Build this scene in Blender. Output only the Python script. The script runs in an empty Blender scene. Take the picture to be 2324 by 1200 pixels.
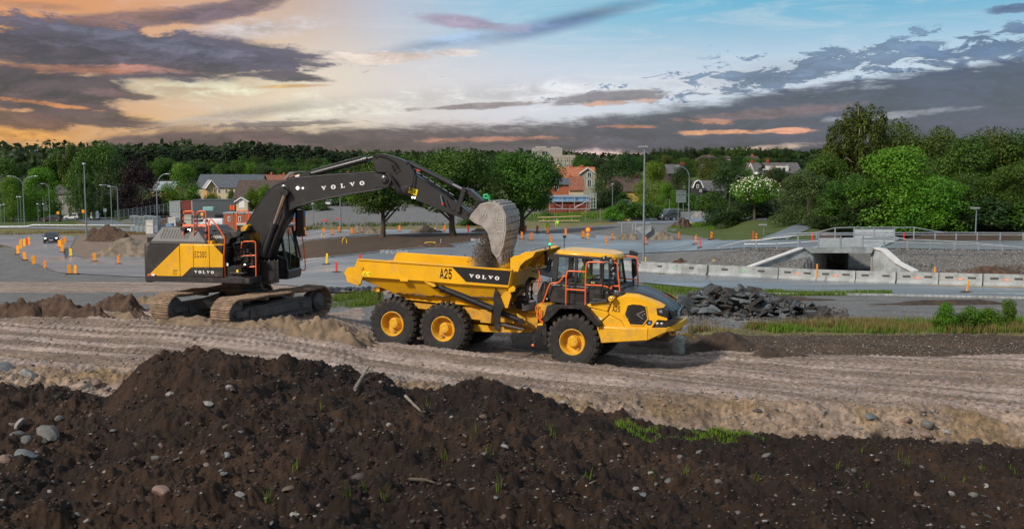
import bpy,bmesh,math,random
import numpy as np
from mathutils import Vector,Matrix,Euler
# ------------ camera, world, sun, exposure
random.seed(7)
SC=bpy.context.scene
COL=SC.collection
F,CX,CY,HC=2350.0,1162.0,600.0,5.8
PITCH=math.atan(210/F)
cam_d=bpy.data.cameras.new('camera')
cam=bpy.data.objects.new('camera',cam_d)
COL.objects.link(cam)
cam.location=(0,0,HC)
cam.rotation_euler=(math.pi/2-PITCH,0,0)
cam_d.sensor_width=36
cam_d.lens=36*F/2324
cam_d.clip_start=0.1
cam_d.clip_end=9000
SC.camera=cam
SC.view_settings.view_transform='Standard'
SC.view_settings.look='None'
SC.view_settings.gamma=1
SC.view_settings.exposure=0.3
SC.render.resolution_x=1024
SC.render.resolution_y=528
SUN_EL,SUN_AZ=math.radians(37),math.radians(-131)
sl=bpy.data.lights.new('sun','SUN')
sl.energy=3.2
sl.angle=math.radians(6)
sl.color=(1.0,0.90,0.78)
sun=bpy.data.objects.new('sun',sl)
COL.objects.link(sun)
sdir=Vector((math.sin(SUN_AZ)*math.cos(SUN_EL),math.cos(SUN_AZ)*math.cos(SUN_EL),math.sin(SUN_EL)))
sun.rotation_euler=sdir.to_track_quat('Z','Y').to_euler()
sun.location=sdir*200
def lin(c):
 return tuple(((v/255)/12.92 if v/255<=0.04045 else((v/255+0.055)/1.055)**2.4)for v in c)
 # ---- node helper
class NG:
 def __init__(s,tree):s.t=tree;s.n=tree.nodes;s.l=tree.links
 def new(s,k,**kw):
  n=s.n.new(k)
  for a,b in kw.items():setattr(n,a,b)
  return n
 def put(s,sock,v):
  if isinstance(v,bpy.types.NodeSocket):s.l.new(v,sock)
  else:sock.default_value=v
 def m(s,op,a,b=None,c=None,clamp=False):
  n=s.new('ShaderNodeMath',operation=op);n.use_clamp=clamp
  s.put(n.inputs[0],a)
  if b is not None:s.put(n.inputs[1],b)
  if c is not None:s.put(n.inputs[2],c)
  return n.outputs[0]
 def mix(s,f,a,b,mode='MIX'):
  n=s.new('ShaderNodeMix',data_type='RGBA',blend_type=mode)
  s.put(n.inputs[0],f)
  s.put(n.inputs[6],a if isinstance(a,bpy.types.NodeSocket)else(*a,1))
  s.put(n.inputs[7],b if isinstance(b,bpy.types.NodeSocket)else(*b,1))
  return n.outputs[2]
 def noise(s,vec,scale,detail=4,rough=0.55,dist=0.0,out=0):
  n=s.new('ShaderNodeTexNoise')
  if vec is not None:s.l.new(vec,n.inputs['Vector'])
  n.inputs['Scale'].default_value=scale;n.inputs['Detail'].default_value=detail
  n.inputs['Roughness'].default_value=rough;n.inputs['Distortion'].default_value=dist
  return n.outputs[out]
 def ramp(s,f,stops,interp='LINEAR'):
  n=s.new('ShaderNodeValToRGB');s.put(n.inputs[0],f)
  e=n.color_ramp.elements;n.color_ramp.interpolation=interp
  while len(e)<len(stops):e.new(0.5)
  for q,(p,c)in zip(e,stops):
   q.position=p;q.color=(*c,1)if len(c)==3 else c
  return n.outputs[0]
 def comb(s,x,y,z):
  n=s.new('ShaderNodeCombineXYZ')
  for i,v in enumerate((x,y,z)):s.put(n.inputs[i],v)
  return n.outputs[0]
 def smooth(s,x,a,b):
  n=s.new('ShaderNodeMapRange',interpolation_type='SMOOTHSTEP')
  s.put(n.inputs[0],x);n.inputs[1].default_value=a;n.inputs[2].default_value=b
  return n.outputs[0]
  # ---- sky: daylight sky model under a sunset cloud cover given by compass direction and height
W=bpy.data.worlds.new('World')
SC.world=W
W.use_nodes=True
W.node_tree.nodes.clear()
g=NG(W.node_tree)
tc=g.new('ShaderNodeTexCoord')
sep=g.new('ShaderNodeSeparateXYZ');g.l.new(tc.outputs['Generated'],sep.inputs[0])
az=g.m('ARCTAN2',sep.outputs[0],sep.outputs[1])
el=g.m('ARCSINE',sep.outputs[2])
U=g.m('MULTIPLY',az,1000.0)
V=g.m('MULTIPLY',el,1000.0)
def UV(px,py):
 a=(px-CX)/F;b=-(py-CY)/F
 d=Vector((a,math.cos(PITCH)+b*math.sin(PITCH),-math.sin(PITCH)+b*math.cos(PITCH)))
 return 1000*math.atan2(d.x,d.y),1000*math.asin(d.z/d.length)
nv=g.comb(g.m('MULTIPLY',az,1.0),g.m('MULTIPLY',el,3.2),3.7)
nA=g.noise(nv,3.2,7,0.6)
nB=g.noise(nv,9.0,9,0.66,0.9)
nD=g.noise(nv,30.0,7,0.7,0.6)
nv2=g.comb(g.m('MULTIPLY',az,1.0),g.m('MULTIPLY',el,7.5),9.1)
nC=g.noise(nv2,8.0,9,0.66,0.9)
NA=g.m('SUBTRACT',nA,0.5);NB=g.m('SUBTRACT',nB,0.5);NCc=g.m('SUBTRACT',nC,0.5);ND=g.m('SUBTRACT',nD,0.5)
fx=g.smooth(U,-480,330)
top=g.ramp(fx,[(0,lin((222,144,76))),(.22,lin((208,166,132))),(.42,lin((184,190,204))),(.6,lin((150,192,216))),(.8,lin((112,182,210))),(1,lin((92,172,204)))])
mid=g.ramp(fx,[(0,lin((214,154,98))),(.25,lin((232,212,184))),(.45,lin((216,208,206))),(.7,lin((206,210,222))),(1,lin((196,210,226)))])
low=g.ramp(fx,[(0,lin((206,148,78))),(.2,lin((200,160,112))),(.5,lin((206,184,166))),(.62,lin((218,190,184))),(1,lin((170,160,160)))])
Vn=g.m('ADD',V,g.m('MULTIPLY',NCc,34.0))
c=g.mix(g.smooth(Vn,0,62),low,mid)
c=g.mix(g.smooth(Vn,78,162),c,top)
c=g.mix(g.m('MULTIPLY',g.smooth(NCc,-.05,.28),.38),c,lin((236,228,226)))
c=g.mix(g.m('MULTIPLY',g.smooth(NA,.02,.3),.28),c,lin((150,160,178)))
hi=g.ramp(nA,[(.35,lin((120,150,180))),(.5,lin((170,180,192))),(.7,lin((205,205,208)))])
c=g.mix(g.smooth(V,190,420),c,hi)
TONE=g.smooth(g.m('ADD',g.m('MULTIPLY',NB,.8),g.m('ADD',g.m('MULTIPLY',ND,.9),g.m('MULTIPLY',NCc,.5))),-.2,.24)
def blob(c,px,py,rx,ry,ang,col,op=1.0,soft=.5,nz=1.0,ns=None,brk=0.0):
 u0,v0=UV(px,py)
 k=1000/F
 ca,sa=math.cos(math.radians(ang)),math.sin(math.radians(ang))
 du=g.m('SUBTRACT',U,u0);dv=g.m('SUBTRACT',V,v0)
 x=g.m('ADD',g.m('MULTIPLY',du,ca/(rx*k)),g.m('MULTIPLY',dv,sa/(rx*k)))
 y=g.m('ADD',g.m('MULTIPLY',du,-sa/(ry*k)),g.m('MULTIPLY',dv,ca/(ry*k)))
 d=g.m('SQRT',g.m('ADD',g.m('MULTIPLY',x,x),g.m('MULTIPLY',y,y)))
 n=g.m('ADD',g.m('ADD',g.m('MULTIPLY',NB,3.0*nz),g.m('MULTIPLY',ND,2.2*nz+9.0*brk)),g.m('MULTIPLY',NCc if ns is None else ns,2.4*nz))
 f=g.m('ADD',g.m('SUBTRACT',1.0-.45*brk,d if not brk else g.m('MULTIPLY',d,.7)),n)
 mk=g.m('MULTIPLY',g.smooth(f,0.0,soft),op)
 cc=g.mix(TONE,tuple(v*.52 for v in col),tuple(min(1,v*1.42+.010)for v in col))
 return g.mix(mk,c,cc),mk
def add(*a,**k):
 global c
 c,m_=blob(c,*a,**k)
add(420,198,360,50,3,lin((252,226,188)),.9,.9,.3)
add(760,245,420,46,4,lin((226,216,200)),.6,1.0,.3)
add(1150,215,420,46,2,lin((228,216,214)),.6,1.0,.3)
add(1700,170,420,42,6,lin((214,214,226)),.6,1.0,.3)
add(560,70,200,34,8,lin((196,198,210)),.6,1.0,.3)
add(70,300,170,30,2,lin((226,152,66)),.9,.8,.5)
add(250,266,130,15,0,lin((250,184,96)),.8,.7,.6)
add(1350,345,130,22,0,lin((222,190,182)),.9,.8,.3)
add(60,60,260,26,4,lin((232,172,110)),.6,.9,.5)
add(290,46,330,24,7,lin((128,92,88)),.88,.55,.5)
add(520,20,210,24,13,lin((112,88,96)),.88,.55,.5)
add(120,54,140,14,-4,lin((140,98,84)),.7,.6,.6)
add(90,14,120,12,0,lin((170,124,92)),.6,.7,.7)
add(1290,48,310,27,13,lin((78,98,138)),.85,1.0,.22)
add(1010,96,260,24,10,lin((142,168,200)),.75,1.0,.22)
add(1060,52,130,17,-6,lin((150,128,150)),.8,.7,.6)
add(240,126,450,54,-3,lin((78,60,70)),.99,.38,.34)
add(330,100,330,26,-6,lin((84,72,88)),.9,.4,.5,brk=.15)
add(540,118,250,34,-7,lin((84,72,90)),.95,.42,.45)
add(330,92,240,14,-8,lin((96,90,108)),.85,.4,.6)
add(90,158,260,13,2,lin((176,108,78)),.85,.55,.45)
add(340,158,150,7,-2,lin((168,118,104)),.6,.6,.5)
add(70,202,255,52,-3,lin((70,48,54)),.99,.34,.36)
add(150,250,215,32,-10,lin((88,63,66)),.97,.4,.5)
add(50,272,130,22,-8,lin((96,62,56)),.92,.42,.55)
add(295,218,95,12,-4,lin((104,74,74)),.9,.45,.6)
add(90,234,120,6,-6,lin((226,140,72)),.7,.5,.7)
add(665,176,112,17,-4,lin((86,68,78)),.95,.42,.5)
add(672,195,120,7,3,lin((250,184,108)),.85,.6,.5)
add(880,130,130,16,3,lin((240,200,184)),.8,.45,.8)
add(1020,120,60,9,0,lin((236,204,194)),.7,.5,1.0)
add(560,258,280,20,9,lin((158,148,142)),.6,.9,.3)
add(1960,135,360,30,6,lin((88,112,144)),.9,.4,.5,brk=.5)
add(1790,180,210,15,8,lin((96,114,142)),.9,.4,.5,brk=.4)
add(2270,112,150,24,8,lin((78,100,134)),.9,.4,.5,brk=.35)
add(2310,18,70,12,3,lin((80,102,138)),.95,.45,.6)
add(1390,222,130,15,4,lin((112,102,108)),.9,.45,.7)
add(1400,234,90,7,2,lin((206,158,130)),.7,.5,.8)
add(1070,242,150,9,3,lin((132,114,116)),.85,.45,.8)
add(660,282,200,7,2,lin((120,108,110)),.8,.5,.9)
tb=[(0,352),(140,346),(225,308),(420,284),(700,278),(1000,276),(1180,280),(1330,268),(1500,242),(1700,212),(1960,176),(2324,132),(2700,100),(3300,70)]
us=[UV(a,b)for a,b in tb]
u_lo,u_hi=us[0][0],us[-1][0]
edge=g.ramp(g.m('DIVIDE',g.m('SUBTRACT',U,u_lo),u_hi-u_lo,clamp=True),[((a-u_lo)/(u_hi-u_lo),(b/200,)*3)for a,b in us],'B_SPLINE')
dV=g.m('SUBTRACT',g.m('MULTIPLY',edge,200.0),V)
rag=g.m('ADD',g.m('ADD',g.m('MULTIPLY',NB,30.0),g.m('MULTIPLY',ND,12.0)),g.m('MULTIPLY',NCc,34.0))
mk=g.smooth(g.m('ADD',dV,rag),-4,9)
mk=g.m('MULTIPLY',mk,.97)
bx=g.smooth(U,-300,420)
bank=g.ramp(bx,[(0,lin((92,70,72))),(.35,lin((84,72,80))),(.6,lin((66,64,82))),(1,lin((46,52,78)))])
bank=g.mix(TONE,g.mix(1.0,bank,(.46,.48,.58),'MULTIPLY'),g.mix(1.0,bank,(1.36,1.30,1.36),'MULTIPLY'))
streak=g.m('MULTIPLY',g.smooth(NCc,.06,.16),g.smooth(g.m('ADD',dV,g.m('MULTIPLY',NA,40.0)),18,40))
streak=g.m('MULTIPLY',streak,g.m('SUBTRACT',1.0,g.smooth(U,120,360)))
bank=g.mix(g.m('MULTIPLY',streak,.55),bank,lin((196,130,100)))
c=g.mix(mk,c,bank)
add(1600,276,90,7,-3,lin((226,146,104)),.8,.6,.9)
add(1625,300,130,7,1,lin((232,156,112)),.85,.6,.9)
add(1790,296,46,7,0,lin((224,150,118)),.8,.6,.9)
add(1430,288,70,6,0,lin((206,130,92)),.7,.6,.9)
add(2020,262,170,8,4,lin((140,142,154)),.6,.6,.8)
add(1120,316,240,8,1,lin((196,132,106)),.6,.6,.8)
add(1700,262,260,14,5,lin((116,88,92)),.6,.6,.7)
add(1340,352,160,15,0,lin((214,184,178)),.85,.9,.5)
add(1720,338,150,9,4,lin((196,170,150)),.8,.8,.6)
add(40,326,170,12,0,lin((190,140,86)),.7,.9,.8)
c=g.mix(g.smooth(V,-2,-60),c,lin((90,88,84)))
sky=g.new('ShaderNodeTexSky');sky.sky_type='NISHITA';sky.sun_disc=False
sky.sun_elevation=SUN_EL;sky.sun_rotation=SUN_AZ
b1=g.new('ShaderNodeBackground');g.l.new(sky.outputs[0],b1.inputs[0]);b1.inputs[1].default_value=0.012
b2=g.new('ShaderNodeBackground');g.l.new(c,b2.inputs[0]);b2.inputs[1].default_value=0.76
ad=g.new('ShaderNodeAddShader');g.l.new(b1.outputs[0],ad.inputs[0]);g.l.new(b2.outputs[0],ad.inputs[1])
wo=g.new('ShaderNodeOutputWorld');g.l.new(ad.outputs[0],wo.inputs[0])
W.cycles.sampling_method='MANUAL';W.cycles.sample_map_resolution=512
# ------------ view geometry: pixel of the photo -> point in the place
def ray(px,py):
 a=(px-CX)/F;b=-(py-CY)/F
 return Vector((a,math.cos(PITCH)+b*math.sin(PITCH),-math.sin(PITCH)+b*math.cos(PITCH)))
CAMP=Vector((0,0,HC))
def P(px,py,Y):
 d=ray(px,py);return CAMP+d*(Y/d.y)
def pxm(D):return F/D
# ------------ materials
MATS={}
def mat(name,col,rough=.6,metal=0.0,var=.15,vs=3.0,bump=0.0,bs=40.0,dirt=None,dirt_amt=0.0,coat=0.0,spec=.5,mud=0.0,col2=None,trans=0.0,emit=None):
 if name in MATS:return MATS[name]
 m=bpy.data.materials.new(name);m.use_nodes=True
 t=m.node_tree;t.nodes.clear();g=NG(t)
 tc=g.new('ShaderNodeTexCoord').outputs['Object']
 bs_=g.new('ShaderNodeBsdfPrincipled')
 c2=col2 if col2 else tuple(v*(1-var)for v in col)
 c1=tuple(min(1,v*(1+var*.6))for v in col)if not col2 else col
 n1=g.noise(tc,vs,5,.6)
 c=g.mix(g.smooth(n1,.35,.65),c2,c1)
 if dirt_amt>0:
  n2=g.noise(tc,vs*.7+1.3,8,.7)
  f=g.m('MULTIPLY',g.smooth(n2,.5,.72),dirt_amt)
  if mud>0:
   sz=g.new('ShaderNodeSeparateXYZ');g.l.new(tc,sz.inputs[0])
   low_=g.m('SUBTRACT',1.0,g.smooth(sz.outputs[2],.5,2.3))
   n4_=g.noise(tc,5.5,9,.72)
   f=g.m('MAXIMUM',f,g.m('MULTIPLY',g.m('MULTIPLY',low_,g.smooth(n4_,.38,.66)),mud))
  c=g.mix(f,c,dirt or(.12,.09,.065))
  g.put(bs_.inputs['Roughness'],g.m('ADD',rough,g.m('MULTIPLY',f,.5),clamp=True))
 else:
  g.put(bs_.inputs['Roughness'],g.m('ADD',rough-.06,g.m('MULTIPLY',n1,.12),clamp=True))
 g.put(bs_.inputs['Base Color'],c)
 bs_.inputs['Metallic'].default_value=metal
 bs_.inputs['Specular IOR Level'].default_value=spec
 bs_.inputs['Coat Weight'].default_value=coat
 bs_.inputs['Coat Roughness'].default_value=.12
 if emit:
  bs_.inputs['Emission Color'].default_value=(*emit[0],1);bs_.inputs['Emission Strength'].default_value=emit[1]
 if bump>0:
  b=g.new('ShaderNodeBump');b.inputs['Strength'].default_value=bump;b.inputs['Distance'].default_value=.02
  g.put(b.inputs['Height'],g.noise(tc,bs,6,.6));g.l.new(b.outputs[0],bs_.inputs['Normal'])
 o=g.new('ShaderNodeOutputMaterial');g.l.new(bs_.outputs[0],o.inputs[0])
 MATS[name]=m
 return m
def glass_mat(name,tint=(.55,.62,.6),alpha=.35):
 if name in MATS:return MATS[name]
 m=bpy.data.materials.new(name);m.use_nodes=True
 t=m.node_tree;t.nodes.clear();g=NG(t)
 tr=g.new('ShaderNodeBsdfTransparent');tr.inputs[0].default_value=(*tint,1)
 gl=g.new('ShaderNodeBsdfGlossy');gl.inputs['Roughness'].default_value=.04;gl.inputs[0].default_value=(.9,.95,1,1)
 fr=g.new('ShaderNodeFresnel');fr.inputs[0].default_value=1.45
 f=g.m('ADD',g.m('MULTIPLY',fr.outputs[0],.9),alpha*.25,clamp=True)
 mx=g.new('ShaderNodeMixShader');g.put(mx.inputs[0],f)
 g.l.new(tr.outputs[0],mx.inputs[1]);g.l.new(gl.outputs[0],mx.inputs[2])
 o=g.new('ShaderNodeOutputMaterial');g.l.new(mx.outputs[0],o.inputs[0])
 MATS[name]=m
 return m
 # ------------ mesh builder
class MB:
 def __init__(s):s.v=[];s.f=[];s.mi=[];s.cur=0
 def add(s,vs,fs):
  o=len(s.v);s.v+=[tuple(q)for q in vs]
  for f in fs:s.f.append(tuple(i+o for i in f));s.mi.append(s.cur)
  return s
 def box(s,c,d,rot=None):
  x,y,z=d[0]/2,d[1]/2,d[2]/2
  vs=[Vector((a,b,e))for a in(-x,x)for b in(-y,y)for e in(-z,z)]
  if rot is not None:vs=[rot@v for v in vs]
  vs=[v+Vector(c)for v in vs]
  return s.add(vs,[(0,1,3,2),(4,6,7,5),(0,4,5,1),(2,3,7,6),(0,2,6,4),(1,5,7,3)])
 def bb(s,x0,x1,y0,y1,z0,z1):
  return s.box(((x0+x1)/2,(y0+y1)/2,(z0+z1)/2),(abs(x1-x0),abs(y1-y0),abs(z1-z0)))
 def prism(s,poly,a,b,axis='y'):
  n=len(poly)
  def mk(p,t):
   if axis=='y':return(p[0],t,p[1])
   if axis=='x':return(t,p[0],p[1])
   return(p[0],p[1],t)
  vs=[mk(p,a)for p in poly]+[mk(p,b)for p in poly]
  fs=[tuple(range(n)),tuple(range(2*n-1,n-1,-1))]
  fs+=[(i,(i+1)%n,n+(i+1)%n,n+i)for i in range(n)]
  return s.add(vs,fs)
 def prism2(s,polyA,ya,polyB,yb):
  n=len(polyA)
  vs=[(p[0],ya,p[1])for p in polyA]+[(p[0],yb,p[1])for p in polyB]
  fs=[tuple(range(n)),tuple(range(2*n-1,n-1,-1))]
  fs+=[(i,(i+1)%n,n+(i+1)%n,n+i)for i in range(n)]
  return s.add(vs,fs)
 def tube(s,pts,r,n=8,closed=False,r2=None):
  pts=[Vector(p)for p in pts];N=len(pts);vs=[];fs=[]
  up=None
  for i,p in enumerate(pts):
   if closed:t=pts[(i+1)%N]-pts[i-1]
   else:t=pts[min(i+1,N-1)]-pts[max(i-1,0)]
   if t.length<1e-9:t=Vector((0,0,1))
   t.normalize()
   if up is None:up=Vector((0,0,1))if abs(t.z)<.9 else Vector((1,0,0))
   b=t.cross(up)
   if b.length<1e-6:b=t.cross(Vector((0,1,0)))
   b.normalize();up=b.cross(t).normalized()
   rr=r if r2 is None else r+(r2-r)*i/max(1,N-1)
   for k in range(n):
    a=2*math.pi*k/n
    vs.append(p+b*math.cos(a)*rr+up*math.sin(a)*rr)
  for i in range(N if closed else N-1):
   j=(i+1)%N
   for k in range(n):
    fs.append((i*n+k,i*n+(k+1)%n,j*n+(k+1)%n,j*n+k))
  if not closed:
   fs.append(tuple(range(n-1,-1,-1)));fs.append(tuple((N-1)*n+k for k in range(n)))
  return s.add(vs,fs)
 def cyl(s,a,b,r,r2=None,n=16):return s.tube([a,b],r,n,r2=r2)
 def lathe(s,prof,c=(0,0,0),axis='y',n=32,sgn=1,caps=True):
  vs=[];fs=[]
  for(r,h)in prof:
   for k in range(n):
    a=2*math.pi*k/n;p,q=r*math.cos(a),r*math.sin(a);h_=h*sgn
    v=(p,h_,q)if axis=='y' else((p,q,h_)if axis=='z' else(h_,p,q))
    vs.append((v[0]+c[0],v[1]+c[1],v[2]+c[2]))
  for i in range(len(prof)-1):
   for k in range(n):
    fs.append((i*n+k,i*n+(k+1)%n,(i+1)*n+(k+1)%n,(i+1)*n+k))
  if caps and prof[0][0]>1e-5:fs.append(tuple(range(n)))
  if caps and prof[-1][0]>1e-5:fs.append(tuple((len(prof)-1)*n+k for k in range(n)))
  return s.add(vs,fs)
 def ell(s,c,r,n=12,m=8,rot=None):
  vs=[];fs=[]
  for i in range(m+1):
   t=math.pi*i/m
   for k in range(n):
    a=2*math.pi*k/n
    v=Vector((r[0]*math.sin(t)*math.cos(a),r[1]*math.sin(t)*math.sin(a),r[2]*math.cos(t)))
    if rot is not None:v=rot@v
    vs.append(v+Vector(c))
  for i in range(m):
   for k in range(n):fs.append((i*n+k,i*n+(k+1)%n,(i+1)*n+(k+1)%n,(i+1)*n+k))
  return s.add(vs,fs)
 def xf(s,M):
  s.v=[tuple(M@Vector(q))for q in s.v];return s
 def build(s,name,mats,parent=None,smooth=35,bevel=0.0,fixn=True,weld=True,seg=1):
  me=bpy.data.meshes.new(name)
  me.from_pydata(s.v,[],s.f)
  if not isinstance(mats,(list,tuple)):mats=[mats]
  for m in mats:me.materials.append(m)
  if len(mats)>1:me.polygons.foreach_set('material_index',s.mi)
  if fixn or weld:
   bm=bmesh.new();bm.from_mesh(me)
   if weld:bmesh.ops.remove_doubles(bm,verts=bm.verts,dist=1e-5)
   if fixn:bmesh.ops.recalc_face_normals(bm,faces=bm.faces)
   bm.to_mesh(me);bm.free()
  if smooth:
   me.shade_smooth();me.set_sharp_from_angle(angle=math.radians(smooth))
  o=bpy.data.objects.new(name,me);COL.objects.link(o)
  if parent is not None:o.parent=parent
  if bevel>0:
   b=o.modifiers.new('bevel','BEVEL');b.width=bevel;b.segments=seg;b.limit_method='ANGLE';b.angle_limit=math.radians(40)
   b.harden_normals=False
  return o
def tag(o,label,cat,group=None):
 o['label']=label;o['category']=cat
 if group:o['group']=group
 return o
def thing(name,label,cat,loc=(0,0,0),rz=0.0,group=None):
 o=bpy.data.objects.new(name,None);COL.objects.link(o)
 o.empty_display_size=.2
 o.location=loc;o.rotation_euler=(0,0,rz)
 return tag(o,label,cat,group)
def kids(o):return[c for c in bpy.data.objects if c.parent is o]
def clone(root,loc=None,rot=None,scale=None,label=None,group=None,tree=None):
 """copy of a thing with its parts and sub-parts; tree = [(part, [subparts])]"""
 r=root.copy();COL.objects.link(r)
 for ch,subs in tree or():
  c_=ch.copy();COL.objects.link(c_);c_.parent=r
  for sb in subs:
   d_=sb.copy();COL.objects.link(d_);d_.parent=c_
 if loc is not None:r.location=loc
 if rot is not None:r.rotation_euler=rot
 if scale is not None:r.scale=scale if isinstance(scale,(tuple,Vector))else(scale,)*3
 if label:r['label']=label
 if group:r['group']=group
 return r
def arc(cx,cy,rx,ry,a0,a1,n=8):
 return[(cx+rx*math.cos(math.radians(a0+(a1-a0)*i/n)),cy+ry*math.sin(math.radians(a0+(a1-a0)*i/n)))for i in range(n+1)]
GL={'A':[[(0,0),(.38,1),(.42,1),(.8,0)],[(.13,.28),(.67,.28)]],'2':[arc(.35,.68,.35,.32,170,-20)+[(.02,.03),(.72,.03)]],'5':[[(.68,1),(.08,1),(.04,.56)]+arc(.35,.32,.35,.32,110,-165)],
'E':[[(.62,1),(0,1),(0,0),(.62,0)],[(0,.52),(.55,.52)]],'C':[arc(.35,.7,.35,.3,10,180)+arc(.35,.3,.35,.3,180,350)],'3':[arc(.33,.74,.33,.26,160,-90)+arc(.33,.26,.36,.26,90,-160)],
'0':[arc(.35,.7,.35,.3,0,180)+arc(.35,.3,.35,.3,180,360)+[(.7,.7)]],'H':[[(0,0),(0,1)],[(.8,0),(.8,1)],[(0,.5),(.8,.5)]],'Y':[[(0,1),(.42,.48),(.84,1)],[(.42,.5),(.42,0)]],
'B':[[(0,0),(0,1),(.5,1)]+arc(.5,.76,.25,.24,90,-90)+[(0,.52)],[(.5,.52)]+arc(.5,.26,.28,.26,90,-90)+[(0,0)]],'R':[[(0,0),(0,1),(.5,1)]+arc(.5,.74,.27,.26,90,-90)+[(0,.48)],[(.42,.48),(.8,0)]],
'I':[[(0,0),(0,1)]],'D':[[(0,0),(0,1),(.38,1)]+arc(.38,.5,.42,.5,90,-90)+[(0,0)]],'-':[[(0,.5),(.5,.5)]],}
ADV={'I':.22,'-':.7}
def strokes_quads(mb,pts,w,put):
 for a,b in zip(pts[:-1],pts[1:]):
  dx,dy=b[0]-a[0],b[1]-a[1];L=math.hypot(dx,dy)
  if L<1e-6:continue
  ex,ey=dx/L*w*.42,dy/L*w*.42;nx,ny=-dy/L*w/2,dx/L*w/2
  q=[(a[0]-ex+nx,a[1]-ey+ny),(b[0]+ex+nx,b[1]+ey+ny),(b[0]+ex-nx,b[1]+ey-ny),(a[0]-ex-nx,a[1]-ey-ny)]
  mb.add([put(*p)for p in q],[(0,1,2,3)])
def lettering(mb,text,org,ex,ey,h,w=.17,gap=.24,xs=1.0,shear=0.0):
 """org: lower-left corner; ex, ey: unit vectors of the panel; returns width"""
 org,ex,ey=Vector(org),Vector(ex),Vector(ey);nrm=ex.cross(ey).normalized();x=0.0;k=0
 for ch in text:
  if ch in GL:
   for st in GL[ch]:
    k+=1
    def put(a,b,x=x,k=k):return org+ex*((x+a*xs+b*shear)*h)+ey*(b*h)+nrm*(.0006*(k%3))
    strokes_quads(mb,st,w,put)
  x+=ADV.get(ch,.8)*xs+gap
 return x*h
def slab(mb,text,org,ex,ey,h,pitch=1.5,xs=1.25):
 org,ex,ey=Vector(org),Vector(ex),Vector(ey);nrm=ex.cross(ey).normalized();x=0.0
 for ch in text:
  def put(a,b,x=x,e=0.0):return org+ex*((x+a*xs)*h)+ey*(b*h)+nrm*e
  if ch=='V':
   mb.add([put(.0,1),put(.38,1),put(.62,.3),put(.5,0)],[(0,1,2,3)])
   mb.add([put(.5,0),put(.54,.34),put(.80,1),put(1.0,1)],[(0,1,2,3)])
   mb.add([put(-.04,.88,e=.001),put(.44,.88,e=.001),put(.44,1,e=.001),put(-.04,1,e=.001)],[(0,1,2,3)])
   mb.add([put(.66,.88,e=.001),put(1.06,.88,e=.001),put(1.06,1,e=.001),put(.66,1,e=.001)],[(0,1,2,3)])
  elif ch=='L':
   mb.add([put(.14,0),put(.42,0),put(.42,1),put(.14,1)],[(0,1,2,3)])
   mb.add([put(0,.88,e=.001),put(.56,.88,e=.001),put(.56,1,e=.001),put(0,1,e=.001)],[(0,1,2,3)])
   mb.add([put(0,0,e=.001),put(.92,0,e=.001),put(.92,.13,e=.001),put(0,.13,e=.001)],[(0,1,2,3)])
   mb.add([put(.8,0,e=.0015),put(.92,0,e=.0015),put(.92,.38,e=.0015),put(.82,.34,e=.0015)],[(0,1,2,3)])
  elif ch=='O':
   o_=arc(.5,.5,.52,.52,0,360,20);i_=arc(.5,.5,.19,.34,0,360,20)
   for q in range(20):mb.add([put(*o_[q]),put(*o_[q+1]),put(*i_[q+1]),put(*i_[q])],[(0,1,2,3)])
  x+=pitch
 return x*h
 # ------------ ground: one sheet, heights surveyed along bearings
_rng=np.random.RandomState(3)
_perm=_rng.permutation(512);_perm=np.concatenate([_perm,_perm,_perm])
_gr=_rng.rand(512)*2*np.pi
def pnoise(x,y):
 xi=np.floor(x).astype(int);yi=np.floor(y).astype(int);xf=x-xi;yf=y-yi
 u=xf*xf*xf*(xf*(xf*6-15)+10);v=yf*yf*yf*(yf*(yf*6-15)+10)
 def gd(i,j,a,b):
  h=_gr[_perm[(_perm[i&511]+j)&511]]
  return np.cos(h)*a+np.sin(h)*b
 n00=gd(xi,yi,xf,yf);n10=gd(xi+1,yi,xf-1,yf);n01=gd(xi,yi+1,xf,yf-1);n11=gd(xi+1,yi+1,xf-1,yf-1)
 return(n00*(1-u)+n10*u)*(1-v)+(n01*(1-u)+n11*u)*v
def fbm(x,y,o=4,gain=.5,ridge=False):
 s=0;a=1;f=1
 for i in range(o):
  n=pnoise(x*f+17.3*i,y*f+5.1*i)
  if ridge:n=.5-np.abs(n)*1.6
  s=s+a*n;a*=gain;f*=2.03
 return s
def sst(x,a,b):
 t=np.clip((x-a)/(b-a),0,1);return t*t*(3-2*t)
FARL=[(50,-.5),(60,-1.3),(85,-2.9),(107,-3.7),(138,-3.75),(228,-5.1),(300,-3.5),(380,3.0),(600,10),(1000,12),(5000,12)]
FARM=[(45,-.5),(60,-1.5),(80,-2.1),(110,-2.1),(150,-2.4),(230,-3.0),(300,-2.4),(400,1.5),(600,8),(1000,12),(5000,12)]
FARR=[(45,-.45),(60,-1.4),(76,-2.15),(81,-2.3),(95,-2.0),(130,-1.9),(161,-1.75),(230,-2.3),(300,0),(400,4),(600,9),(1000,12),(5000,12)]
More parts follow.
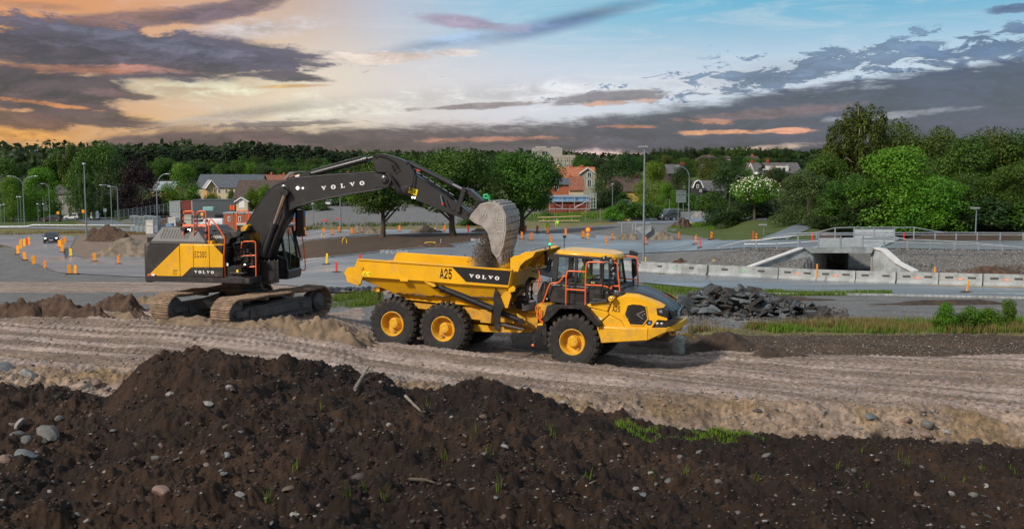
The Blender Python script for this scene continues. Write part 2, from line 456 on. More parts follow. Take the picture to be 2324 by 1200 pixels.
COLS=[(-900,[(2,3.1),(9.5,2.6),(14,2.3),(19,1.8),(22,1.2),(35,1.2),(44,.2)]+FARL),(0,[(2,3.0),(9.5,2.5),(14,2.15),(19.5,1.68),(21.8,1.08),(26,1.15),(35,1.12),(38,.8),(44,.2)]+FARL),
(220,[(2,3.1),(9.3,2.6),(13.5,2.3),(19,1.66),(21,1.05),(26,1.12),(31,1.15),(35,1.05),(38,.8),(44,0)]+FARL),(340,[(2,3.1),(9,2.65),(12.5,2.45),(16.4,2.72),(18,2.35),(20.5,1.2),(22,1.1),(27,1.15),(30.3,1.2),(31.3,1.2),(33,.95),
(38,.9),(44,0)]+FARL),(450,[(2,3.1),(9,2.7),(12,2.45),(15,2.80),(16.8,2.98),(18.6,2.35),(21,1.15),(27,1.12),(30.3,1.18),(31.3,1.2),(33,.92),(38,.88),(44,-.1)]+FARL),
(600,[(2,3.1),(9,2.7),(12,2.42),(14.6,2.52),(16.8,2.68),(18.6,2.1),(21,1.05),(27,1.05),(30,1.1),(31.2,1.15),(32.6,.92),(38,.85),(44,-.2)]+FARL),(740,[(2,3.1),(9,2.7),(12,2.4),(14.6,2.42),(16.8,2.56),(18.6,1.9),(21,.95),(27,
.9),(30,.95),(33,.9),(36,.75),(40,.2)]+FARM),(850,[(2,3.1),(9,2.7),(12,2.45),(14.5,2.3),(17,2.42),(18.8,1.7),(21,.8),(27,.72),(31,.66),(33,.45),(38,.2)]+FARM),
(960,[(2,3.1),(9,2.7),(12.2,2.52),(14.5,2.15),(17.4,2.08),(19.2,1.4),(21.5,.7),(26,.62),(31.2,.58),(33,.3),(38,0)]+FARM),(1100,[(2,3.1),(9,2.7),(12.6,2.63),(14.5,2.1),(18,2.08),(19.5,1.4),(21.8,.6),(26,.52),(30.8,.5),(33,
.12),(38,0)]+FARM),(1250,[(2,3.1),(9.2,2.6),(12.5,2.35),(15,1.95),(18,1.80),(20,1.0),(22.3,.35),(24.8,.45),(29.2,.46),(31,.05),(38,0)]+FARM),(1400,[(2,3.1),(9.8,2.42),(14,1.9),(19,1.22),(20.8,.55),(22.5,.1),(24.6,.42),(28.6,
.4),(30.5,.05),(38,0)]+FARR),(1500,[(2,3.1),(10.5,2.18),(14,1.69),(20,.78),(21.5,.35),(23,-.08),(24.8,.38),(28,.32),(31,.05),(38,-.05)]+FARR),(1640,[(2,3.0),(11,2.0),(14.5,1.5),(20.5,.5),(21.8,.12),(23,-.18),(24.8,.32),(28,
.22),(34,0),(38,-.1),(45,-.45),(60,-1.4),(75,-2.1),(78.5,-2.0),(84,-.75),(100,-.8),(130,-1.5),(161,-1.6),(230,-1.5),(300,0),(400,6),(600,10),(5000,12)]),
(1720,[(2,2.9),(11,1.95),(15,1.4),(20.8,.36),(22.2,-.02),(23,-.22),(24.7,.28),(28,.16),(34,-.05),(45,-.45),(60,-1.4),(74,-2.05),(77.5,-2.0),(82.5,-.32),(95,-.35),(115,-.2),(150,.2),(230,.5),(300,1),(400,6),(600,10),(5000,
12)]),(1838,[(2,2.9),(11.3,1.9),(15,1.32),(21,.3),(22.3,-.1),(24.6,.22),(28,.1),(34,-.1),(45,-.5),(60,-1.4),(73,-2.05),(77.5,-2.1),(81.3,-.32),(93,-.35),(100,.0),(150,.6),(300,2),(400,6),(600,10),(5000,12)]),
(2024,[(2,2.85),(12,1.63),(15.5,1.08),(21.3,.08),(22.8,-.35),(24.6,.13),(28,.06),(34,-.12),(45,-.5),(60,-1.4),(73,-2.0),(76.5,-2.0),(81.3,-.3),(93,-.35),(100,.0),(150,.6),(300,2),(400,6),(600,10),(5000,12)]),
(2324,[(2,2.8),(13,1.32),(16,.83),(21.5,-.16),(23.2,-.52),(25,.03),(28,.02),(34,-.12),(45,-.5),(60,-1.35),(70,-1.85),(72.5,-1.8),(77.5,-.25),(93,-.3),(100,.0),(150,.6),(300,2),(400,6),(600,10),(5000,12)]),
(3400,[(2,2.8),(13,1.1),(16,.6),(21.5,-.2),(23.2,-.5),(25,.0),(34,-.12),(45,-.5),(60,-1.3),(70,-1.8),(77.5,-.25),(93,-.3),(100,.0),(150,.6),(300,2),(400,6),(600,10),(5000,12)]),
]
_us=np.array([c_[0]for c_ in COLS],float)
_LG=np.linspace(math.log(2),math.log(5000),1600)
def _colprof(pts):
 d=np.array([p_[0]for p_ in pts],float);z=np.array([p_[1]for p_ in pts],float)
 zz=np.interp(np.exp(_LG),d,z)
 k=np.array([1,2,3,2,1],float);k/=k.sum()
 zp=np.pad(zz,2,'edge')
 for _ in range(2):
  zz=np.convolve(zp,k,'valid');zp=np.pad(zz,2,'edge')
 return zz
_PR=np.array([_colprof(c_[1])for c_ in COLS])
TY,TPI=math.radians(-20),math.radians(2.4)
TR_ORG=np.array([2.2266,31.6458,-.0229])
def base_h(X,Y):
 X=np.asarray(X,float);Y=np.asarray(Y,float)
 D=np.maximum(Y,2.0)
 u=X/D*F+CX
 u=np.clip(u,_us[0],_us[-1]-.01)
 i=np.clip(np.searchsorted(_us,u,'right')-1,0,len(_us)-2)
 t=(u-_us[i])/(_us[i+1]-_us[i]);t=t*t*(3-2*t)*.6+t*.4
 q=(np.log(D)-_LG[0])/(_LG[1]-_LG[0]);q=np.clip(q,0,1598.999);k=q.astype(int);w=q-k
 a=_PR[i,k]*(1-w)+_PR[i,k+1]*w
 b=_PR[i+1,k]*(1-w)+_PR[i+1,k+1]*w
 return a*(1-t)+b*t
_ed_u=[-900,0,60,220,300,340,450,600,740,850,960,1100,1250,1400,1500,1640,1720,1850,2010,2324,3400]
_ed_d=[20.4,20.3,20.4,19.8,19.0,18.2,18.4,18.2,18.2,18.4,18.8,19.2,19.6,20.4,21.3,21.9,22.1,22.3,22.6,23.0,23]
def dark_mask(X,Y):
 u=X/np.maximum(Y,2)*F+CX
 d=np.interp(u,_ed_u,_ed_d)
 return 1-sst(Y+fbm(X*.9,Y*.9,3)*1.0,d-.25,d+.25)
CT,ST=math.cos(TY),math.sin(TY)
def detail_h(X,Y,dk):
 """small relief: lumpy dark soil, wheel ruts and tread prints on the haul road"""
 near=1-sst(Y,38,58)
 big=fbm(X*.45,Y*.45,3)*.26+(.5-np.abs(pnoise(X*.8+7,Y*.5+3))*2.2)*.07
 clod=fbm(X*1.7,Y*1.7,5,.64)*.19+np.maximum(fbm(X*4.5+3,Y*4.5,3,.6),0)*.09
 hs=dk*(big+clod)
 s=X*CT+Y*ST;t=-X*ST+Y*CT
 wob=fbm(s*.07,t*.1+9,2)*1.2
 tt=t+wob
 rut=fbm(s*.08,tt*1.25+4,4,.6)*.095+fbm(s*.10,tt*5.5,3,.6)*.030+fbm(s*1.1,tt*1.8,4,.6)*.014
 band=sst(fbm(s*.04+31,tt*.9,2),-.06,.10)
 tread=np.abs(((s*1.0+np.abs(((tt*1.1)%1.0)-.5)*.55)/.24)%1.0-.5)*2
 tread=sst(tread,.25,.8)*band*.055*(.6+.8*pnoise(s*1.3,tt*1.3))
 gr=fbm(X*6,Y*6,3,.6)*.012+fbm(X*1.3,Y*1.3,3)*.012
 hr=(rut+tread)*sst(Y,20,24)+gr
 bank=sst(Y,20.5,22)*(1-sst(Y,24.0,25.6))
 hr=hr+bank*(fbm(X*1.5,Y*1.5,5,.66)*.20+fbm(X*.4,Y*.4,2)*.1)
 return(hs+(1-dk)*hr)*near
TX0,TW,TSL=25.72,2.25,6.9/13.0
def trench(X,Y,h):
 xc=TX0+(Y-80.5)*TSL
 inn=(np.abs(X-xc)<TW+np.maximum(Y-94.0,0)*.5)&(Y>80.2)&(Y<112)
 fl=-3.0+np.clip((Y-97)/13,0,1)*2.8
 h=np.where(inn,np.minimum(h,fl),h)
 fr=(np.abs(X-TX0-(80.4-Y)*.25)<TW+(80.5-Y)*1.0)&(Y>77.2)&(Y<=80.2)
 return np.where(fr,np.minimum(h,-2.1-(Y-77.2)*.28),h)
def ground_np(X,Y):
 X=np.asarray(X,float);Y=np.asarray(Y,float)
 h=base_h(X,Y)
 dk=dark_mask(X,Y)
 h=h+detail_h(X,Y,dk)
 h=trench(X,Y,h)
 dx,dy=X-TR_ORG[0],Y-TR_ORG[1]
 xl=dx*CT+dy*ST;yl=-dx*ST+dy*CT
 bed=TR_ORG[2]-math.tan(TPI)*xl+.03+fbm(X*1.5,Y*1.5,4)*.07
 lip=sst(yl,-1.66,-2.25)*(.34+fbm(X*.9+5,Y*.9,3)*.12)
 wt=sst(xl,-8.2,-6.9)*(1-sst(xl,2.2,4.4))*sst(yl,-2.9,-2.2)*(1-sst(yl,2.4,4.5))
 h=h*(1-wt)+(bed+lip)*wt
 return h
def gz(x,y):return float(ground_np(np.array([x]),np.array([y]))[0])
def G(px,py,d0=24.0,d1=900.0):
 """where the sight line through a photo pixel meets the ground (first hit beyond d0)"""
 d=ray(px,py);Ys=np.exp(np.linspace(math.log(d0),math.log(d1),900))
 X=CAMP.x+d.x/d.y*Ys;Z=CAMP.z+d.z/d.y*Ys
 h=base_h(X,Ys)if d0>40 else ground_np(X,Ys)
 below=np.nonzero(Z<h)[0]
 if len(below)==0:i=len(Ys)-1
 else:i=below[0]
 if i>0 and len(below):
  a=Z[i-1]-h[i-1];b=Z[i]-h[i];w=a/(a-b+1e-9)
  Yv=Ys[i-1]*(1-w)+Ys[i]*w
 else:Yv=Ys[i]
 return Vector((d.x/d.y*Yv,Yv,CAMP.z+d.z/d.y*Yv))
def in_poly(px,py,poly):
 r=np.zeros(px.shape,bool);n=len(poly);j=n-1
 for i in range(n):
  xi,yi=poly[i];xj,yj=poly[j]
  if yi!=yj:r^=((yi>py)!=(yj>py))&(px<(xj-xi)*(py-yi)/(yj-yi)+xi)
  j=i
 return r
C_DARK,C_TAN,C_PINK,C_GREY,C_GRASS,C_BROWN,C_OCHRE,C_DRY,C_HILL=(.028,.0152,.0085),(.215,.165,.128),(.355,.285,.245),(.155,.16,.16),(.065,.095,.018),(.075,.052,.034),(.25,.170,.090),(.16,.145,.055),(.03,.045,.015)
REG=[(300,9000,C_HILL,[(-9000,-900),(9000,-900),(9000,900),(-9000,900)],0),(33,62,C_GREY,[(-300,560),(1180,640),(1300,700),(1150,745),(830,740),(820,700),(700,715),(330,700),(-300,700)],6),
(33,60,C_BROWN,[(1160,800),(1160,730),(1400,745),(1560,752),(1800,758),(2400,752),(2700,760),(2700,850),(2324,822),(2000,812),(1800,800),(1640,785),(1520,815),(1300,800)],4),
(33,70,C_GREY,[(1400,775),(1400,640),(2700,690),(2700,760),(1800,730)],4),(33,70,C_DRY,[(1570,758),(1590,742),(1700,748),(1850,737),(2324,728),(2700,725),(2700,765),(2150,757),(1700,760)],5),
(33,76,C_GRASS,[(1420,650),(1470,640),(1560,652),(1760,660),(2030,664),(2040,669),(1760,672),(1620,690),(1500,700)],4),(33,76,C_GRASS,[(750,668),(830,655),(860,668),(860,690),(800,700),(760,690)],5),
(64,900,C_GREY,[(-600,440),(2900,440),(2900,640),(1100,640),(-600,640)],0),(75,200,C_BROWN,[(640,600),(690,547),(820,536),(1000,527),(1110,528),(1115,545),(1000,560),(900,572),(690,594)],2),
(70,200,C_TAN,[(150,560),(190,532),(340,530),(340,570),(200,590)],3),(80,900,C_DRY,[(-600,527),(-600,505),(340,505),(340,530),(180,535),(0,528)],2),(100,900,C_GRASS,[(-600,516),(-600,503),(160,501),(185,513)],1),
(60,300,C_GRASS,[(-600,565),(-600,530),(10,535),(40,548),(0,562)],2),(100,300,C_DRY,[(600,524),(700,513),(960,513),(1120,505),(1300,500),(1420,494),(1440,505),(1300,515),(1180,519),(820,527)],2),
(90,600,C_GRASS,[(1230,505),(1180,500),(1230,480),(1400,470),(1440,497),(1330,507)],3),(90,600,C_GRASS,[(1520,528),(1560,505),(1640,492),(1900,470),(2100,500),(2900,520),(2900,545),(1850,542),(1720,545),(1640,545)],2),
(85,600,C_BROWN,[(1850,545),(1850,525),(2000,525),(2900,530),(2900,548)],1),(60,100,C_BROWN,[(2010,640),(2150,612),(2324,600),(2700,585),(2700,640)],4),
(120,900,C_GRASS,[(-600,480),(130,480),(330,440),(600,420),(640,380),(2900,380),(2900,478),(1400,478),(1000,466),(700,466),(385,470),(300,492),(270,505),(-600,497)],2),
]
def soil(X,Y,Z):
 dk=dark_mask(X,Y)[:,None]
 s=X*CT+Y*ST;t=-X*ST+Y*CT
 pk=sst(fbm(s*.05,t*1.5+2,4,.6),-.14,.16)[:,None]
 road=(np.array(C_TAN)*(1-pk)+np.array(C_PINK)*pk)
 ochre=(sst(Y,21,22)*(1-sst(Y,24.3,25.3))*(.35+.5*sst(fbm(X*.5,Y*.5,2),-.1,.3)))[:,None]
 col=road*(1-ochre)+np.array(C_OCHRE)*ochre
 cy,sy=math.cos(PITCH),math.sin(PITCH)
 dz=Z-HC;w=Y*cy-dz*sy
 px=CX+F*X/w;py=CY-F*(Y*sy+dz*cy)/w
 for d0,d1,c_,poly,rg in REG:
  k=(Y>d0)&(Y<d1)
  jx=fbm(X*.35,Y*.35,3)*rg*3;jy=fbm(X*.35+50,Y*.35,3)*rg
  kk=k&in_poly(px+jx,py+jy,poly)
  col[kk]=c_
 wet=(.5+.62*sst(fbm(X*.33+8,Y*.33,4,.6)+(base_h(X,Y)-2.3)*.16,-.3,.32))[:,None]  # tone factor only: large noise, lighter where the mound stands higher
 col=col*(1-dk)+np.array(C_DARK)*wet*1.25*(1+.4*fbm(X*1.8,Y*1.8,3))[:,None]*dk  # wet is only the noise and height tone factor
 v=1+.34*fbm(X*.6,Y*.6,3)[:,None]+.12*fbm(X*3,Y*3,2)[:,None]
 return np.clip(col*v,.004,.8)
def grid_mesh(name,us,Ds,hfun,cfun,matl):
 U_,D_=np.meshgrid(us,Ds)
 X=(U_-CX)/F*D_;Y=D_
 Xf,Yf=X.ravel(),Y.ravel()
 Z=hfun(Xf,Yf)
 n,m_=len(Ds),len(us)
 co=np.stack([Xf,Yf,Z],1).astype(np.float32)
 a=(np.arange(n-1)[:,None]*m_+np.arange(m_-1)[None,:]).ravel()
 fc=np.stack([a,a+1,a+m_+1,a+m_],1).astype(np.int32)
 me=bpy.data.meshes.new(name)
 me.vertices.add(len(co));me.vertices.foreach_set('co',co.ravel())
 me.loops.add(fc.size);me.loops.foreach_set('vertex_index',fc.ravel())
 me.polygons.add(len(fc));me.polygons.foreach_set('loop_start',np.arange(0,fc.size,4,dtype=np.int32))
 me.polygons.foreach_set('loop_total',np.full(len(fc),4,np.int32))
 me.update(calc_edges=True)
 ca=me.color_attributes.new('soil','FLOAT_COLOR','POINT')
 c4=np.ones((len(co),4),np.float32);c4[:,:3]=cfun(Xf,Yf,Z)
 ca.data.foreach_set('color',c4.ravel())
 me.shade_smooth();me.materials.append(matl)
 o=bpy.data.objects.new(name,me);COL.objects.link(o);o['kind']='structure'
 return o
def soil_mat():
 m=bpy.data.materials.new('soil');m.use_nodes=True
 t=m.node_tree;t.nodes.clear();g=NG(t)
 tc=g.new('ShaderNodeTexCoord').outputs['Object']
 at=g.new('ShaderNodeAttribute');at.attribute_name='soil'
 n1=g.noise(tc,7,12,.74);n2=g.noise(tc,60,5,.7)
 c=g.mix(g.m('MULTIPLY',g.smooth(g.m('ADD',g.m('MULTIPLY',n1,.7),g.m('MULTIPLY',n2,.3)),.34,.66),1.0),g.mix(1.0,at.outputs['Color'],(.45,.43,.42),'MULTIPLY'),g.mix(1.0,at.outputs['Color'],(1.4,1.4,1.4),'MULTIPLY'))
 vo=g.new('ShaderNodeTexVoronoi');g.l.new(tc,vo.inputs['Vector']);vo.inputs['Scale'].default_value=26
 peb=g.m('MULTIPLY',g.m('SUBTRACT',1.0,g.smooth(vo.outputs['Distance'],.1,.24)),g.smooth(n2,.5,.62))
 c=g.mix(g.m('MULTIPLY',peb,.5),c,g.mix(.5,c,(.30,.29,.27)))
 b=g.new('ShaderNodeBsdfPrincipled');g.put(b.inputs['Base Color'],c)
 g.put(b.inputs['Roughness'],g.m('ADD',.72,g.m('MULTIPLY',n1,.3)));b.inputs['Specular IOR Level'].default_value=.3
 bp=g.new('ShaderNodeBump');bp.inputs['Strength'].default_value=.9;bp.inputs['Distance'].default_value=.05
 g.put(bp.inputs['Height'],g.m('ADD',g.m('ADD',n1,g.m('MULTIPLY',n2,.4)),g.m('MULTIPLY',peb,.4)))
 g.l.new(bp.outputs[0],b.inputs['Normal'])
 o=g.new('ShaderNodeOutputMaterial');g.l.new(b.outputs[0],o.inputs[0])
 MATS['soil']=m
 return m
M_SOIL=soil_mat()
us1=np.concatenate([np.linspace(-900,-60,90)[:-1],np.arange(-60,2390,3.2),np.linspace(2390,3400,110)])
Ds=np.concatenate([np.linspace(2,8,30)[:-1],np.exp(np.arange(math.log(8),math.log(48),.0030)),np.exp(np.arange(math.log(48.2),math.log(320),.0065)),np.exp(np.linspace(math.log(322),math.log(5000),60))])
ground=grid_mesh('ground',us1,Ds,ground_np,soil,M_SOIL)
o=MB().box((0,0,-9),(12000,12000,.2)).build('lower_ground',mat('lower_soil',(.09,.08,.05),.9),smooth=0)
o['kind']='structure'
# ------------ wet asphalt
def asphalt_mat():
 m=bpy.data.materials.new('asphalt');m.use_nodes=True
 t=m.node_tree;t.nodes.clear();g=NG(t)
 tc=g.new('ShaderNodeTexCoord').outputs['Object']
 mp=g.new('ShaderNodeMapping');g.l.new(tc,mp.inputs[0]);mp.inputs['Scale'].default_value=(.06,.16,1)
 n1=g.noise(mp.outputs[0],1.0,6,.6);n2=g.noise(tc,30,3,.6)
 c=g.mix(g.smooth(n1,.35,.65),(.130,.158,.182),(.195,.228,.255))
 n3=g.noise(tc,.35,7,.65)
 c=g.mix(g.m('MULTIPLY',g.smooth(n3,.50,.66),.6),c,(.155,.145,.125))
 c=g.mix(g.m('MULTIPLY',n2,.3),c,(.13,.15,.165))
 b=g.new('ShaderNodeBsdfPrincipled');g.put(b.inputs['Base Color'],c)
 g.put(b.inputs['Roughness'],g.m('SUBTRACT',.50,g.m('MULTIPLY',g.smooth(n1,.4,.7),.3)))
 bp=g.new('ShaderNodeBump');bp.inputs['Strength'].default_value=.25;bp.inputs['Distance'].default_value=.01
 g.put(bp.inputs['Height'],n2);g.l.new(bp.outputs[0],b.inputs['Normal'])
 o=g.new('ShaderNodeOutputMaterial');g.l.new(b.outputs[0],o.inputs[0])
 MATS['asphalt']=m;return m
M_ASPH=asphalt_mat()
def resample(pts,n):
 pts=[Vector((p_[0],p_[1]))for p_ in pts]
 L=[0]
 for a,b in zip(pts[:-1],pts[1:]):L.append(L[-1]+(b-a).length)
 out=[]
 for i in range(n):
  t=L[-1]*i/(n-1);k=0
  while k<len(L)-2 and L[k+1]<t:k+=1
  w=(t-L[k])/max(1e-9,L[k+1]-L[k]);out.append(pts[k].lerp(pts[k+1],w))
 return out
def sheet(name,A,B,d0,n=60,m_=6,lift=.05,matl=None,kind='structure',by_x=True):
 """paved strip between two outline curves of the photo, laid on the ground; the curves are paired by column"""
 if by_x:
  xs=np.linspace(max(A[0][0],B[0][0]),min(A[-1][0],B[-1][0]),n)
  ya=np.interp(xs,[p_[0]for p_ in A],[p_[1]for p_ in A]);yb=np.interp(xs,[p_[0]for p_ in B],[p_[1]for p_ in B])
  PA=list(zip(xs,ya));PB=list(zip(xs,yb))
 else:PA,PB=resample(A,n),resample(B,n)
 mb=MB();vs=[]
 for a,b in zip(PA,PB):
  wa,wb=G(a[0],a[1],d0),G(b[0],b[1],d0)
  for j in range(m_+1):
   w=wa.lerp(wb,j/m_);vs.append((w.x,w.y,float(base_h(w.x,w.y))+lift))
 fs=[(i*(m_+1)+j,i*(m_+1)+j+1,(i+1)*(m_+1)+j+1,(i+1)*(m_+1)+j)for i in range(n-1)for j in range(m_)]
 mb.add(vs,fs)
 o=mb.build(name,matl or M_ASPH,smooth=60,weld=False,fixn=False)
 if sum(p_.normal.z for p_ in o.data.polygons)<0:
  o.data.flip_normals()
 if kind:o['kind']=kind
 return o
sheet('road',[(560,600),(690,592),(860,574),(1000,560),(1110,546),(1150,528),(1290,531),(1370,545),(1400,592),(1470,606),(1600,617),(1900,640),(2324,646),(2700,650)],
[(560,640),(690,652),(860,655),(1000,652),(1150,640),(1400,640),(1470,643),(1600,656),(1760,661),(2000,667),(2324,676),(2700,684)],58,n=160,m_=14)
sheet('road',[(1352,534),(1480,544),(1640,547),(1800,545),(1900,545),(2324,548),(3000,552)],[(1352,580),(1480,574),(1640,567),(1700,563),(1850,563),(2324,569),(3000,576)],80,n=110,m_=8,lift=.06)
sheet('road',[(-200,524),(0,530),(60,531),(100,531),(170,537),(173,541),(160,552),(138,562),(150,574),(190,589),(330,572),(560,560)],[(-200,546),(-60,552),(0,556),(20,560),(28,562),(36,566),(40,572),(46,582),(66,594),(135,
620),(330,630),(560,642)],55,n=90,m_=12,by_x=False,lift=.05)
sheet('road',[(-200,512),(0,513),(330,519),(690,523),(1000,521),(1110,519)],[(-200,517),(0,518),(180,522),(330,528),(690,546),(820,534),(1110,529)],90,n=80,m_=3,lift=.06)
sheet('road',[(-200,497),(0,498),(140,494),(250,494),(262,500),(300,515)],[(-200,502),(0,502),(120,502),(170,500),(182,502),(215,514)],110,n=50,m_=4,by_x=False,lift=.06)
sheet('path',[(1722,543),(1760,530),(1800,512),(1850,496),(1900,484)],[(1790,543),(1815,530),(1840,519),(1875,506),(1930,490)],86,n=40,m_=4,by_x=False,lift=.06)
sheet('path',[(1380,497),(1500,496),(1640,492),(1740,494)],[(1380,504),(1500,508),(1560,506),(1640,500),(1740,500)],110,n=30,m_=3,lift=.06)
M_LINE=mat('road_paint',(.55,.38,.10),.6,var=.3,vs=2)
sheet('road_marking',[(2110,647.6),(2250,652),(2700,661)],[(2110,648.4),(2250,653),(2700,662.4)],58,n=30,m_=1,lift=.062,matl=M_LINE)
sheet('road_marking',[(2200,666),(2324,668),(2700,676)],[(2200,666.8),(2324,669),(2700,677.2)],58,n=30,m_=1,lift=.062,matl=mat('white_road_paint',(.6,.6,.58),.6,var=.3,vs=2))
M_KERB=mat('kerb_stone',(.30,.32,.33),.8,var=.25,vs=2)
def kerb(pts,d0,w=.2,h=.12,n=80):
 q=[G(p_[0],p_[1],d0)for p_ in resample(pts,n)]
 mb=MB()
 for a,b in zip(q[:-1],q[1:]):
  d=(b-a);L=d.length;r=Matrix.Rotation(math.atan2(d.y,d.x),3,'Z');c_=(a+b)/2
  mb.box((c_.x,c_.y,float(base_h(c_.x,c_.y))+h/2),(L-.02,w,h),r)
 o=mb.build('kerb',M_KERB,smooth=0);o['kind']='structure'
kerb([(690,591),(860,573),(1000,559),(1110,545)],60)
kerb([(1200,570),(1250,558),(1300,556),(1400,552)],60,n=40)
kerb([(1700,668),(2000,670.5),(2324,678),(2700,686)],50,w=.12)
# ------------ frames of the two machines
class Frame:
 def __init__(s,yaw,pitch,anchor,Y,local):
  s.R=(Matrix.Rotation(yaw,3,'Z')@Matrix.Rotation(pitch,3,'Y'))
  s.O=P(anchor[0],anchor[1],Y)-s.R@Vector(local)
  s.Ri=s.R.transposed()
 def t(s,px,py,y):
  d=s.Ri@ray(px,py);c_=s.Ri@(CAMP-s.O);k=(y-c_.y)/d.y
  q=c_+d*k;return(q.x,q.z)
 def p(s,px,py,y):
  q=s.t(px,py,y);return(q[0],y,q[1])
 def root(s,name,label,cat,group=None):
  o=thing(name,label,cat,s.O,0,group)
  o.rotation_euler=s.R.to_euler();return o
YEL=(.80,.42,.006)
M_YEL=mat('yellow_paint',YEL,.34,var=.08,vs=1.2,coat=.3,dirt=(.24,.165,.095),dirt_amt=.42,mud=.55)
M_YELD=mat('dusty_yellow_paint',(.66,.33,.008),.5,var=.12,vs=2,dirt=(.20,.14,.09),dirt_amt=.85,mud=.8)
M_GRY=mat('graphite_paint',(.030,.031,.034),.38,var=.15,vs=2,coat=.15,dirt=(.13,.11,.09),dirt_amt=.35)
M_BLK=mat('black_plastic',(.014,.014,.016),.45,var=.25,vs=4,dirt=(.1,.08,.06),dirt_amt=.3)
M_DECAL=mat('black_decal',(.016,.017,.019),.35,var=.1)
M_WHT=mat('white_lettering',(.82,.82,.82),.5,var=.03)
M_BLT=mat('black_lettering',(.008,.008,.008),.5,var=.03)
M_ORG=mat('orange_paint',(.88,.13,.010),.38,var=.06,coat=.3,dirt=(.3,.12,.05),dirt_amt=.2)
M_HOSE=mat('rubber_hose',(.012,.012,.013),.5,var=.2)
M_STL=mat('polished_steel',(.55,.55,.56),.22,metal=1.0,var=.1)
M_DSTL=mat('dark_steel',(.055,.052,.05),.45,metal=.5,var=.3,vs=6,dirt=(.14,.10,.07),dirt_amt=.5)
M_TYRE=mat('tyre_rubber',(.016,.016,.017),.75,var=.3,vs=7,dirt=(.085,.065,.048),dirt_amt=.5)
M_TREAD=mat('muddy_tread',(.030,.026,.023),.85,var=.4,vs=8,dirt=(.16,.115,.075),dirt_amt=.95)
M_HIVIS=mat('hi_vis_cloth',(.42,.80,.02),.8,var=.12,vs=9)
M_REFL=mat('reflective_tape',(.62,.64,.62),.4)
M_SKIN=mat('skin',(.45,.25,.17),.6,var=.1,vs=9)
M_HAIR=mat('dark_cloth',(.03,.03,.035),.85)
M_LAMP=mat('lit_lamp',(.9,.9,.85),.3,emit=((1,.96,.88),5.0))
M_AMB=mat('lit_amber_lamp',(.9,.5,.1),.3,emit=((1,.5,.08),6.0))
M_LENS=mat('lamp_glass',(.5,.52,.55),.1,metal=.6)
M_MIRR=mat('mirror_glass',(.6,.65,.7),.05,metal=1.0)
GLASS=glass_mat('cab_glass',(.80,.86,.84),.3)
M_LBL=mat('yellow_sticker',(.85,.65,.02),.4)
M_CHECK=mat('step_plate',(.09,.09,.095),.5,metal=.4,var=.3,vs=12,bump=.4,bs=60)
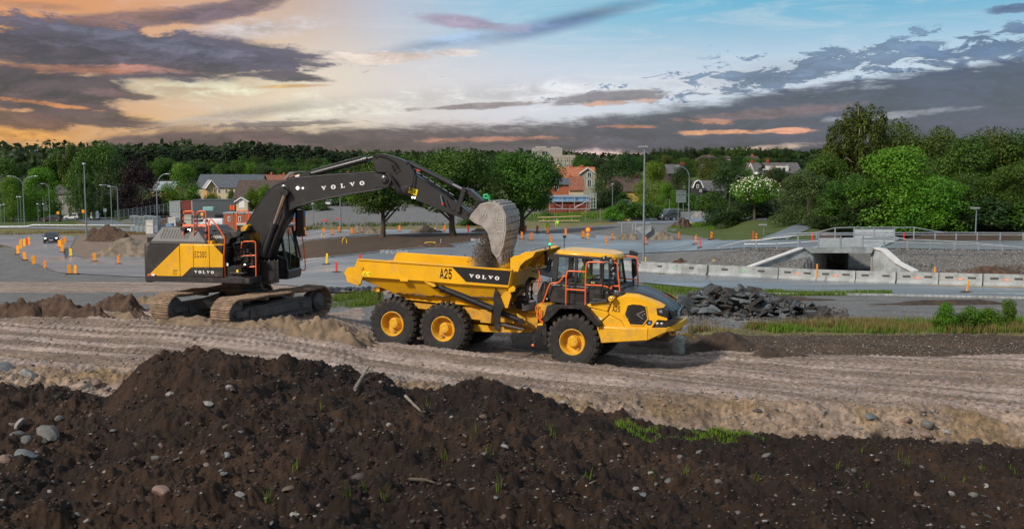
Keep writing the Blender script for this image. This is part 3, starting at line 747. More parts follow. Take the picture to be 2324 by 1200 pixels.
def person(name,label,root_loc,rz,joints,scale=1.0,hand_r=True,vest=None,group=None,parent=None,cap=None):
 """one continuous skinned body; joints: dict of named points (metres, facing +x)"""
 J=joints
 names=['pelvis','waist','chest','neck','headb','headm','headt','shL','elL','wrL','haL','shR','elR','wrR','haR','hipL','knL','anL','toL','hipR','knR','anR','toR']
 edges=[(0,1),(1,2),(2,3),(3,4),(4,5),(5,6),(2,7),(7,8),(8,9),(9,10),(2,11),(11,12),(12,13),(13,14),(0,15),(15,16),(16,17),(17,18),(0,19),(19,20),(20,21),(21,22)]
 rad=[.15,.14,.16,.06,.075,.10,.07,.085,.06,.045,.035,.085,.06,.045,.035,.11,.08,.055,.045,.11,.08,.055,.045]
 fing=[]
 vs=[Vector(J[k])for k in names]
 for hv,wv in((10,9),(14,13)):
  d=(vs[hv]-vs[wv]).normalized();sd=d.cross(Vector((0,0,1)))
  sd=sd.normalized()if sd.length>.1 else Vector((0,1,0))
  for k in range(5):
   off=(k-1.5)*.019 if k<4 else-.05
   b=vs[hv]+sd*off*.8+(d*.02 if k<4 else-d*.01)
   e1=b+d*(.035 if k<4 else .02)+sd*(off*.25)
   e2=e1+d*(.028-abs(k-1.5)*.004)+Vector((0,0,-.012))
   n0=len(vs);vs+=[b,e1,e2];rad+=[.012,.0095,.0075];edges+=[(hv,n0),(n0,n0+1),(n0+1,n0+2)]
 me=bpy.data.meshes.new(name)
 me.from_pydata([tuple(v)for v in vs],edges,[])
 o=bpy.data.objects.new(name,me);COL.objects.link(o)
 sk=o.modifiers.new('skin','SKIN');sk.use_smooth_shade=True
 lay=me.skin_vertices[0].data if len(me.skin_vertices)else None
 if lay is None:
  bm=bmesh.new();bm.from_mesh(me);bm.verts.layers.skin.verify();bm.to_mesh(me);bm.free();lay=me.skin_vertices[0].data
 for i,r in enumerate(rad):
  lay[i].radius=(r,r*(.8 if i in(1,2)else 1));lay[i].use_root=(i==0)
 ss=o.modifiers.new('sub','SUBSURF');ss.levels=1;ss.render_levels=1
 dg=bpy.context.evaluated_depsgraph_get()
 m2=bpy.data.meshes.new_from_object(o.evaluated_get(dg));o.modifiers.clear()
 old=o.data;o.data=m2;bpy.data.meshes.remove(old)
 m2.materials.clear()
 for q in(M_HIVIS,M_SKIN,M_HAIR,M_REFL):m2.materials.append(q)
 hz=J['headb'][2];nk=Vector(J['neck']);cu=Vector(J['headm'])
 pts=[Vector(J[k])for k in('haL','haR')]
 pel=Vector(J['pelvis']);ch=Vector(J['chest'])
 for p_ in m2.polygons:
  c_=p_.center;k=0
  if(c_-cu).length<.16 and(c_-nk).length>.05:k=1
  elif min((c_-q).length for q in pts)<.11:k=1
  else:
   dleg=min(((c_-Vector(J[q])).length)for q in('knL','knR','anL','anR','toL','toR'))
   if dleg<(c_-ch).length*.6 and dleg<.32:k=2 if vest!='full' else 0
   ax=(ch-pel);tt=(c_-pel).dot(ax)/ax.length_squared
   if .25<tt<.42 and(c_-(pel+ax*tt)).length<.2:k=3
  p_.material_index=k
 m2.shade_smooth()
 o.location=root_loc;o.rotation_euler=(0,0,rz);o.scale=(scale,)*3
 if parent is not None:o.parent=parent
 if label:tag(o,label,'person',group)
 hd=Vector(J['headm'])
 h=MB();h.ell(hd+Vector((-.012,0,.035)),(.118,.108,.105),14,9)
 if cap:h.ell(hd+Vector((.08,0,.06)),(.09,.085,.014),12,5)
 h.build('cap' if cap else 'hair',cap or M_HAIR,o)
 e=MB();f_=Vector((1,0,0))
 for sy in(-1,1):e.ell(hd+Vector((.094,.034*sy,.005)),(.010,.014,.008),8,5)
 e.build('eyes',M_BLT,o)
 e=MB();e.ell(hd+Vector((.108,0,-.025)),(.018,.013,.024),8,6);e.ell(hd+Vector((.094,0,-.065)),(.012,.028,.008),8,5)
 for sy in(-1,1):e.ell(hd+Vector((0,.1*sy,-.01)),(.022,.012,.032),8,6)
 e.build('face',M_SKIN,o)
 return o
 # ------------ articulated dump truck
TK=Frame(TY,TPI,(1298,777),30.3,(0,-1.42,.8))
def zc(ox,oy,s):return lambda u,v:(ox+u/s,oy+v/s)
z3,z4,c4,n4,j4=zc(760,550,4.286),zc(1160,540,4.138),zc(1220,550,8.0),zc(1340,640,6.668),zc(1160,550,4.615)
def tr(zf,pts,y):return[TK.t(*zf(*q),y)for q in pts]
def tr3(zf,pts,y):return[TK.p(*zf(*q),y)for q in pts]
truck=TK.root('dump_truck','yellow six wheeled articulated dump truck with graphite hood, its load bed under the digging bucket','dump truck')
def off_poly(poly,d):
 n=len(poly);c_=Vector((sum(q[0]for q in poly)/n,sum(q[1]for q in poly)/n))
 return[tuple(Vector(q)+(c_-Vector(q)).normalized()*d)for q in poly]
def panel(mb,poly,y0,y1,ch=.03):
 """plate with a chamfered outer edge; y1 is the outer side"""
 q=off_poly(poly,ch);s_=1 if y1>y0 else-1
 mb.prism(poly,y0,y1-s_*ch);mb.prism2(poly,y1-s_*ch-s_*.0005,q,y1)
bed=MB()
side=tr(z3,[(220,165),(1720,270),(1690,440),(1150,402),(885,378),(270,337),(258,372),(250,402),(240,425),(115,382),(108,330),(85,297),(125,243),(186,243)],-1.42)
bed.prism(side,-1.42,-1.35);bed.prism([(q[0],q[1])for q in side],1.35,1.42)
prof=[(-7.45,2.22),(-5.67,1.60),(-4.6,1.53),(-2.62,1.52)]
def hull(mb,dy,dz):
 xs=[(-7.5,2.24),(-7.0,2.06),(-5.67,1.60),(-4.6,1.53),(-2.62,1.52),(-2.08,2.26)]
 yo=[1.36,1.2,.98,.95,.95,1.36]
 vs=[]
 for(x,z),y in zip(xs,yo):
  vs+=[(x,-1.36+dy,2.28+dz*.2),(x,-y+dy,z+dz),(x,y-dy,z+dz),(x,1.36-dy,2.28+dz*.2)]
 fs=[]
 for i in range(len(xs)-1):
  for k in range(3):fs.append((i*4+k,i*4+k+1,i*4+5+k,i*4+4+k))
 mb.add(vs,fs)
hull(bed,0,0)
hull(bed,.05,.06)
hb=[(-2.10,2.26),(-2.02,2.26),(-1.96,2.80),(-2.04,2.80)]
bed.prism(hb,-1.36,1.36)
sg=[(-1.99,2.78),(-1.96,2.98),(-1.86,3.14),(-1.66,3.28),(-1.30,3.36),(-1.30,3.40),(-1.70,3.33),(-1.92,3.18),(-2.02,3.0),(-2.05,2.78)]
bed.prism(sg,-1.30,1.30)
for yy in(-1.32,-.55,.35,1.25):
 bed.prism([(-1.97,2.76),(-1.93,2.98),(-1.84,3.12),(-1.64,3.25),(-1.32,3.34),(-1.44,3.22),(-1.66,3.05),(-1.78,2.86),(-1.84,2.74)]if abs(yy)<1 else[(-2.05,2.76),(-2.07,3.14),(-1.98,3.22),(-1.72,3.28),(-1.60,3.38),(-1.28,3.385),
(-1.36,3.24),(-1.60,3.1),(-1.74,2.95),(-1.80,2.76)],yy-.03,yy+.03)
bed.bb(-2.0,-1.90,-1.38,1.38,2.74,2.80)
bed_o=bed.build('load_bed',M_YEL,truck,30,bevel=.008)
m_=MB()
rail=tr(z3,[(222,158),(1722,263),(1722,277),(222,172)],-1.45)
m_.prism(rail,-1.46,-1.36);m_.prism(rail,1.36,1.46)
r2=tr(z3,[(690,538),(1000,573),(1560,612),(1700,620),(1700,634),(1560,626),(1000,588),(690,552)],-1.0)
m_.prism(r2,-1.03,-.93);m_.prism(r2,.93,1.03)
low=tr(z3,[(1690,436),(1715,520),(1680,640),(1560,628),(1600,540)],-1.28)
m_.prism(low,-1.28,-1.22)
m_.prism(tr(z3,[(150,328),(235,408),(225,424),(135,345)],-1.47),-1.47,-1.42)
m_.prism(tr(z3,[(630,355),(712,362),(708,382),(634,378)],-1.47),-1.47,-1.42)
m_.prism(tr(z3,[(1735,420),(1760,440),(1752,475),(1690,490),(1690,450)],-1.4),-1.43,-1.38)
m_.prism(tr(z3,[(870,378),(970,400),(990,425),(960,432),(900,400)],-1.4),-1.44,-1.36)
m_.build('bed_rail',M_YEL,truck,30,bevel=.006)
m_=MB();k=tr(z3,[(262,250)],-1.43)[0]
m_.lathe([(.0,-.02),(.055,-.02),(.06,0)],(k[0],-1.43,k[1]),'y',20);m_.build('hinge_pin',M_YELD,truck)
m_=MB();dec=tr(z3,[(1137,238),(1710,283),(1685,416),(1275,383)],-1.424);m_.prism(dec,-1.4245,-1.421)
m_.build('name_panel',M_DECAL,truck,0)
ex=Vector((dec[1][0]-dec[0][0],0,dec[1][1]-dec[0][1])).normalized();ey=Vector((-ex.z,0,ex.x))
m_=MB();o_=TK.p(*z3(1308,343),-1.427)
slab(m_,'VOLVO',o_,ex,ey,.112,1.86);m_.build('bed_lettering',M_WHT,truck,0,fixn=False,weld=False)
m_=MB();o_=TK.p(*z3(1024,343),-1.4225)
lettering(m_,'A25',o_,ex,ey,.262,.225,.17,.47);m_.build('model_number',M_BLT,truck,0,fixn=False,weld=False)
m_=MB();w_=tr(z3,[(272,281),(346,284),(344,327),(270,323)],-1.424);m_.prism(w_,-1.4245,-1.421)
wl=m_.build('warning_label',M_LBL,truck,0)
m_=MB();c_=[(q[0],-1.4265,q[1])for q in tr(z3,[(279,318),(310,320),(295,290)],-1.4265)]
for a,b in zip(c_,c_[1:]+c_[:1]):m_.cyl(a,b,.006,n=5)
m_.cyl(TK.p(*z3(318,305),-1.4265),TK.p(*z3(338,306),-1.4265),.006,n=5);m_.cyl(TK.p(*z3(337,295),-1.4265),TK.p(*z3(337,318),-1.4265),.006,n=5)
m_.build('label_symbol',M_BLT,wl)
for sy in(-1,1):
 A,B=TK.p(*z3(985,420),-1.25),TK.p(*z3(1810,768),-1.05)
 A=Vector((A[0],1.27*sy,A[2]));B=Vector((B[0],.98*sy,B[2]));d=(B-A)
 m_=MB();m_.cyl(A+d*.06,A+d*.66,.098,n=20);m_.cyl(A+d*.06,A+d*.10,.115,n=20);m_.cyl(A+d*.62,A+d*.67,.118,n=20)
 m_.cyl(A+Vector((0,-.08,0)),A+Vector((0,.08,0)),.085,n=16);m_.cyl(A,A+d*.07,.06)
 hc=m_.build('hoist_cylinder',M_BLK,truck)
 m_=MB();m_.cyl(A+d*.67,B,.085,n=16);m_.cyl(B+Vector((0,-.09,0)),B+Vector((0,.09,0)),.10,n=16);m_.build('cylinder_base',M_HOSE,hc)
m_=MB();m_.tube([TK.p(*z3(1060,425),-1.25),TK.p(*z3(1300,520),-1.2),TK.p(*z3(1560,625),-1.12)],.018,6);m_.build('hydraulic_pipe',M_HOSE,truck)
m_=MB();m_.prism(tr(z3,[(1562,440),(1545,520),(1546,700),(1556,835),(1604,872),(1612,700),(1642,622),(1584,478)],-1.34),-1.36,-1.32)
m_.build('mud_flap',M_BLK,truck,30)
m_=MB()
for sy in(-1,1):
 m_.bb(-6.6,-1.35,.38*sy,.62*sy,.98,1.42)
m_.bb(-4.3,-2.0,-.95,.95,1.12,1.44)
m_.prism(tr(z3,[(740,578),(1000,600),(1420,632),(1530,640),(1520,745),(1380,735),(1240,690),(800,640)],-.9),-.92,.92)
m_.build('rear_frame',M_YELD,truck,30,bevel=.01)
m_=MB();m_.prism(tr(z3,[(1418,650),(1528,660),(1522,788),(1414,778)],-1.1),-1.12,-.9);m_.build('tool_box',M_YELD,truck,30,bevel=.012)
m_=MB();m_.prism(tr(z3,[(1300,790),(1600,815),(1830,860),(1795,878),(1480,870),(1310,862)],-.72),-.74,-.5);m_.build('bogie_beam',M_YEL,truck,30,bevel=.01)
m_=MB();m_.cyl(TK.p(*z3(1608,790),-.9),TK.p(*z3(1840,842),-.72),.05,n=14);m_.build('steering_rod',M_STL,truck)
for xx in(0,-4.17,-5.91):
 m_=MB();m_.cyl((xx,-1.0,.80),(xx,1.0,.80),.17,n=16);m_.ell((xx,0,.82),(.36,.3,.33),16,10);m_.build('axle',M_DSTL,truck)
m_=MB()
m_.bb(-5.6,-4.5,-.75,-.6,.72,.95);m_.build('equaliser_bar',M_DSTL,truck);m_=MB();m_.bb(-5.6,-4.5,.6,.75,.72,.95)
m_.build('equaliser_bar',M_DSTL,truck)
m_=MB()
for q in((436,510),(570,520)):
 a=TK.p(*z3(*q),-.85);m_.bb(a[0]-.04,a[0]+.04,-.9,-.86,a[2]-.18,a[2]+.12)
m_.build('rear_bracket',M_BLK,truck,0)
m_=MB();a=TK.p(*z3(415,450),-.9);m_.bb(a[0]-.1,a[0]+.1,-.95,.95,a[2]-.09,a[2]+.06);m_.build('tail_beam',M_YEL,truck,0)
def wheel_meshes():
 R=.80
 tb=MB()
 pr=[(.38,-.27),(.42,-.295),(.50,-.302),(.60,-.315),(.655,-.318),(.66,-.308),(.70,-.31),(.745,-.30),(.765,-.26),(.77,-.15),(.772,0),(.77,.15),(.765,.26),(.745,.30),(.66,.308),(.60,.315),(.42,.295),(.38,.27)]
 tb.lathe(pr,(0,0,0),'y',64,caps=False)
 lg=MB();N=26
 for side_ in(-1,1):
  for k in range(N):
   a0=2*math.pi*(k+(.5 if side_>0 else 0))/N
   def pt(r,da,y):
    a=a0+da;return(r*math.cos(a),y*side_,r*math.sin(a))
   w=.072
   vs=[pt(.735,-w,.318),pt(.735,w,.318),pt(.60+.07,w*.8,.322),pt(.67,-w*.8,.322),pt(.818,-w,.262),pt(.818,w,.262),pt(.822,w*.75+.05,.03),pt(.822,-w*.75+.05,.03),
pt(.755,-w,.262),pt(.755,w,.262),pt(.762,w*.75+.05,.03),pt(.762,-w*.75+.05,.03)]
   lg.add(vs,[(0,1,5,4),(4,5,6,7),(0,4,8),(1,9,5),(7,6,10,11),(4,7,11,8),(5,9,10,6),(0,3,2,1),(0,8,3),(1,2,9)])
 return tb,lg
tb,lg=wheel_meshes()
def rim_mesh():
 r=MB()
 r.lathe([(.40,-.265),(.395,-.30),(.375,-.305),(.36,-.285),(.345,-.26),(.33,-.20),(.31,-.09),(.30,-.06),(.05,-.055)],(0,0,0),'y',48,caps=False)
 r.lathe([(.0,-.215),(.13,-.215),(.15,-.20),(.16,-.14),(.185,-.12),(.20,-.055)],(0,0,0),'y',32)
 return r
def bolts_mesh():
 r=MB()
 for k in range(14):
  a=2*math.pi*k/14;r.cyl((.172*math.cos(a),-.05,.172*math.sin(a)),(.172*math.cos(a),-.145,.172*math.sin(a)),.0125,n=6)
 for k in range(8):
  a=2*math.pi*k/8;r.cyl((.095*math.cos(a),-.2,.095*math.sin(a)),(.095*math.cos(a),-.226,.095*math.sin(a)),.011,n=6)
 r.bb(.24,.30,-.2,-.12,-.04,.07)
 return r
we=bpy.data.objects.new('wheel',None)
wt=tb.build('tyre',M_TYRE,None,40)
wl_=lg.build('tread',M_TREAD,None,25,bevel=.006)
wr=rim_mesh().build('rim',M_YEL,None,30)
wb=bolts_mesh().build('hub_bolts',M_YELD,None,30)
first=True
for xx in(0,-4.17,-5.91):
 for sy in(-1,1):
  parts=[wt,wl_,wr,wb]if first else[q.copy()for q in(wt,wl_,wr,wb)]
  if not first:
   for q in parts:COL.objects.link(q)
  first=False
  rz=0 if sy<0 else math.pi
  parts[0].name='wheel'
  parts[0].parent=truck;parts[0].location=(xx,1.115*sy,.81)
  parts[0].rotation_euler=(0,random.uniform(0,3),rz)
  for q in parts[1:]:q.parent=parts[0]
m_=MB()
m_.prism(tr(j4,[(0,720),(60,700),(255,705),(290,650),(415,655),(330,790),(275,840),(250,880),(140,885),(100,860),(0,830)],-.55),-.56,.56)
m_.prism(tr(j4,[(60,740),(160,800),(140,870),(100,830)],-.95),-1.02,-.9)
m_.prism(tr(j4,[(280,640),(420,655),(330,795),(262,770)],-1.2),-1.22,-.5)
m_.prism(tr(j4,[(0,880),(140,890),(272,880),(215,940),(120,935),(0,930)],-.4),-.45,.45)
m_.build('hitch_frame',M_YELD,truck,30,bevel=.008)
m_=MB();m_.prism(tr(j4,[(180,725),(243,727),(243,783),(180,781)],-.565),-.566,-.5605);hl=m_.build('hitch_label',M_LBL,truck,0)
m_=MB()
for a,b in(((192,740),(205,770)),((222,740),(232,772)),((185,753),(240,755)),((211,728),(211,780))):m_.cyl(TK.p(*j4(*a),-.567),TK.p(*j4(*b),-.567),.006,n=5)
m_.build('label_symbol',M_BLT,hl)
m_=MB();rnd=random.Random(5)
for k in range(16):
 o1,o2=rnd.uniform(-12,12),rnd.uniform(-.25,.25)
 m_.tube([TK.p(*j4(250+o1*.8,380+o1*.4),-.35+o2),TK.p(*j4(205+o1,378+o1),-.5+o2),TK.p(*j4(168+o1,430+o1),-.6+o2),TK.p(*j4(162+o1,520+rnd.uniform(-20,20)),-.62+o2),TK.p(*j4(175+o1,600+rnd.uniform(-10,30)),-.6+o2),TK.p(*j4(120+3*o1,
680+o1),-.62+o2)],.024,6)
for k in range(9):
 y0=640+k*9
 m_.tube([TK.p(*j4(70+rnd.uniform(-20,30),y0-30),-.8),TK.p(*j4(120,y0+8),-.86),TK.p(*j4(190,y0-4),-.88),TK.p(*j4(265,y0-24),-.8)],.016,6)
for k in range(8):
 m_.tube([TK.p(*j4(205+k*3,430),-.4),TK.p(*j4(225-k*3,520+k*4),-.5),TK.p(*j4(200+k*5,600),-.6)],.018,6)
m_.build('hydraulic_hoses',M_HOSE,truck,60)
m_=MB()
m_.prism(tr(j4,[(62,560),(130,575),(120,690),(55,690)],-.7),-.75,-.35);m_.prism(tr(j4,[(275,540),(330,420),(420,470),(330,660),(275,655)],-.85),-.87,-.2)
m_.prism(tr(j4,[(380,385),(412,380),(410,414),(380,416)],-1.0),-1.02,-.98)
m_.prism(tr(j4,[(210,300),(250,290),(300,280),(345,300),(420,370),(330,345),(250,318)],-.95),-.98,.2)
m_.cyl(TK.p(*j4(120,612),-.72),TK.p(*j4(160,620),-.72),.05);m_.ell(TK.p(*j4(140,600),-.8),(.07,.05,.07))
m_.build('valve_block',M_BLK,truck,30,bevel=.006)
m_=MB();m_.cyl(TK.p(*j4(185,620),-.78),TK.p(*j4(265,650),-.74),.03);m_.cyl(TK.p(*j4(352,425),-.99),TK.p(*j4(350,490),-.99),.018);m_.bb(*(lambda a:(a[0]-.04,a[0]+.04,-1.03,-1.0,a[2]-.05,a[2]+.05))(TK.p(*j4(395,400),-1.0)))
m_.build('steel_fittings',M_STL,truck)
m_=MB()
a=TK.p(*j4(310,850),-1.25);m_.prism(tr(j4,[(280,862),(345,845),(310,985),(245,970)],-1.25),-1.28,-1.0)
m_.build('step_strap',M_BLK,truck,0)
m_=MB();m_.prism(tr(j4,[(278,850),(342,842),(340,866),(280,870)],-1.29),-1.295,-1.0);m_.build('step_tread',M_YEL,truck,0)
m_=MB();m_.tube([TK.p(*j4(245,960),-1.25),TK.p(*j4(236,1010),-1.26),TK.p(*j4(245,1040),-1.25),TK.p(*j4(228,1070),-1.26)],.012,6);m_.build('chain',M_STL,truck)
m_=MB();m_.ell(TK.p(*j4(228,1076),-1.26),(.05,.03,.045));m_.build('hook',M_ORG,truck)
YC=.84
roof_=tr(c4,[(300,152),(380,175),(900,222),(1170,245),(1225,222),(1440,232),(1540,205),(1540,190),(1500,150)],-YC)
m_=MB()
def rp(u,v,y):return TK.p(*c4(u,v),y)
x0=TK.t(*c4(300,160),-YC)[0];x1=TK.t(*c4(1170,232),-YC)[0];x2=TK.t(*c4(1560,205),0)[0]-.02
zt=3.41
out=[(x0,-.60),(x0+.16,-YC),(x1,-YC),(x2-.1,-.60),(x2,-.3),(x2,.3),(x2-.1,.60),(x1,YC),(x0+.16,YC),(x0,.60)]
out2=[(q[0]*.94+.01,q[1]*.86)for q in out]
n_=len(out)
vs=[(q[0],q[1],zt-.10-(.05 if q[0]>x1+.05 else 0))for q in out]+[(q[0],q[1],zt-.03-(.05 if q[0]>x1+.05 else 0))for q in out]+[(q[0],q[1],zt+.035-(.03 if q[0]>x1+.05 else 0))for q in out2]
fs=[tuple(range(n_))]+[(i,(i+1)%n_,n_+(i+1)%n_,n_+i)for i in range(n_)]+[(n_+i,n_+(i+1)%n_,2*n_+(i+1)%n_,2*n_+i)for i in range(n_)]+[tuple(range(2*n_,3*n_))]
m_.add(vs,fs);m_.build('cab_roof',M_YEL,truck,25,bevel=.012)
cabb=MB()
zb=2.46
zr=zt-.09
def post(xa,xb,y,za=zb,zb_=zr,xc=None,xd=None,w=.07):
 xc=xa if xc is None else xc;xd=xb if xd is None else xd
 for sy in((-1,1)if y else(0,)):
  yy=y*sy
  cabb.prism([(xa,za),(xb,za),(xd,zb_),(xc,zb_)],yy-w*sy,yy)if sy else cabb.prism([(xa,za),(xb,za),(xd,zb_),(xc,zb_)],-w,w)
def X4(u,v,y=-.84):return TK.t(*c4(u,v),y)[0]
xr0,xr1=X4(262,700),X4(352,700);xrt0,xrt1=X4(280,230),X4(388,230)
post(xr0,xr1,.86,xc=xrt0,xd=xrt1)
xm0,xm1=X4(662,760),X4(722,760);post(xm0,xm1,.855,xc=X4(680,240),xd=X4(735,240))
xf0,xf1=X4(1130,770),X4(1180,770);post(xf0,xf1,.855,xc=X4(1140,270),xd=X4(1190,280))
cabb.prism([(xr1,zb-.02),(xm1,zb-.02),(xf1,zb-.02),(xf1,zb+.05),(xr1,zb+.05)],-.852,-.80);cabb.prism([(xr1,zb-.02),(xf1,zb-.02),(xf1,zb+.05),(xr1,zb+.05)],.80,.852)
cabb.bb(xrt0,X4(1190,280),-.852,-.78,zr-.07,zr+.01);cabb.bb(xrt0,X4(1190,280),.78,.852,zr-.07,zr+.01)
xw=X4(1460,740,-.5);xwt=X4(1380,290,-.5)
for sy in(-1,1):
 cabb.prism([(xw-.05,2.42),(xw+.02,2.42),(xwt+.02,zr-.02),(xwt-.05,zr-.02)],.50*sy,.56*sy)
 cabb.prism([(xf1,2.30),(xw,2.30),(xw,2.46),(xf1,2.46)],.50*sy,.56*sy)
 cabb.tube([(xf1,.83*sy,zr-.04),(xwt,.52*sy,zr-.04)],.035,6);cabb.tube([(xf1,.83*sy,zb),(xw,.52*sy,zb-.03)],.035,6)
cabb.bb(xw-.03,xw+.02,-.5,.5,2.36,2.46);cabb.bb(xwt-.04,xwt+.02,-.5,.5,zr-.06,zr)
cabb.bb(xr0,xr0+.06,-.8,.8,1.5,2.55);cabb.bb(xrt0,xrt0+.06,-.8,.8,zr-.1,zr)
cabb.bb(xr0,xw,-.80,.80,1.36,1.48);cabb.bb(xm0+.02,xf1,.80,.852,1.5,2.46);cabb.bb(xr0,xm0,.80,.852,1.5,2.46)
cabb.build('cab_frame',M_GRY,truck,30,bevel=.01)
for sy in(-1,1):
 for q in([(xr1,.83*sy,zb+.04),(xm0,.83*sy,zb+.04),(X4(680,240),.83*sy,zr-.05),(xrt1,.83*sy,zr-.05)],[(xm1,.83*sy,zb+.04),(xf0,.83*sy,zb+.04),(X4(1140,270),.83*sy,zr-.05),(X4(735,240),.83*sy,zr-.05)],
[(xf1,.81*sy,zb),(xw-.02,.54*sy,zb),(xwt-.02,.54*sy,zr-.05),(X4(1190,280),.81*sy,zr-.05)]):
  m_=MB();m_.add(q,[(0,1,2,3)]);m_.build('side_window',GLASS,truck,0,fixn=False)
m_=MB();m_.add([(xw,-.5,2.44),(xw,.5,2.44),(xwt,.5,zr-.05),(xwt,-.5,zr-.05)],[(0,1,2,3)]);m_.build('windscreen',GLASS,truck,0,fixn=False)
m_=MB();m_.add([(xr0+.03,-.75,2.55),(xr0+.03,.75,2.55),(xrt0+.03,.75,zr-.09),(xrt0+.03,-.75,zr-.09)],[(0,1,2,3)]);m_.build('rear_window',GLASS,truck,0,fixn=False)
m_=MB();m_.bb(xm1-.02,xm1+.5,-.26,.26,1.9,2.02);m_.prism([(xm1-.1,2.0),(xm1+.05,2.0),(xm1-.02,2.75),(xm1-.14,2.75)],-.25,.25);m_.bb(xr1+.05,xr1+.5,-.2,.5,1.9,2.5)
m_.build('driver_seat',M_HAIR,truck,30,bevel=.03)
m_=MB();m_.bb(xw-.45,xw-.12,-.5,.5,2.0,2.50);m_.tube([(xw-.42+.1*math.cos(a),.19*math.sin(a),2.55+.15*math.cos(a))for a in np.linspace(0,6.1,18)],.016,6,closed=True);m_.cyl((xw-.42,0,2.55),(xw-.3,0,2.2),.03)
m_.build('dashboard',M_BLK,truck,30,bevel=.015)
m_=MB();a=rp(1035,730,-.835);m_.bb(a[0]-.05,a[0]+.02,-.846,-.844,a[2]-.02,a[2]+.02);m_.build('window_sticker',M_LBL,truck,0)
a=rp(1010,725,-.835);m_=MB();m_.bb(a[0]-.06,a[0]-.02,-.846,-.844,a[2]-.02,a[2]+.02);m_.build('window_sticker',M_WHT,truck,0)
m_=MB()
YB=-1.08
rearp=tr(c4,[(232,760),(300,752),(655,790),(675,800),(655,1130),(430,1112),(262,1088),(205,1020),(190,900)],YB)
doorp=tr(c4,[(700,785),(1160,830),(1290,862),(1340,1000),(1290,1075),(950,1105),(870,1150),(668,1130),(684,805)],YB)
fwd=tr(c4,[(1300,862),(1500,880),(1570,905),(1560,965),(1480,985),(1420,1000),(1345,1010)],YB)
for pl in(rearp,doorp,fwd):
 panel(m_,pl,YB+.10,YB,.03);m_.prism(pl,.98,1.08)
m_.prism(tr(c4,[(232,760),(700,785),(1160,825),(1560,880),(1560,960),(870,1150),(430,1112),(190,1000)],YB+.1),YB+.101,.975)
m_.build('lower_body',M_GRY,truck,25,bevel=.01)
m_=MB()
v_=tr(c4,[(262,830),(640,870),(650,960),(600,1030),(300,1000),(258,950)],YB-.004)
m_.prism(v_,YB-.006,YB+.02)
v2=tr(c4,[(690,915),(740,905),(1010,925),(1280,950),(1290,1010),(940,1080),(700,1075)],YB-.004)
m_.prism(v2,YB-.005,YB+.02)
m_.prism(tr(c4,[(650,800),(690,800),(672,1130),(650,1130)],YB-.003),YB-.004,YB+.02)
m_.build('vent_panel',M_BLK,truck,0)
m_=MB();a=TK.p(*c4(467,775),YB);m_.bb(a[0]-.04,a[0]+.04,YB-.003,YB+.02,a[2]-.012,a[2]+.012);m_.build('sticker',M_LBL,truck,0)
m_=MB()
for q in((1260,908),(1355,920),(1410,925),(1455,932)):a=TK.p(*c4(*q),YB-.005);m_.ell(a,(.018,.008,.013),8,5)
a=TK.p(*c4(172,1025),YB+.05);m_.ell(a,(.035,.02,.035),10,6)
m_.build('side_lamp',M_LENS,truck)
m_=MB();m_.prism(tr(c4,[(950,1075),(1265,1050),(1290,1075),(945,1108)],-1.2),-1.26,-1.0);m_.prism(tr(c4,[(1000,1025),(1260,1032),(1260,1050),(1000,1042)],-1.2),-1.24,-1.0)
m_.build('step_plate',M_CHECK,truck,0,bevel=.004)
def lp(u,v,y):return TK.p(*n4(u,v),y)
m_=MB()
zn={}
secs=[]
e_pts=tr(n4,[(520,160),(700,185),(900,270),(1105,385),(1160,395)],-.80)
hx=[e_pts[0][0]-.55,e_pts[0][0]-.02,e_pts[1][0]-.05,e_pts[2][0]-.03,e_pts[3][0]-.05,e_pts[3][0]+.14,e_pts[3][0]+.24]
he=[2.40,2.39,2.34,2.22,2.03,1.93,1.86]
hc_=[2.42,2.45,2.46,2.35,2.15,2.01,1.89]
hw=[.92,.92,.90,.88,.84,.72,.62]
for x,ze,zc_,w in zip(hx,he,hc_,hw):
 secs.append([(x,-w,ze-.10),(x,-w,ze),(x,-w*.86,ze+(zc_-ze)*.55),(x,-w*.45,zc_-.01),(x,-w*.34,zc_-.035),(x,0,zc_-.03),(x,w*.34,zc_-.035),(x,w*.45,zc_-.01),(x,w*.86,ze+(zc_-ze)*.55),(x,w,ze),(x,w,ze-.10)])
vs=[q for s_ in secs for q in s_];n_=11
fs=[(i*n_+k,i*n_+k+1,(i+1)*n_+k+1,(i+1)*n_+k)for i in range(len(secs)-1)for k in range(n_-1)]
fs+=[tuple(range(n_)),tuple((len(secs)-1)*n_+k for k in range(n_))]+[((i+1)*n_,i*n_,i*n_+n_-1,(i+1)*n_+n_-1)for i in range(len(secs)-1)]
m_.add(vs,fs);m_.build('hood',M_GRY,truck,28,bevel=.012,seg=2)
m_=MB()
for k in range(9):
 y=-.8+.2*k;m_.bb(hx[0]+.1,hx[1]-.03,y-.05,y+.05,2.475,2.49)
m_.build('hood_walkway',M_CHECK,truck,0)
YH=-1.14
m_=MB()
main=tr(n4,[(275,455),(330,300),(405,240),(520,197),(700,215),(900,285),(1020,335),(1105,388),(1000,400),(1012,500),(1160,545),(1160,582),(1010,575),(925,692),(530,690),(465,580),(290,490)],YH)
m_.prism(main,YH+.07,YH)
inner=tr(n4,[(350,300),(530,250),(700,262),(1060,385),(1100,388),(900,285),(700,215),(520,197),(405,240)],YH)
fw2=tr(n4,[(165,615),(290,500),(465,590),(525,686),(160,662)],YH-.01)
panel(m_,fw2,YH+.08,YH-.015,.02)
fw3=tr(n4,[(0,395),(262,452),(282,492),(150,608),(60,545),(-60,410)],YH-.01)
panel(m_,fw3,YH+.08,YH-.02,.02)
fw4=tr(n4,[(-90,352),(0,320),(312,305),(258,445),(0,385),(-85,365)],YH-.01)
panel(m_,fw4,YH+.08,YH-.02,.02)
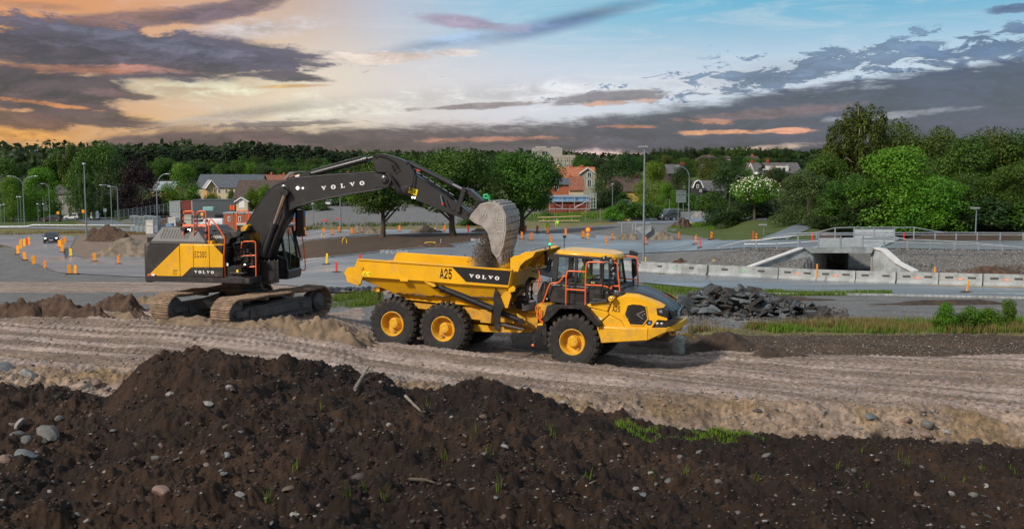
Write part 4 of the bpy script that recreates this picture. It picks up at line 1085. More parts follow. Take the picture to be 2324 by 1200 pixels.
m_.build('side_body',M_YEL,truck,25,bevel=.012,seg=2)
m_=MB()
ring_o=tr(n4,[(484,490),(530,340),(640,318),(780,330),(855,350),(885,560),(800,668),(585,658)],YH)
ring_i=tr(n4,[(524,490),(568,352),(645,337),(765,348),(832,372),(862,555),(786,650),(600,638)],YH-.03)
n_=8
vs=[(q[0],YH-.001,q[1])for q in ring_o]+[(q[0],YH-.035,q[1])for q in[tuple(Vector(a)*.5+Vector(b)*.5)for a,b in zip(ring_o,ring_i)]]+[(q[0],YH-.03,q[1])for q in ring_i]+[(q[0],YH+.1,q[1])for q in ring_i]
fs=[(r*n_+i,r*n_+(i+1)%n_,(r+1)*n_+(i+1)%n_,(r+1)*n_+i)for r in range(3)for i in range(n_)]
m_.add(vs,fs);m_.build('grille_frame',M_YEL,truck,25)
m_=MB()
ed=tr(n4,[(330,300),(405,240),(520,197),(700,215),(900,285),(1020,335),(1105,388)],YH)
sh=list(zip(ed,[(-.86)]*2+[-.90,-.90,-.88,-.86,-.84]))
vs=[(q[0],YH+.03,q[1])for q,_ in sh]+[(q[0]+.0,y,q[1]+.045)for q,y in sh]
k=len(sh);m_.add(vs,[(i,i+1,k+i+1,k+i)for i in range(k-1)])
m_.build('hood_shoulder',M_YEL,truck,40);m_=MB()
m_.add([(v[0],-v[1],v[2])for v in vs],[(i,i+1,k+i+1,k+i)for i in range(k-1)]);m_.build('hood_shoulder',M_YEL,truck,40);m_=MB()
m_.prism([(q[0],q[1])for q in main],1.07,1.14)
m_.build('side_body',M_YEL,truck,40,fixn=True)
m_=MB();m_.prism(ring_i,YH-.012,YH+.05);gr=m_.build('side_grille',M_BLK,truck,0)
m_=MB();cg=TK.p(*n4(695,485),YH-.02);
for k in range(20):
 a=2*math.pi*k/20;m_.cyl((cg[0]+.06*math.cos(a),YH-.02,cg[2]+.06*math.sin(a)),(cg[0]+.185*math.cos(a+.25),YH-.018,cg[2]+.185*math.sin(a+.25)),.005,n=5)
for r in(.06,.12,.185):m_.tube([(cg[0]+r*math.cos(a),YH-.02,cg[2]+r*math.sin(a))for a in np.linspace(0,6.1,24)],.004,5,closed=True)
m_.build('fan_guard',M_DSTL,gr)
m_=MB()
for a,b in(((720,480),(815,435)),((720,500),(795,560)),((705,470),(712,505))):m_.cyl(TK.p(*n4(*a),YH-.026),TK.p(*n4(*b),YH-.026),.003,n=6)
for q in((790,500),(818,483),(568,555)):m_.ell(TK.p(*n4(*q),YH-.026),(.009,.006,.009),8,5)
m_.build('grille_stay',M_WHT,gr)
m_=MB();m_.prism(tr(n4,[(842,612),(872,576),(930,580),(940,610),(910,655),(862,650)],YH-.002),YH-.006,YH+.02);m_.build('marker_recess',M_BLK,truck,0)
m_=MB();a=TK.p(*n4(895,618),YH-.01);m_.ell(a,(.04,.012,.035));m_.build('marker_lamp',mat('blue_lens',(.10,.25,.6),.15),truck)
m_=MB();a=TK.p(*n4(125,712),-1.34);m_.ell((a[0],-1.315,a[2]),(.02,.01,.02));a=TK.p(*n4(148,550),YH-.02);m_.build('side_marker',M_ORG,truck)
m_=MB();m_.prism(tr(n4,[(118,538),(165,540),(163,566),(120,564)],YH-.022),YH-.023,YH-.02);m_.build('side_reflector',M_WHT,truck,0)
m_=MB();o_=TK.p(*n4(334,440),YH-.002)
lettering(m_,'A25',(o_[0],YH-.002,o_[2]),Vector((1,0,-.01)).normalized(),Vector((.01,0,1)).normalized(),.15,.225,.18,.47);m_.build('model_number',M_BLT,truck,0,fixn=False,weld=False)
m_=MB()
YQ=-1.30
b1_=tr(n4,[(90,668),(540,690),(868,700),(868,882),(560,905),(155,922)],YQ)
panel(m_,b1_,YQ+.12,YQ,.025);m_.prism(b1_,YQ+.1201,1.3)
xa=TK.t(*n4(872,790),YQ)[0];za0,za1=TK.t(*n4(872,700),YQ)[1],TK.t(*n4(872,878),YQ)[1]
xn=TK.t(*n4(1150,720),-1.15)[0];zn0=TK.t(*n4(1150,695),-1.15)[1];zn1=TK.t(*n4(1150,775),-1.15)[1]
xt=3.05
A_=[(xa,YQ),(xn,YQ+.14),(xt-.12,-.95),(xt,-.55),(xt,.55),(xt-.12,.95),(xn,-YQ-.14),(xa,-YQ)]
zt_=[za0,zn0,zn0+.10,zn0+.13,zn0+.13,zn0+.10,zn0,za0];zb_=[za1,zn1+.05,zn0-.10,zn0-.05,zn0-.05,zn0-.10,zn1+.05,za1]
vs=[(x,y,z)for(x,y),z in zip(A_,zt_)]+[(x,y,z)for(x,y),z in zip(A_,zb_)]
n_=8
m_.add(vs,[(i,(i+1)%n_,n_+(i+1)%n_,n_+i)for i in range(n_)]+[tuple(range(n_)),tuple(range(n_,2*n_))])
m_.prism([(xa,za0-.01),(xt-.25,zn0+.06),(xt-.3,zn0-.12),(xa+.2,za1+.01)],-.9,.9)
m_.build('front_bumper',M_YEL,truck,25,bevel=.012,seg=2)
for yy in(-.62,.35):
 m_=MB();m_.tube([(2.82+.09*math.cos(t_),yy,zn0-.16+.11*math.sin(t_))for t_ in np.linspace(0,6.1,16)],.028,6,closed=True);m_.build('tow_eye',M_YEL,truck)
m_=MB()
xg=hx[-1];zg=zn0+.12
front=[(-.98,1.55),(-.9,1.55)]
m_.prism([(hx[4]-.02,1.98),(hx[4]+.2,1.90),(hx[6],1.86),(hx[6]+.05,zg+.02),(hx[4]-.3,zg-.16),(hx[4]-.35,zg-.05),(hx[4]-.05,1.62)],-.80,.80)
m_.prism(tr(n4,[(1006,400),(1110,400),(1165,430),(1165,545),(1012,500)],YH-.005),YH-.008,YH+.2)
m_.prism(tr(n4,[(1010,578),(1160,585),(1250,560),(1262,640),(1130,690),(925,690)],YH+.05),YH+.04,-.5)
for sy in(-1,1):
 m_.add([(hx[4],-1.14*-sy,2.0),(hx[6]+.02,-.62*-sy,1.88),(hx[6]+.05,-.66*-sy,zg),(hx[4]+.05,-1.12*-sy,zg-.08)],[(0,1,2,3)])
m_.build('nose_grille',M_BLK,truck,25,bevel=.008)
m_=MB()
zc2=1.72;xr_=hx[6]+.065
m_.tube([(xr_,.13*math.cos(t_),zc2+.13*math.sin(t_))for t_ in np.linspace(0,6.2,28)],.013,6,closed=True)
m_.tube([(xr_,.09,zc2+.09),(xr_,.17,zc2+.17)],.013,6);m_.tube([(xr_,.10,zc2+.175),(xr_,.175,zc2+.175),(xr_,.175,zc2+.10)],.012,6)
m_.tube([(xr_-.01,-.55,1.5),(xr_-.01,.55,1.92)],.012,6)
m_.build('ring_emblem',M_STL,truck)
m_=MB()
for q in((1012,625),(1080,628)):m_.ell(TK.p(*n4(*q),YH+.03),(.055,.03,.045))
m_.prism(tr(n4,[(1038,425),(1085,425),(1090,465),(1045,462)],YH-.012),YH-.015,YH)
m_.build('headlamp',M_LENS,truck)
m_=MB();m_.prism(tr(n4,[(1012,512),(1160,545),(1160,580),(1012,568)],YH-.012),YH-.014,YH+.1);m_.build('nose_trim',M_YEL,truck,0)
m_=MB()
fo=tr(z4,[(300,770),(440,640),(690,640),(720,665),(840,805),(838,826),(800,828),(670,690),(655,665),(460,665),(345,780),(300,800)],-1.42)
m_.prism([(q[0],q[1])for q in fo],.85,1.44)
m_.build('fender',M_BLK,truck,25,bevel=.012)
m_=MB()
m_.prism(fo,-1.44,-.85)
m_.prism(tr(z4,[(340,632),(450,630),(690,632),(720,650),(700,665),(440,660),(310,775),(298,765)],-1.3),-1.32,-.85)
m_.prism(tr(z4,[(286,880),(300,1000),(330,1005),(345,985),(330,800),(300,795)],-1.4),-1.42,-.85)
m_.build('fender',M_BLK,truck,25,bevel=.012)
m_=MB();m_.bb(-1.1,2.7,-.62,.62,.95,1.5);m_.bb(.8,2.4,-1.1,1.1,1.0,1.6);m_.build('front_frame',M_DSTL,truck,0)
m_=MB();m_.prism(tr(n4,[(272,235),(300,210),(345,208),(378,240),(330,290),(285,295)],-1.3),-1.36,-1.2);ind=m_.build('indicator_housing',M_YEL,truck,25,bevel=.015)
m_=MB();m_.ell(TK.p(*n4(318,240),-1.37),(.04,.015,.03));m_.build('indicator_lens',M_LENS,ind)
def rails(name,zf,lines,y,r=.021,m=None,parent=truck):
 mb=MB()
 for ln in lines:
  pts=[TK.p(*zf(*(q[:2])),q[2]if len(q)>2 else y)for q in ln]
  out=[Vector(pts[0])]
  for i in range(1,len(pts)-1):
   a,b,c_=Vector(pts[i-1]),Vector(pts[i]),Vector(pts[i+1])
   r1=min(.09,(a-b).length*.4,(c_-b).length*.4)
   p1,p2=b+(a-b).normalized()*r1,b+(c_-b).normalized()*r1
   out+=[p1.lerp(b,.0),(p1+p2)/4+b/2,p2]
  out.append(Vector(pts[-1]));mb.tube(out,r,8)
 return mb.build(name,m or M_ORG,parent,50)
rails('handrail',c4,[[(515,1130),(520,640),(535,515),(870,535)],[(525,850),(860,870)]],-1.2)
rails('handrail',c4,[[(868,1160),(870,700),(888,355),(1210,362)],[(880,770),(1210,785),(1340,840)]],-1.2)
rails('handrail',c4,[[(60,1190),(150,950),(225,735),(385,738),(475,610),(525,615)]],-1.2)
rails('handrail',c4,[[(1500,985),(1480,720),(1445,370),(1370,368),(1370,410)],[(1345,830),(1345,790),(1480,792)]],-1.05)
rails('handrail',c4,[[(1490,640),(1500,280)],[(1260,238),(1360,270),(1500,275),(1630,245),(1790,268),(1815,330),(1825,780)],[(1490,645),(1815,680)],[(1380,345),(1440,290)],[(1460,415),(1490,418)]],.55)
rails('handrail',c4,[[(-5,880),(40,600),(20,480),(55,700)],[(1380,345),(1420,300)]],-1.0,r=.018)
rails('handrail',j4,[[(340,838),(300,810),(258,720),(262,665),(285,660)],[(305,830),(310,700)]],-1.3,r=.02)
m_=MB()
m_.tube([TK.p(*c4(1150,1030),-1.2),TK.p(*c4(1145,840),-1.2),TK.p(*c4(1185,790),-1.2),TK.p(*c4(1195,400),-1.2),TK.p(*c4(1235,368),-1.2),TK.p(*c4(1300,372),-1.2),TK.p(*c4(1310,600),-1.2),TK.p(*c4(1290,980),-1.2)],.03,8)
m_.prism(tr(c4,[(1140,385),(1175,385),(1178,640),(1145,640)],-1.1),-1.2,-1.05)
m_.prism(tr(c4,[(1255,270),(1325,265),(1360,350),(1290,352)],-1.15),-1.2,-1.05)
m_.prism(tr(c4,[(1160,270),(1240,240),(1260,340),(1170,330)],-.95),-1.0,-.85)
for q in((1330,440),(1350,520),(1360,400),(1340,580)):m_.ell(TK.p(*c4(*q),-1.15),(.06,.05,.06))
m_.build('mirror_bracket',M_BLK,truck,30,bevel=.008)
m_=MB()
m_.tube([TK.p(*c4(1740,760),.75),TK.p(*c4(1735,300),.75)],.035,8)
m_.prism(tr(c4,[(1715,290),(1800,300),(1795,560),(1775,625),(1720,600)],.8),.7,.95)
m_.prism(tr(c4,[(1675,150),(1700,145),(1800,185),(1815,240),(1680,225)],.8),.7,.95)
m_.build('mirror_bracket',M_BLK,truck,30,bevel=.008)
m_=MB()
for q in((1370,470),(1378,570),(1330,330),(1205,285)):
 m_.ell(TK.p(*c4(*q),-1.2),(.03,.02,.035))
m_.build('work_lamp',M_LENS,truck)
m_=MB();a=TK.p(*c4(1860,355),.95);m_.ell(a,(.04,.04,.05));m_.build('far_work_lamp',M_LENS,truck)
m_=MB();m_.tube([TK.p(*j4(370,240),-.1),TK.p(*j4(368,110),-.1),TK.p(*j4(362,85),-.1)],.055,14);m_.ell(TK.p(*j4(362,95),-.1),(.075,.075,.11));m_.build('exhaust_pipe',M_DSTL,truck)
m_=MB();m_.tube([TK.p(1280.5,563,.3),TK.p(1280.5,545,.3),TK.p(1282,535,.3)],.012,6);m_.prism([TK.t(*q,.3)for q in((1278,534),(1284,534),(1285,540),(1278,540))],.27,.33)
m_.build('aerial',M_BLK,truck)
m_=MB();a=TK.p(*c4(225,35),-.2);m_.cyl((a[0],a[1],a[2]-.16),(a[0],a[1],a[2]-.05),.02);m_.cyl((a[0],a[1],a[2]-.05),(a[0],a[1],a[2]-.04),.05);bs2=m_.build('beacon_stand',M_BLK,truck)
m_=MB();m_.ell(a,(.05,.05,.045));m_.build('green_beacon',mat('green_lens',(.03,.55,.32),.2,emit=((.05,.9,.5),.6)),bs2)
m_=MB();b=TK.p(*c4(305,65),-.15);m_.tube([(b[0]+.07*math.cos(t_),b[1]+.02*math.sin(3*t_),b[2]+.055*math.sin(t_))for t_ in np.linspace(0,9,30)],.005,5);m_.tube([(b[0]-.02,b[1],b[2]-.06),(a[0]+.02,a[1],a[2]-.14)],.005,5);m_.build('coiled_cable',
M_LBL,bs2)
m_=MB();rnd=random.Random(2)
for k in range(7):
 m_.tube([TK.p(*c4(150+14*k,500+rnd.uniform(-30,30)),-.5),TK.p(*c4(190+10*k,380),-.4),TK.p(*c4(225+12*k,250),-.3),TK.p(*c4(250+5*k,190),-.3)],.014,6)
m_.build('cab_cables',M_HOSE,truck,60)
m_=MB();m_.prism(tr(c4,[(30,410),(100,405),(105,455),(35,455)],.3),.2,.7);m_.build('spill_bracket',M_YEL,truck,0)
m_=MB();m_.lathe([(.0,.02),(.02,.02),(.02,0)],TK.p(*n4(1150,220),-.3),'z',10);a=TK.p(*n4(1150,220),-.3);m_.cyl(a,(a[0],a[1],a[2]+.05),.015,n=8);m_.build('hood_latch',mat('red_paint',(.6,.02,.015),.4),truck)
m_=MB();rnd=random.Random(4)
vs=[];NX,NY=60,26
for i in range(NX):
 for j in range(NY):
  x=-6.3+4.2*i/(NX-1);y=-1.22+2.44*j/(NY-1)
  h=1.72+.72*math.exp(-((x+2.9)/.9)**2-(y/.95)**2)+.42*math.exp(-((x+4.7)/.9)**2-((y-.2)/.9)**2)
  h+=.09*float(fbm(np.array([x*2.3]),np.array([y*2.3]),4)[0])+.05*rnd.random()
  vs.append((x,y,h))
m_.add(vs,[(i*NY+j,i*NY+j+1,(i+1)*NY+j+1,(i+1)*NY+j)for i in range(NX-1)for j in range(NY-1)])
M_DIRT=mat('loose_soil',(.11,.075,.048),.95,var=.45,vs=6,bump=.9,bs=14)
ld=m_.build('soil_load',M_DIRT,None,60)
ld.location=TK.O;ld.rotation_euler=TK.R.to_euler()
tag(ld,'heap of brown soil and stones lying in the yellow load bed','soil load');ld['kind']='stuff'
J=dict(pelvis=(0,0,.0),waist=(.0,0,.16),chest=(.03,0,.40),neck=(.05,0,.56),headb=(.06,0,.62),headm=(.07,0,.70),headt=(.07,0,.78),shL=(.03,.20,.47),elL=(.12,.25,.22),wrL=(.36,.18,.26),haL=(.44,.15,.29),shR=(.03,-.20,.47),elR=(.12,
-.25,.22),wrR=(.36,-.18,.26),haR=(.44,-.15,.29),hipL=(.05,.1,-.02),knL=(.46,.14,.02),anL=(.52,.14,-.42),toL=(.68,.14,-.46),hipR=(.05,-.1,-.02),knR=(.46,-.14,.02),anR=(.52,-.14,-.42),toR=(.68,-.14,-.46))
a=TK.t(*c4(840,730),-.25)
drv=person('person','truck driver in a yellow-green hi-vis jacket seated in the dump truck cab',(0,0,0),0,J)
drv.location=TK.O+TK.R@Vector((a[0]+.04,-.50,a[1]-.02));drv.rotation_euler=TK.R.to_euler()
# ------------ crawler excavator
EX=Frame(math.radians(-13),0.0,(588,641),33.0,(1.3,-1.5,1.15))
e1,e2,e3=zc(320,460,6.0),zc(500,480,6.667),zc(320,630,5.405)
z1,z2=zc(300,330,2.926),zc(640,330,4.007)
def ex_(zf,pts,y):return[EX.t(*zf(*q),y)for q in pts]
def xp(zf,u,v,y):return EX.p(*zf(u,v),y)
digger=EX.root('excavator','black and yellow crawler excavator with raised boom reaching over the dump truck','excavator')
M_BOOM=mat('boom_paint',(.022,.025,.029),.40,var=.12,vs=1.5,coat=.12,dirt=(.055,.055,.053),dirt_amt=.25)
M_TRK=mat('worn_track_steel',(.30,.22,.155),.75,metal=.2,var=.35,vs=5,dirt=(.24,.16,.10),dirt_amt=.7,bump=.5,bs=30)
M_TRF=mat('track_frame_paint',(.085,.09,.096),.55,var=.25,vs=3,dirt=(.22,.155,.10),dirt_amt=.8)
M_BKT=mat('bare_bucket_steel',(.34,.325,.31),.55,metal=.35,var=.22,vs=3.5,dirt=(.25,.19,.14),dirt_amt=.7,bump=.35,bs=25)
RT=Matrix.Rotation(math.radians(74),4,'Z')
ZT,ZB,RI=.70,-.27,.46
def track_path():
 pts=[]
 zc_=(ZT+ZB)/2;r=(ZT-ZB)/2
 xL,xR=-2.0,2.0
 for i in range(24):pts.append((xL+(xR-xL)*i/24,ZB))
 for i in range(9):a=-math.pi/2+math.pi*i/9;pts.append((xR+r*math.cos(a),zc_+r*math.sin(a)))
 for i in range(24):
  x=xR+(xL-xR)*i/24;sag=-.035*(math.sin(math.pi*((x+2)%1.35)/1.35));pts.append((x,ZT+sag))
 for i in range(9):a=math.pi/2+math.pi*i/9;pts.append((xL+r*math.cos(a),zc_+r*math.sin(a)))
 return pts
def seg_lengths(pts):
 L=[0]
 for i in range(len(pts)):a,b=pts[i],pts[(i+1)%len(pts)];L.append(L[-1]+math.hypot(b[0]-a[0],b[1]-a[1]))
 return L
tp=track_path();TL=seg_lengths(tp)
def tpt(s_):
 s_%=TL[-1];k=0
 while TL[k+1]<s_:k+=1
 a,b=tp[k],tp[(k+1)%len(tp)];w=(s_-TL[k])/(TL[k+1]-TL[k])
 return(a[0]+(b[0]-a[0])*w,a[1]+(b[1]-a[1])*w),math.atan2(b[1]-a[1],b[0]-a[0])
for sy in(-1,1):
 yc=1.33*sy;m_=MB();N=54
 for k in range(N):
  (x,z),a=tpt(TL[-1]*k/N)
  r=Matrix.Rotation(-a,3,'Y');pc=Vector((x,yc,z));p_=TL[-1]/N
  m_.box(pc,(p_*.96,.78,.03),r)
  for o_,h_ in((-.32,.05),(0,.04),(.32,.05)):
   m_.box(pc+r@Vector((p_*o_,0,-.03)),(.022,.77,h_),r)
  m_.box(pc+r@Vector((0,-.12,.05)),(p_*.98,.06,.08),r);m_.box(pc+r@Vector((0,.12,.05)),(p_*.98,.06,.08),r)
 m_.xf(RT);tk_=m_.build('track',M_TRK,digger,20)
 m_=MB()
 m_.prism([(-1.72,-.08),(-1.72,.30),(-1.5,.38),(1.5,.42),(1.62,.30),(1.62,-.05),(1.4,-.12),(-1.5,-.12)],yc-.22,yc+.22)
 m_.prism([(-1.45,.02),(-1.45,.30),(1.5,.36),(1.5,.08)],yc-.30,yc+.30)
 for x in(-1.1,1.05):m_.bb(x-.16,x+.16,yc-.35,yc+.35,.27,.31);m_.bb(x-.1,x+.1,yc-.36,yc+.36,.14,.2)
 m_.bb(-2.05,-1.5,yc-.27,yc+.27,.1,.3)
 m_.xf(RT);m_.build('track_frame',M_TRF,tk_,20,bevel=.008)
 for i in range(9):
  m_=MB();x=-1.55+i*.39
  m_.lathe([(.0,-.24),(.06,-.24),(.07,-.2),(.12,-.18),(.12,.18),(.07,.2),(.06,.24),(0,.24)],(x,yc,ZB+.16),'y',14);m_.xf(RT);m_.build('track_roller',M_TRF,tk_,30)
 for x in(-.62,.62):
  m_=MB();m_.lathe([(0,-.25),(.07,-.25),(.08,-.2),(.08,.2),(.07,.25),(0,.25)],(x,yc,ZT-.11),'y',14)
  m_.xf(RT);m_.build('carrier_roller',M_TRK,tk_,30)
 m_=MB();m_.lathe([(0,-.32),(.16,-.32),(.20,-.28),(.30,-.26),(.31,-.12),(.40,-.1),(.40,.1),(.31,.12),(.30,.26),(.16,.32),(0,.32)],(1.98,yc,.21),'y',28)
 for k in range(14):
  a=2*math.pi*k/14;m_.cyl((1.98+.25*math.cos(a),yc-.26,.21+.25*math.sin(a)),(1.98+.25*math.cos(a),yc-.285,.21+.25*math.sin(a)),.018,n=6)
 m_.xf(RT);m_.build('drive_sprocket',M_TRF,tk_,30)
 m_=MB();m_.lathe([(0,-.24),(.12,-.24),(.14,-.18),(.36,-.14),(.40,-.1),(.40,.1),(.36,.14),(.14,.18),(.12,.24),(0,.24)],(-1.98,yc,.21),'y',28);m_.xf(RT);m_.build('idler_wheel',M_TRF,tk_,30)
m_=MB()
m_.prism([(-.55,.12),(-.55,.72),(.55,.72),(.55,.12)],-.62,.62)
for sx in(-1,1):
 for sy in(-1,1):
  m_.add([(.35*sx,.4*sy,.2),(.35*sx,.4*sy,.68),(.75*sx,.4*sy,.68),(.75*sx,.4*sy,.2),(.9*sx,1.15*sy,.08),(.9*sx,1.15*sy,.38),(1.3*sx,1.15*sy,.38),(1.3*sx,1.15*sy,.08)],[(0,1,2,3),(4,7,6,5),(0,4,5,1),(3,2,6,7),(1,5,6,2),(0,3,
7,4)])
m_.xf(RT);m_.build('undercarriage',M_BLK,digger,20,bevel=.012)
m_=MB();m_.lathe([(.0,.70),(.62,.70),(.62,.82),(.58,.84),(.58,1.1),(0,1.1)],(0,0,0),'z',40);m_.build('slew_ring',M_DSTL,digger)
YS=-1.5
m_=MB()
m_.prism([(-2.75,1.10),(.74,1.10),(.74,1.27),(-2.75,1.27)],-1.50,-.3)
m_.bb(-2.75,.9,-.3,1.5,1.08,1.27);m_.bb(.735,.95,-1.48,-.52,1.10,1.28)
m_.prism([(-.5,.95),(.6,.95),(.7,1.1),(-.6,1.1)],-.6,.6)
m_.build('platform',M_GRY,digger,20,bevel=.012)
m_=MB()
cw=[(-2.60,-1.49)]+[(-3.12*math.cos(a)*1.0,3.12*math.sin(a)*.505)for a in np.linspace(-1.15,1.15,15)]
cw=[(-2.58,-1.495),(-2.72,-1.49),(-2.84,-1.40),(-2.96,-1.1),(-3.05,-.6),(-3.08,0),(-3.05,.6),(-2.96,1.1),(-2.84,1.40),(-2.72,1.49),(-2.58,1.495)]
n_=len(cw);lev=[(1.06,.97),(1.12,1.0),(2.27,1.0),(2.335,.98)]
vs=[((q[0]+2.5)*k_-2.5,q[1]*(k_ if k_==1 else .985),z)for z,k_ in lev for q in cw]
fs=[(i*n_+j,i*n_+(j+1)%n_,(i+1)*n_+(j+1)%n_,(i+1)*n_+j)for i in range(3)for j in range(n_)]+[tuple(range(n_)),tuple(3*n_+j for j in range(n_))]
m_.add(vs,fs);m_.build('counterweight',M_GRY,digger,30,bevel=.02,seg=2)
m_=MB();m_.bb(-2.58,.0,-1.44,-.2,1.27,2.31);m_.bb(-2.58,.2,-.2,1.44,1.27,2.31);m_.build('engine_housing',M_BLK,digger,0)
blk=ex_(e1,[(92,572),(522,578),(122,962),(92,1002)],YS)
m_=MB();m_.prism(blk,YS-.01,YS+.05);m_.prism(ex_(e1,[(690,882),(1118,882),(1118,1010),(566,1004)],YS),YS-.01,YS+.05)
m_.build('dark_side_panel',M_GRY,digger,0,bevel=.006)
ypan=ex_(e1,[(524,576),(985,576),(1118,715),(1118,881),(689,881),(564,1003),(235,997),(124,964)],YS)
m_=MB();m_.prism(ypan,YS-.012,YS+.05)
tpz=2.33
m_.prism([(ypan[0][0],tpz-.03),(ypan[1][0]+.1,tpz-.03),(ypan[1][0],tpz+.015),(ypan[0][0],tpz+.015)],-1.48,-.7)
m_.build('side_door',M_YEL,digger,20,bevel=.012,seg=2)
m_=MB()
for u in(525,712,928):
 a,b=EX.t(*e1(u,580),YS),EX.t(*e1(u,1003),YS);m_.bb(a[0]-.008,a[0]+.008,YS-.016,YS-.012,b[1],a[1])
m_.build('door_gap',M_BLT,digger,0)
m_=MB();o_=xp(e1,728,960,YS-.016);ux=Vector((1,0,0));uz=Vector((0,0,1))
slab(m_,'VOLVO',o_,ux,uz,.092,1.60,1.1);m_.build('side_lettering',M_WHT,digger,0,fixn=False,weld=False)
m_=MB();o_=xp(e1,734,740,YS-.014);lettering(m_,'EC300',o_,ux,uz,.175,.17,.17,.42);m_.build('model_number',M_BLT,digger,0,fixn=False,weld=False)
m_=MB();m_.prism(ex_(e1,[(433,910),(500,910),(500,985),(433,985)],YS),YS-.015,YS);m_.build('sticker',mat('faded_yellow_sticker',(.62,.36,.01),.4),digger,0)
m_=MB()
for a,b in(((445,925),(445,970)),((445,925),(490,925)),((465,940),(490,970)),((450,970),(480,968)),((435,915),(498,915))):m_.cyl(xp(e1,*a,YS-.016),xp(e1,*b,YS-.016),.006,n=5)
m_.build('sticker_symbol',M_BLT,digger,0)
m_=MB();m_.prism(ex_(e1,[(92,965),(140,965),(140,995),(92,995)],YS),YS-.016,YS);m_.build('red_reflector',mat('red_reflector',(.6,.12,.1),.4),digger,0)
m_=MB();m_.prism(ex_(e1,[(146,966),(188,966),(188,994),(146,994)],YS),YS-.016,YS);m_.build('white_reflector',M_WHT,digger,0)
m_=MB()
b_=[(-2.62,-1.36),(-.62,-1.36),(-.62,1.2),(-2.62,1.2)];t_=[(-2.36,-1.08),(-1.12,-1.08),(-1.12,1.0),(-2.36,1.0)]
vs=[(x,y,2.31)for x,y in b_]+[(x,y,2.42)for x,y in b_]+[(x,y,2.87)for x,y in t_]
m_.add(vs,[(0,3,2,1),(8,9,10,11)]+[(r*4+i,r*4+(i+1)%4,(r+1)*4+(i+1)%4,(r+1)*4+i)for r in(0,1)for i in range(4)])
hood=m_.build('engine_hood',mat('hood_grey',(.085,.087,.088),.5,var=.1,dirt=(.15,.13,.11),dirt_amt=.4),digger,20,bevel=.03,seg=3)
m_=MB()
for k in range(10):
 x=-2.30+k*.105
 for za,zb2 in((2.50,2.80),):
  ya=-1.36+(za-2.42)/.45*.28;yb=-1.36+(zb2-2.42)/.45*.28
  m_.add([(x,ya-.006,za),(x+.05,ya-.006,za),(x+.085,yb-.006,zb2),(x+.035,yb-.006,zb2)],[(0,1,2,3)])
m_.build('hood_louvres',M_BLT,hood,0,fixn=False)
m_=MB();m_.bb(-2.86,-2.62,-1.2,-1.0,2.36,2.52);m_.prism(ex_(e1,[(470,258),(548,280),(556,330),(485,330)],-.9),-.92,-.6);m_.build('rear_camera',M_BLK,digger,20,bevel=.01)
m_=MB()
m_.bb(.02,.10,-1.35,-.3,1.27,2.25);m_.bb(.1,.8,-.9,-.35,1.27,2.05);m_.bb(.05,.62,-1.38,-.9,1.27,1.62)
m_.lathe([(0,-.04),(.16,-.04),(.17,0),(.17,.1)],(.52,-.95,1.85),'y',20);m_.bb(.1,.7,-1.3,-.9,1.62,1.66)
rnd=random.Random(8)
for k in range(14):m_.box((rnd.uniform(.1,.8),rnd.uniform(-1.1,-.8),rnd.uniform(1.7,2.25)),(rnd.uniform(.06,.2),.1,rnd.uniform(.05,.16)))
m_.build('machinery_bay',M_BLK,digger,20,bevel=.006)
m_=MB()
for k in range(12):
 z=1.75+.05*k;m_.tube([(.05,-.8,z+.1),(.3,-1.0-.02*k,z+rnd.uniform(-.1,.15)),(.6,-1.0,z+rnd.uniform(-.1,.1)),(.85,-.6,z+.1)],.017,6)
m_.build('bay_hoses',M_HOSE,digger,60)
m_=MB();m_.prism(ex_(z1,[(498,588),(600,586),(728,570),(712,600),(650,622),(640,655),(498,652)],-1.0),-1.0,-.5);hy=m_.build('hybrid_pack',M_GRY,digger,20,bevel=.015)
m_=MB();o_=xp(e1,962,482,-1.004);lettering(m_,'HYBRID',o_,ux,Vector((0,0,1)),.085,.19,.30,.95,shear=.22);m_.build('pack_lettering',M_WHT,hy,0,fixn=False,weld=False)
m_=MB();m_.prism(ex_(e1,[(975,568),(1125,566),(1125,665),(1080,665)],-1.3),-1.3,-1.2);m_.build('filler_guard',M_YELD,digger,20,bevel=.01);m_=MB();m_.prism(ex_(e1,[(890,520),(975,516),(980,572),(890,574)],-1.2),-1.25,-1.0);m_.build('filler_cap',
M_YELD,digger,20,bevel=.01);m_=MB();m_.prism(ex_(z1,[(738,545),(775,522),(790,530),(765,575),(740,580)],-.3),-.5,-.1)
m_.build('boom_foot_guard',M_YELD,digger,20,bevel=.01)
m_=MB();m_.bb(.1,.74,-1.47,-.6,1.275,1.30);m_.bb(.25,.74,-1.47,-1.2,1.42,1.45)
m_.build('deck_step',M_CHECK,digger,0)
m_=MB();m_.prism(ex_(e2,[(243,878),(272,878),(272,940),(243,940)],-1.4),-1.402,-1.39);m_.build('sticker',M_LBL,digger,0)
m_=MB();m_.prism(ex_(e2,[(90,780),(120,780),(120,822),(90,822)],-1.4),-1.402,-1.39);m_.build('sticker',M_WHT,digger,0)
m_=MB();m_.add([xp(e2,345,322,-1.0),xp(e2,598,322,-.5),xp(e2,598,970,-.5),xp(e2,345,985,-1.0)],[(0,1,2,3)])
m_.build('mesh_guard',glass_mat('smoked_mesh',(.10,.10,.105),.2),digger,0,fixn=False)
m_=MB()
for q in((378,803),(455,798),(525,790)):a=xp(e2,*q,-1.0+(q[0]-345)/250*.45);m_.ell((a[0],a[1]-.03,a[2]),(.03,.025,.03),10,6)
m_.build('deck_lamp',M_LAMP,digger)
m_=MB();m_.prism2(ex_(e2,[(578,755),(875,738),(888,1075),(640,1108),(580,900)],-.42),-.44,ex_(e2,[(578,755),(875,738),(888,1075),(640,1108),(580,900)],-.42),-.40)
m_.build('rubber_skirt',M_BLK,digger,0)
m_=MB()
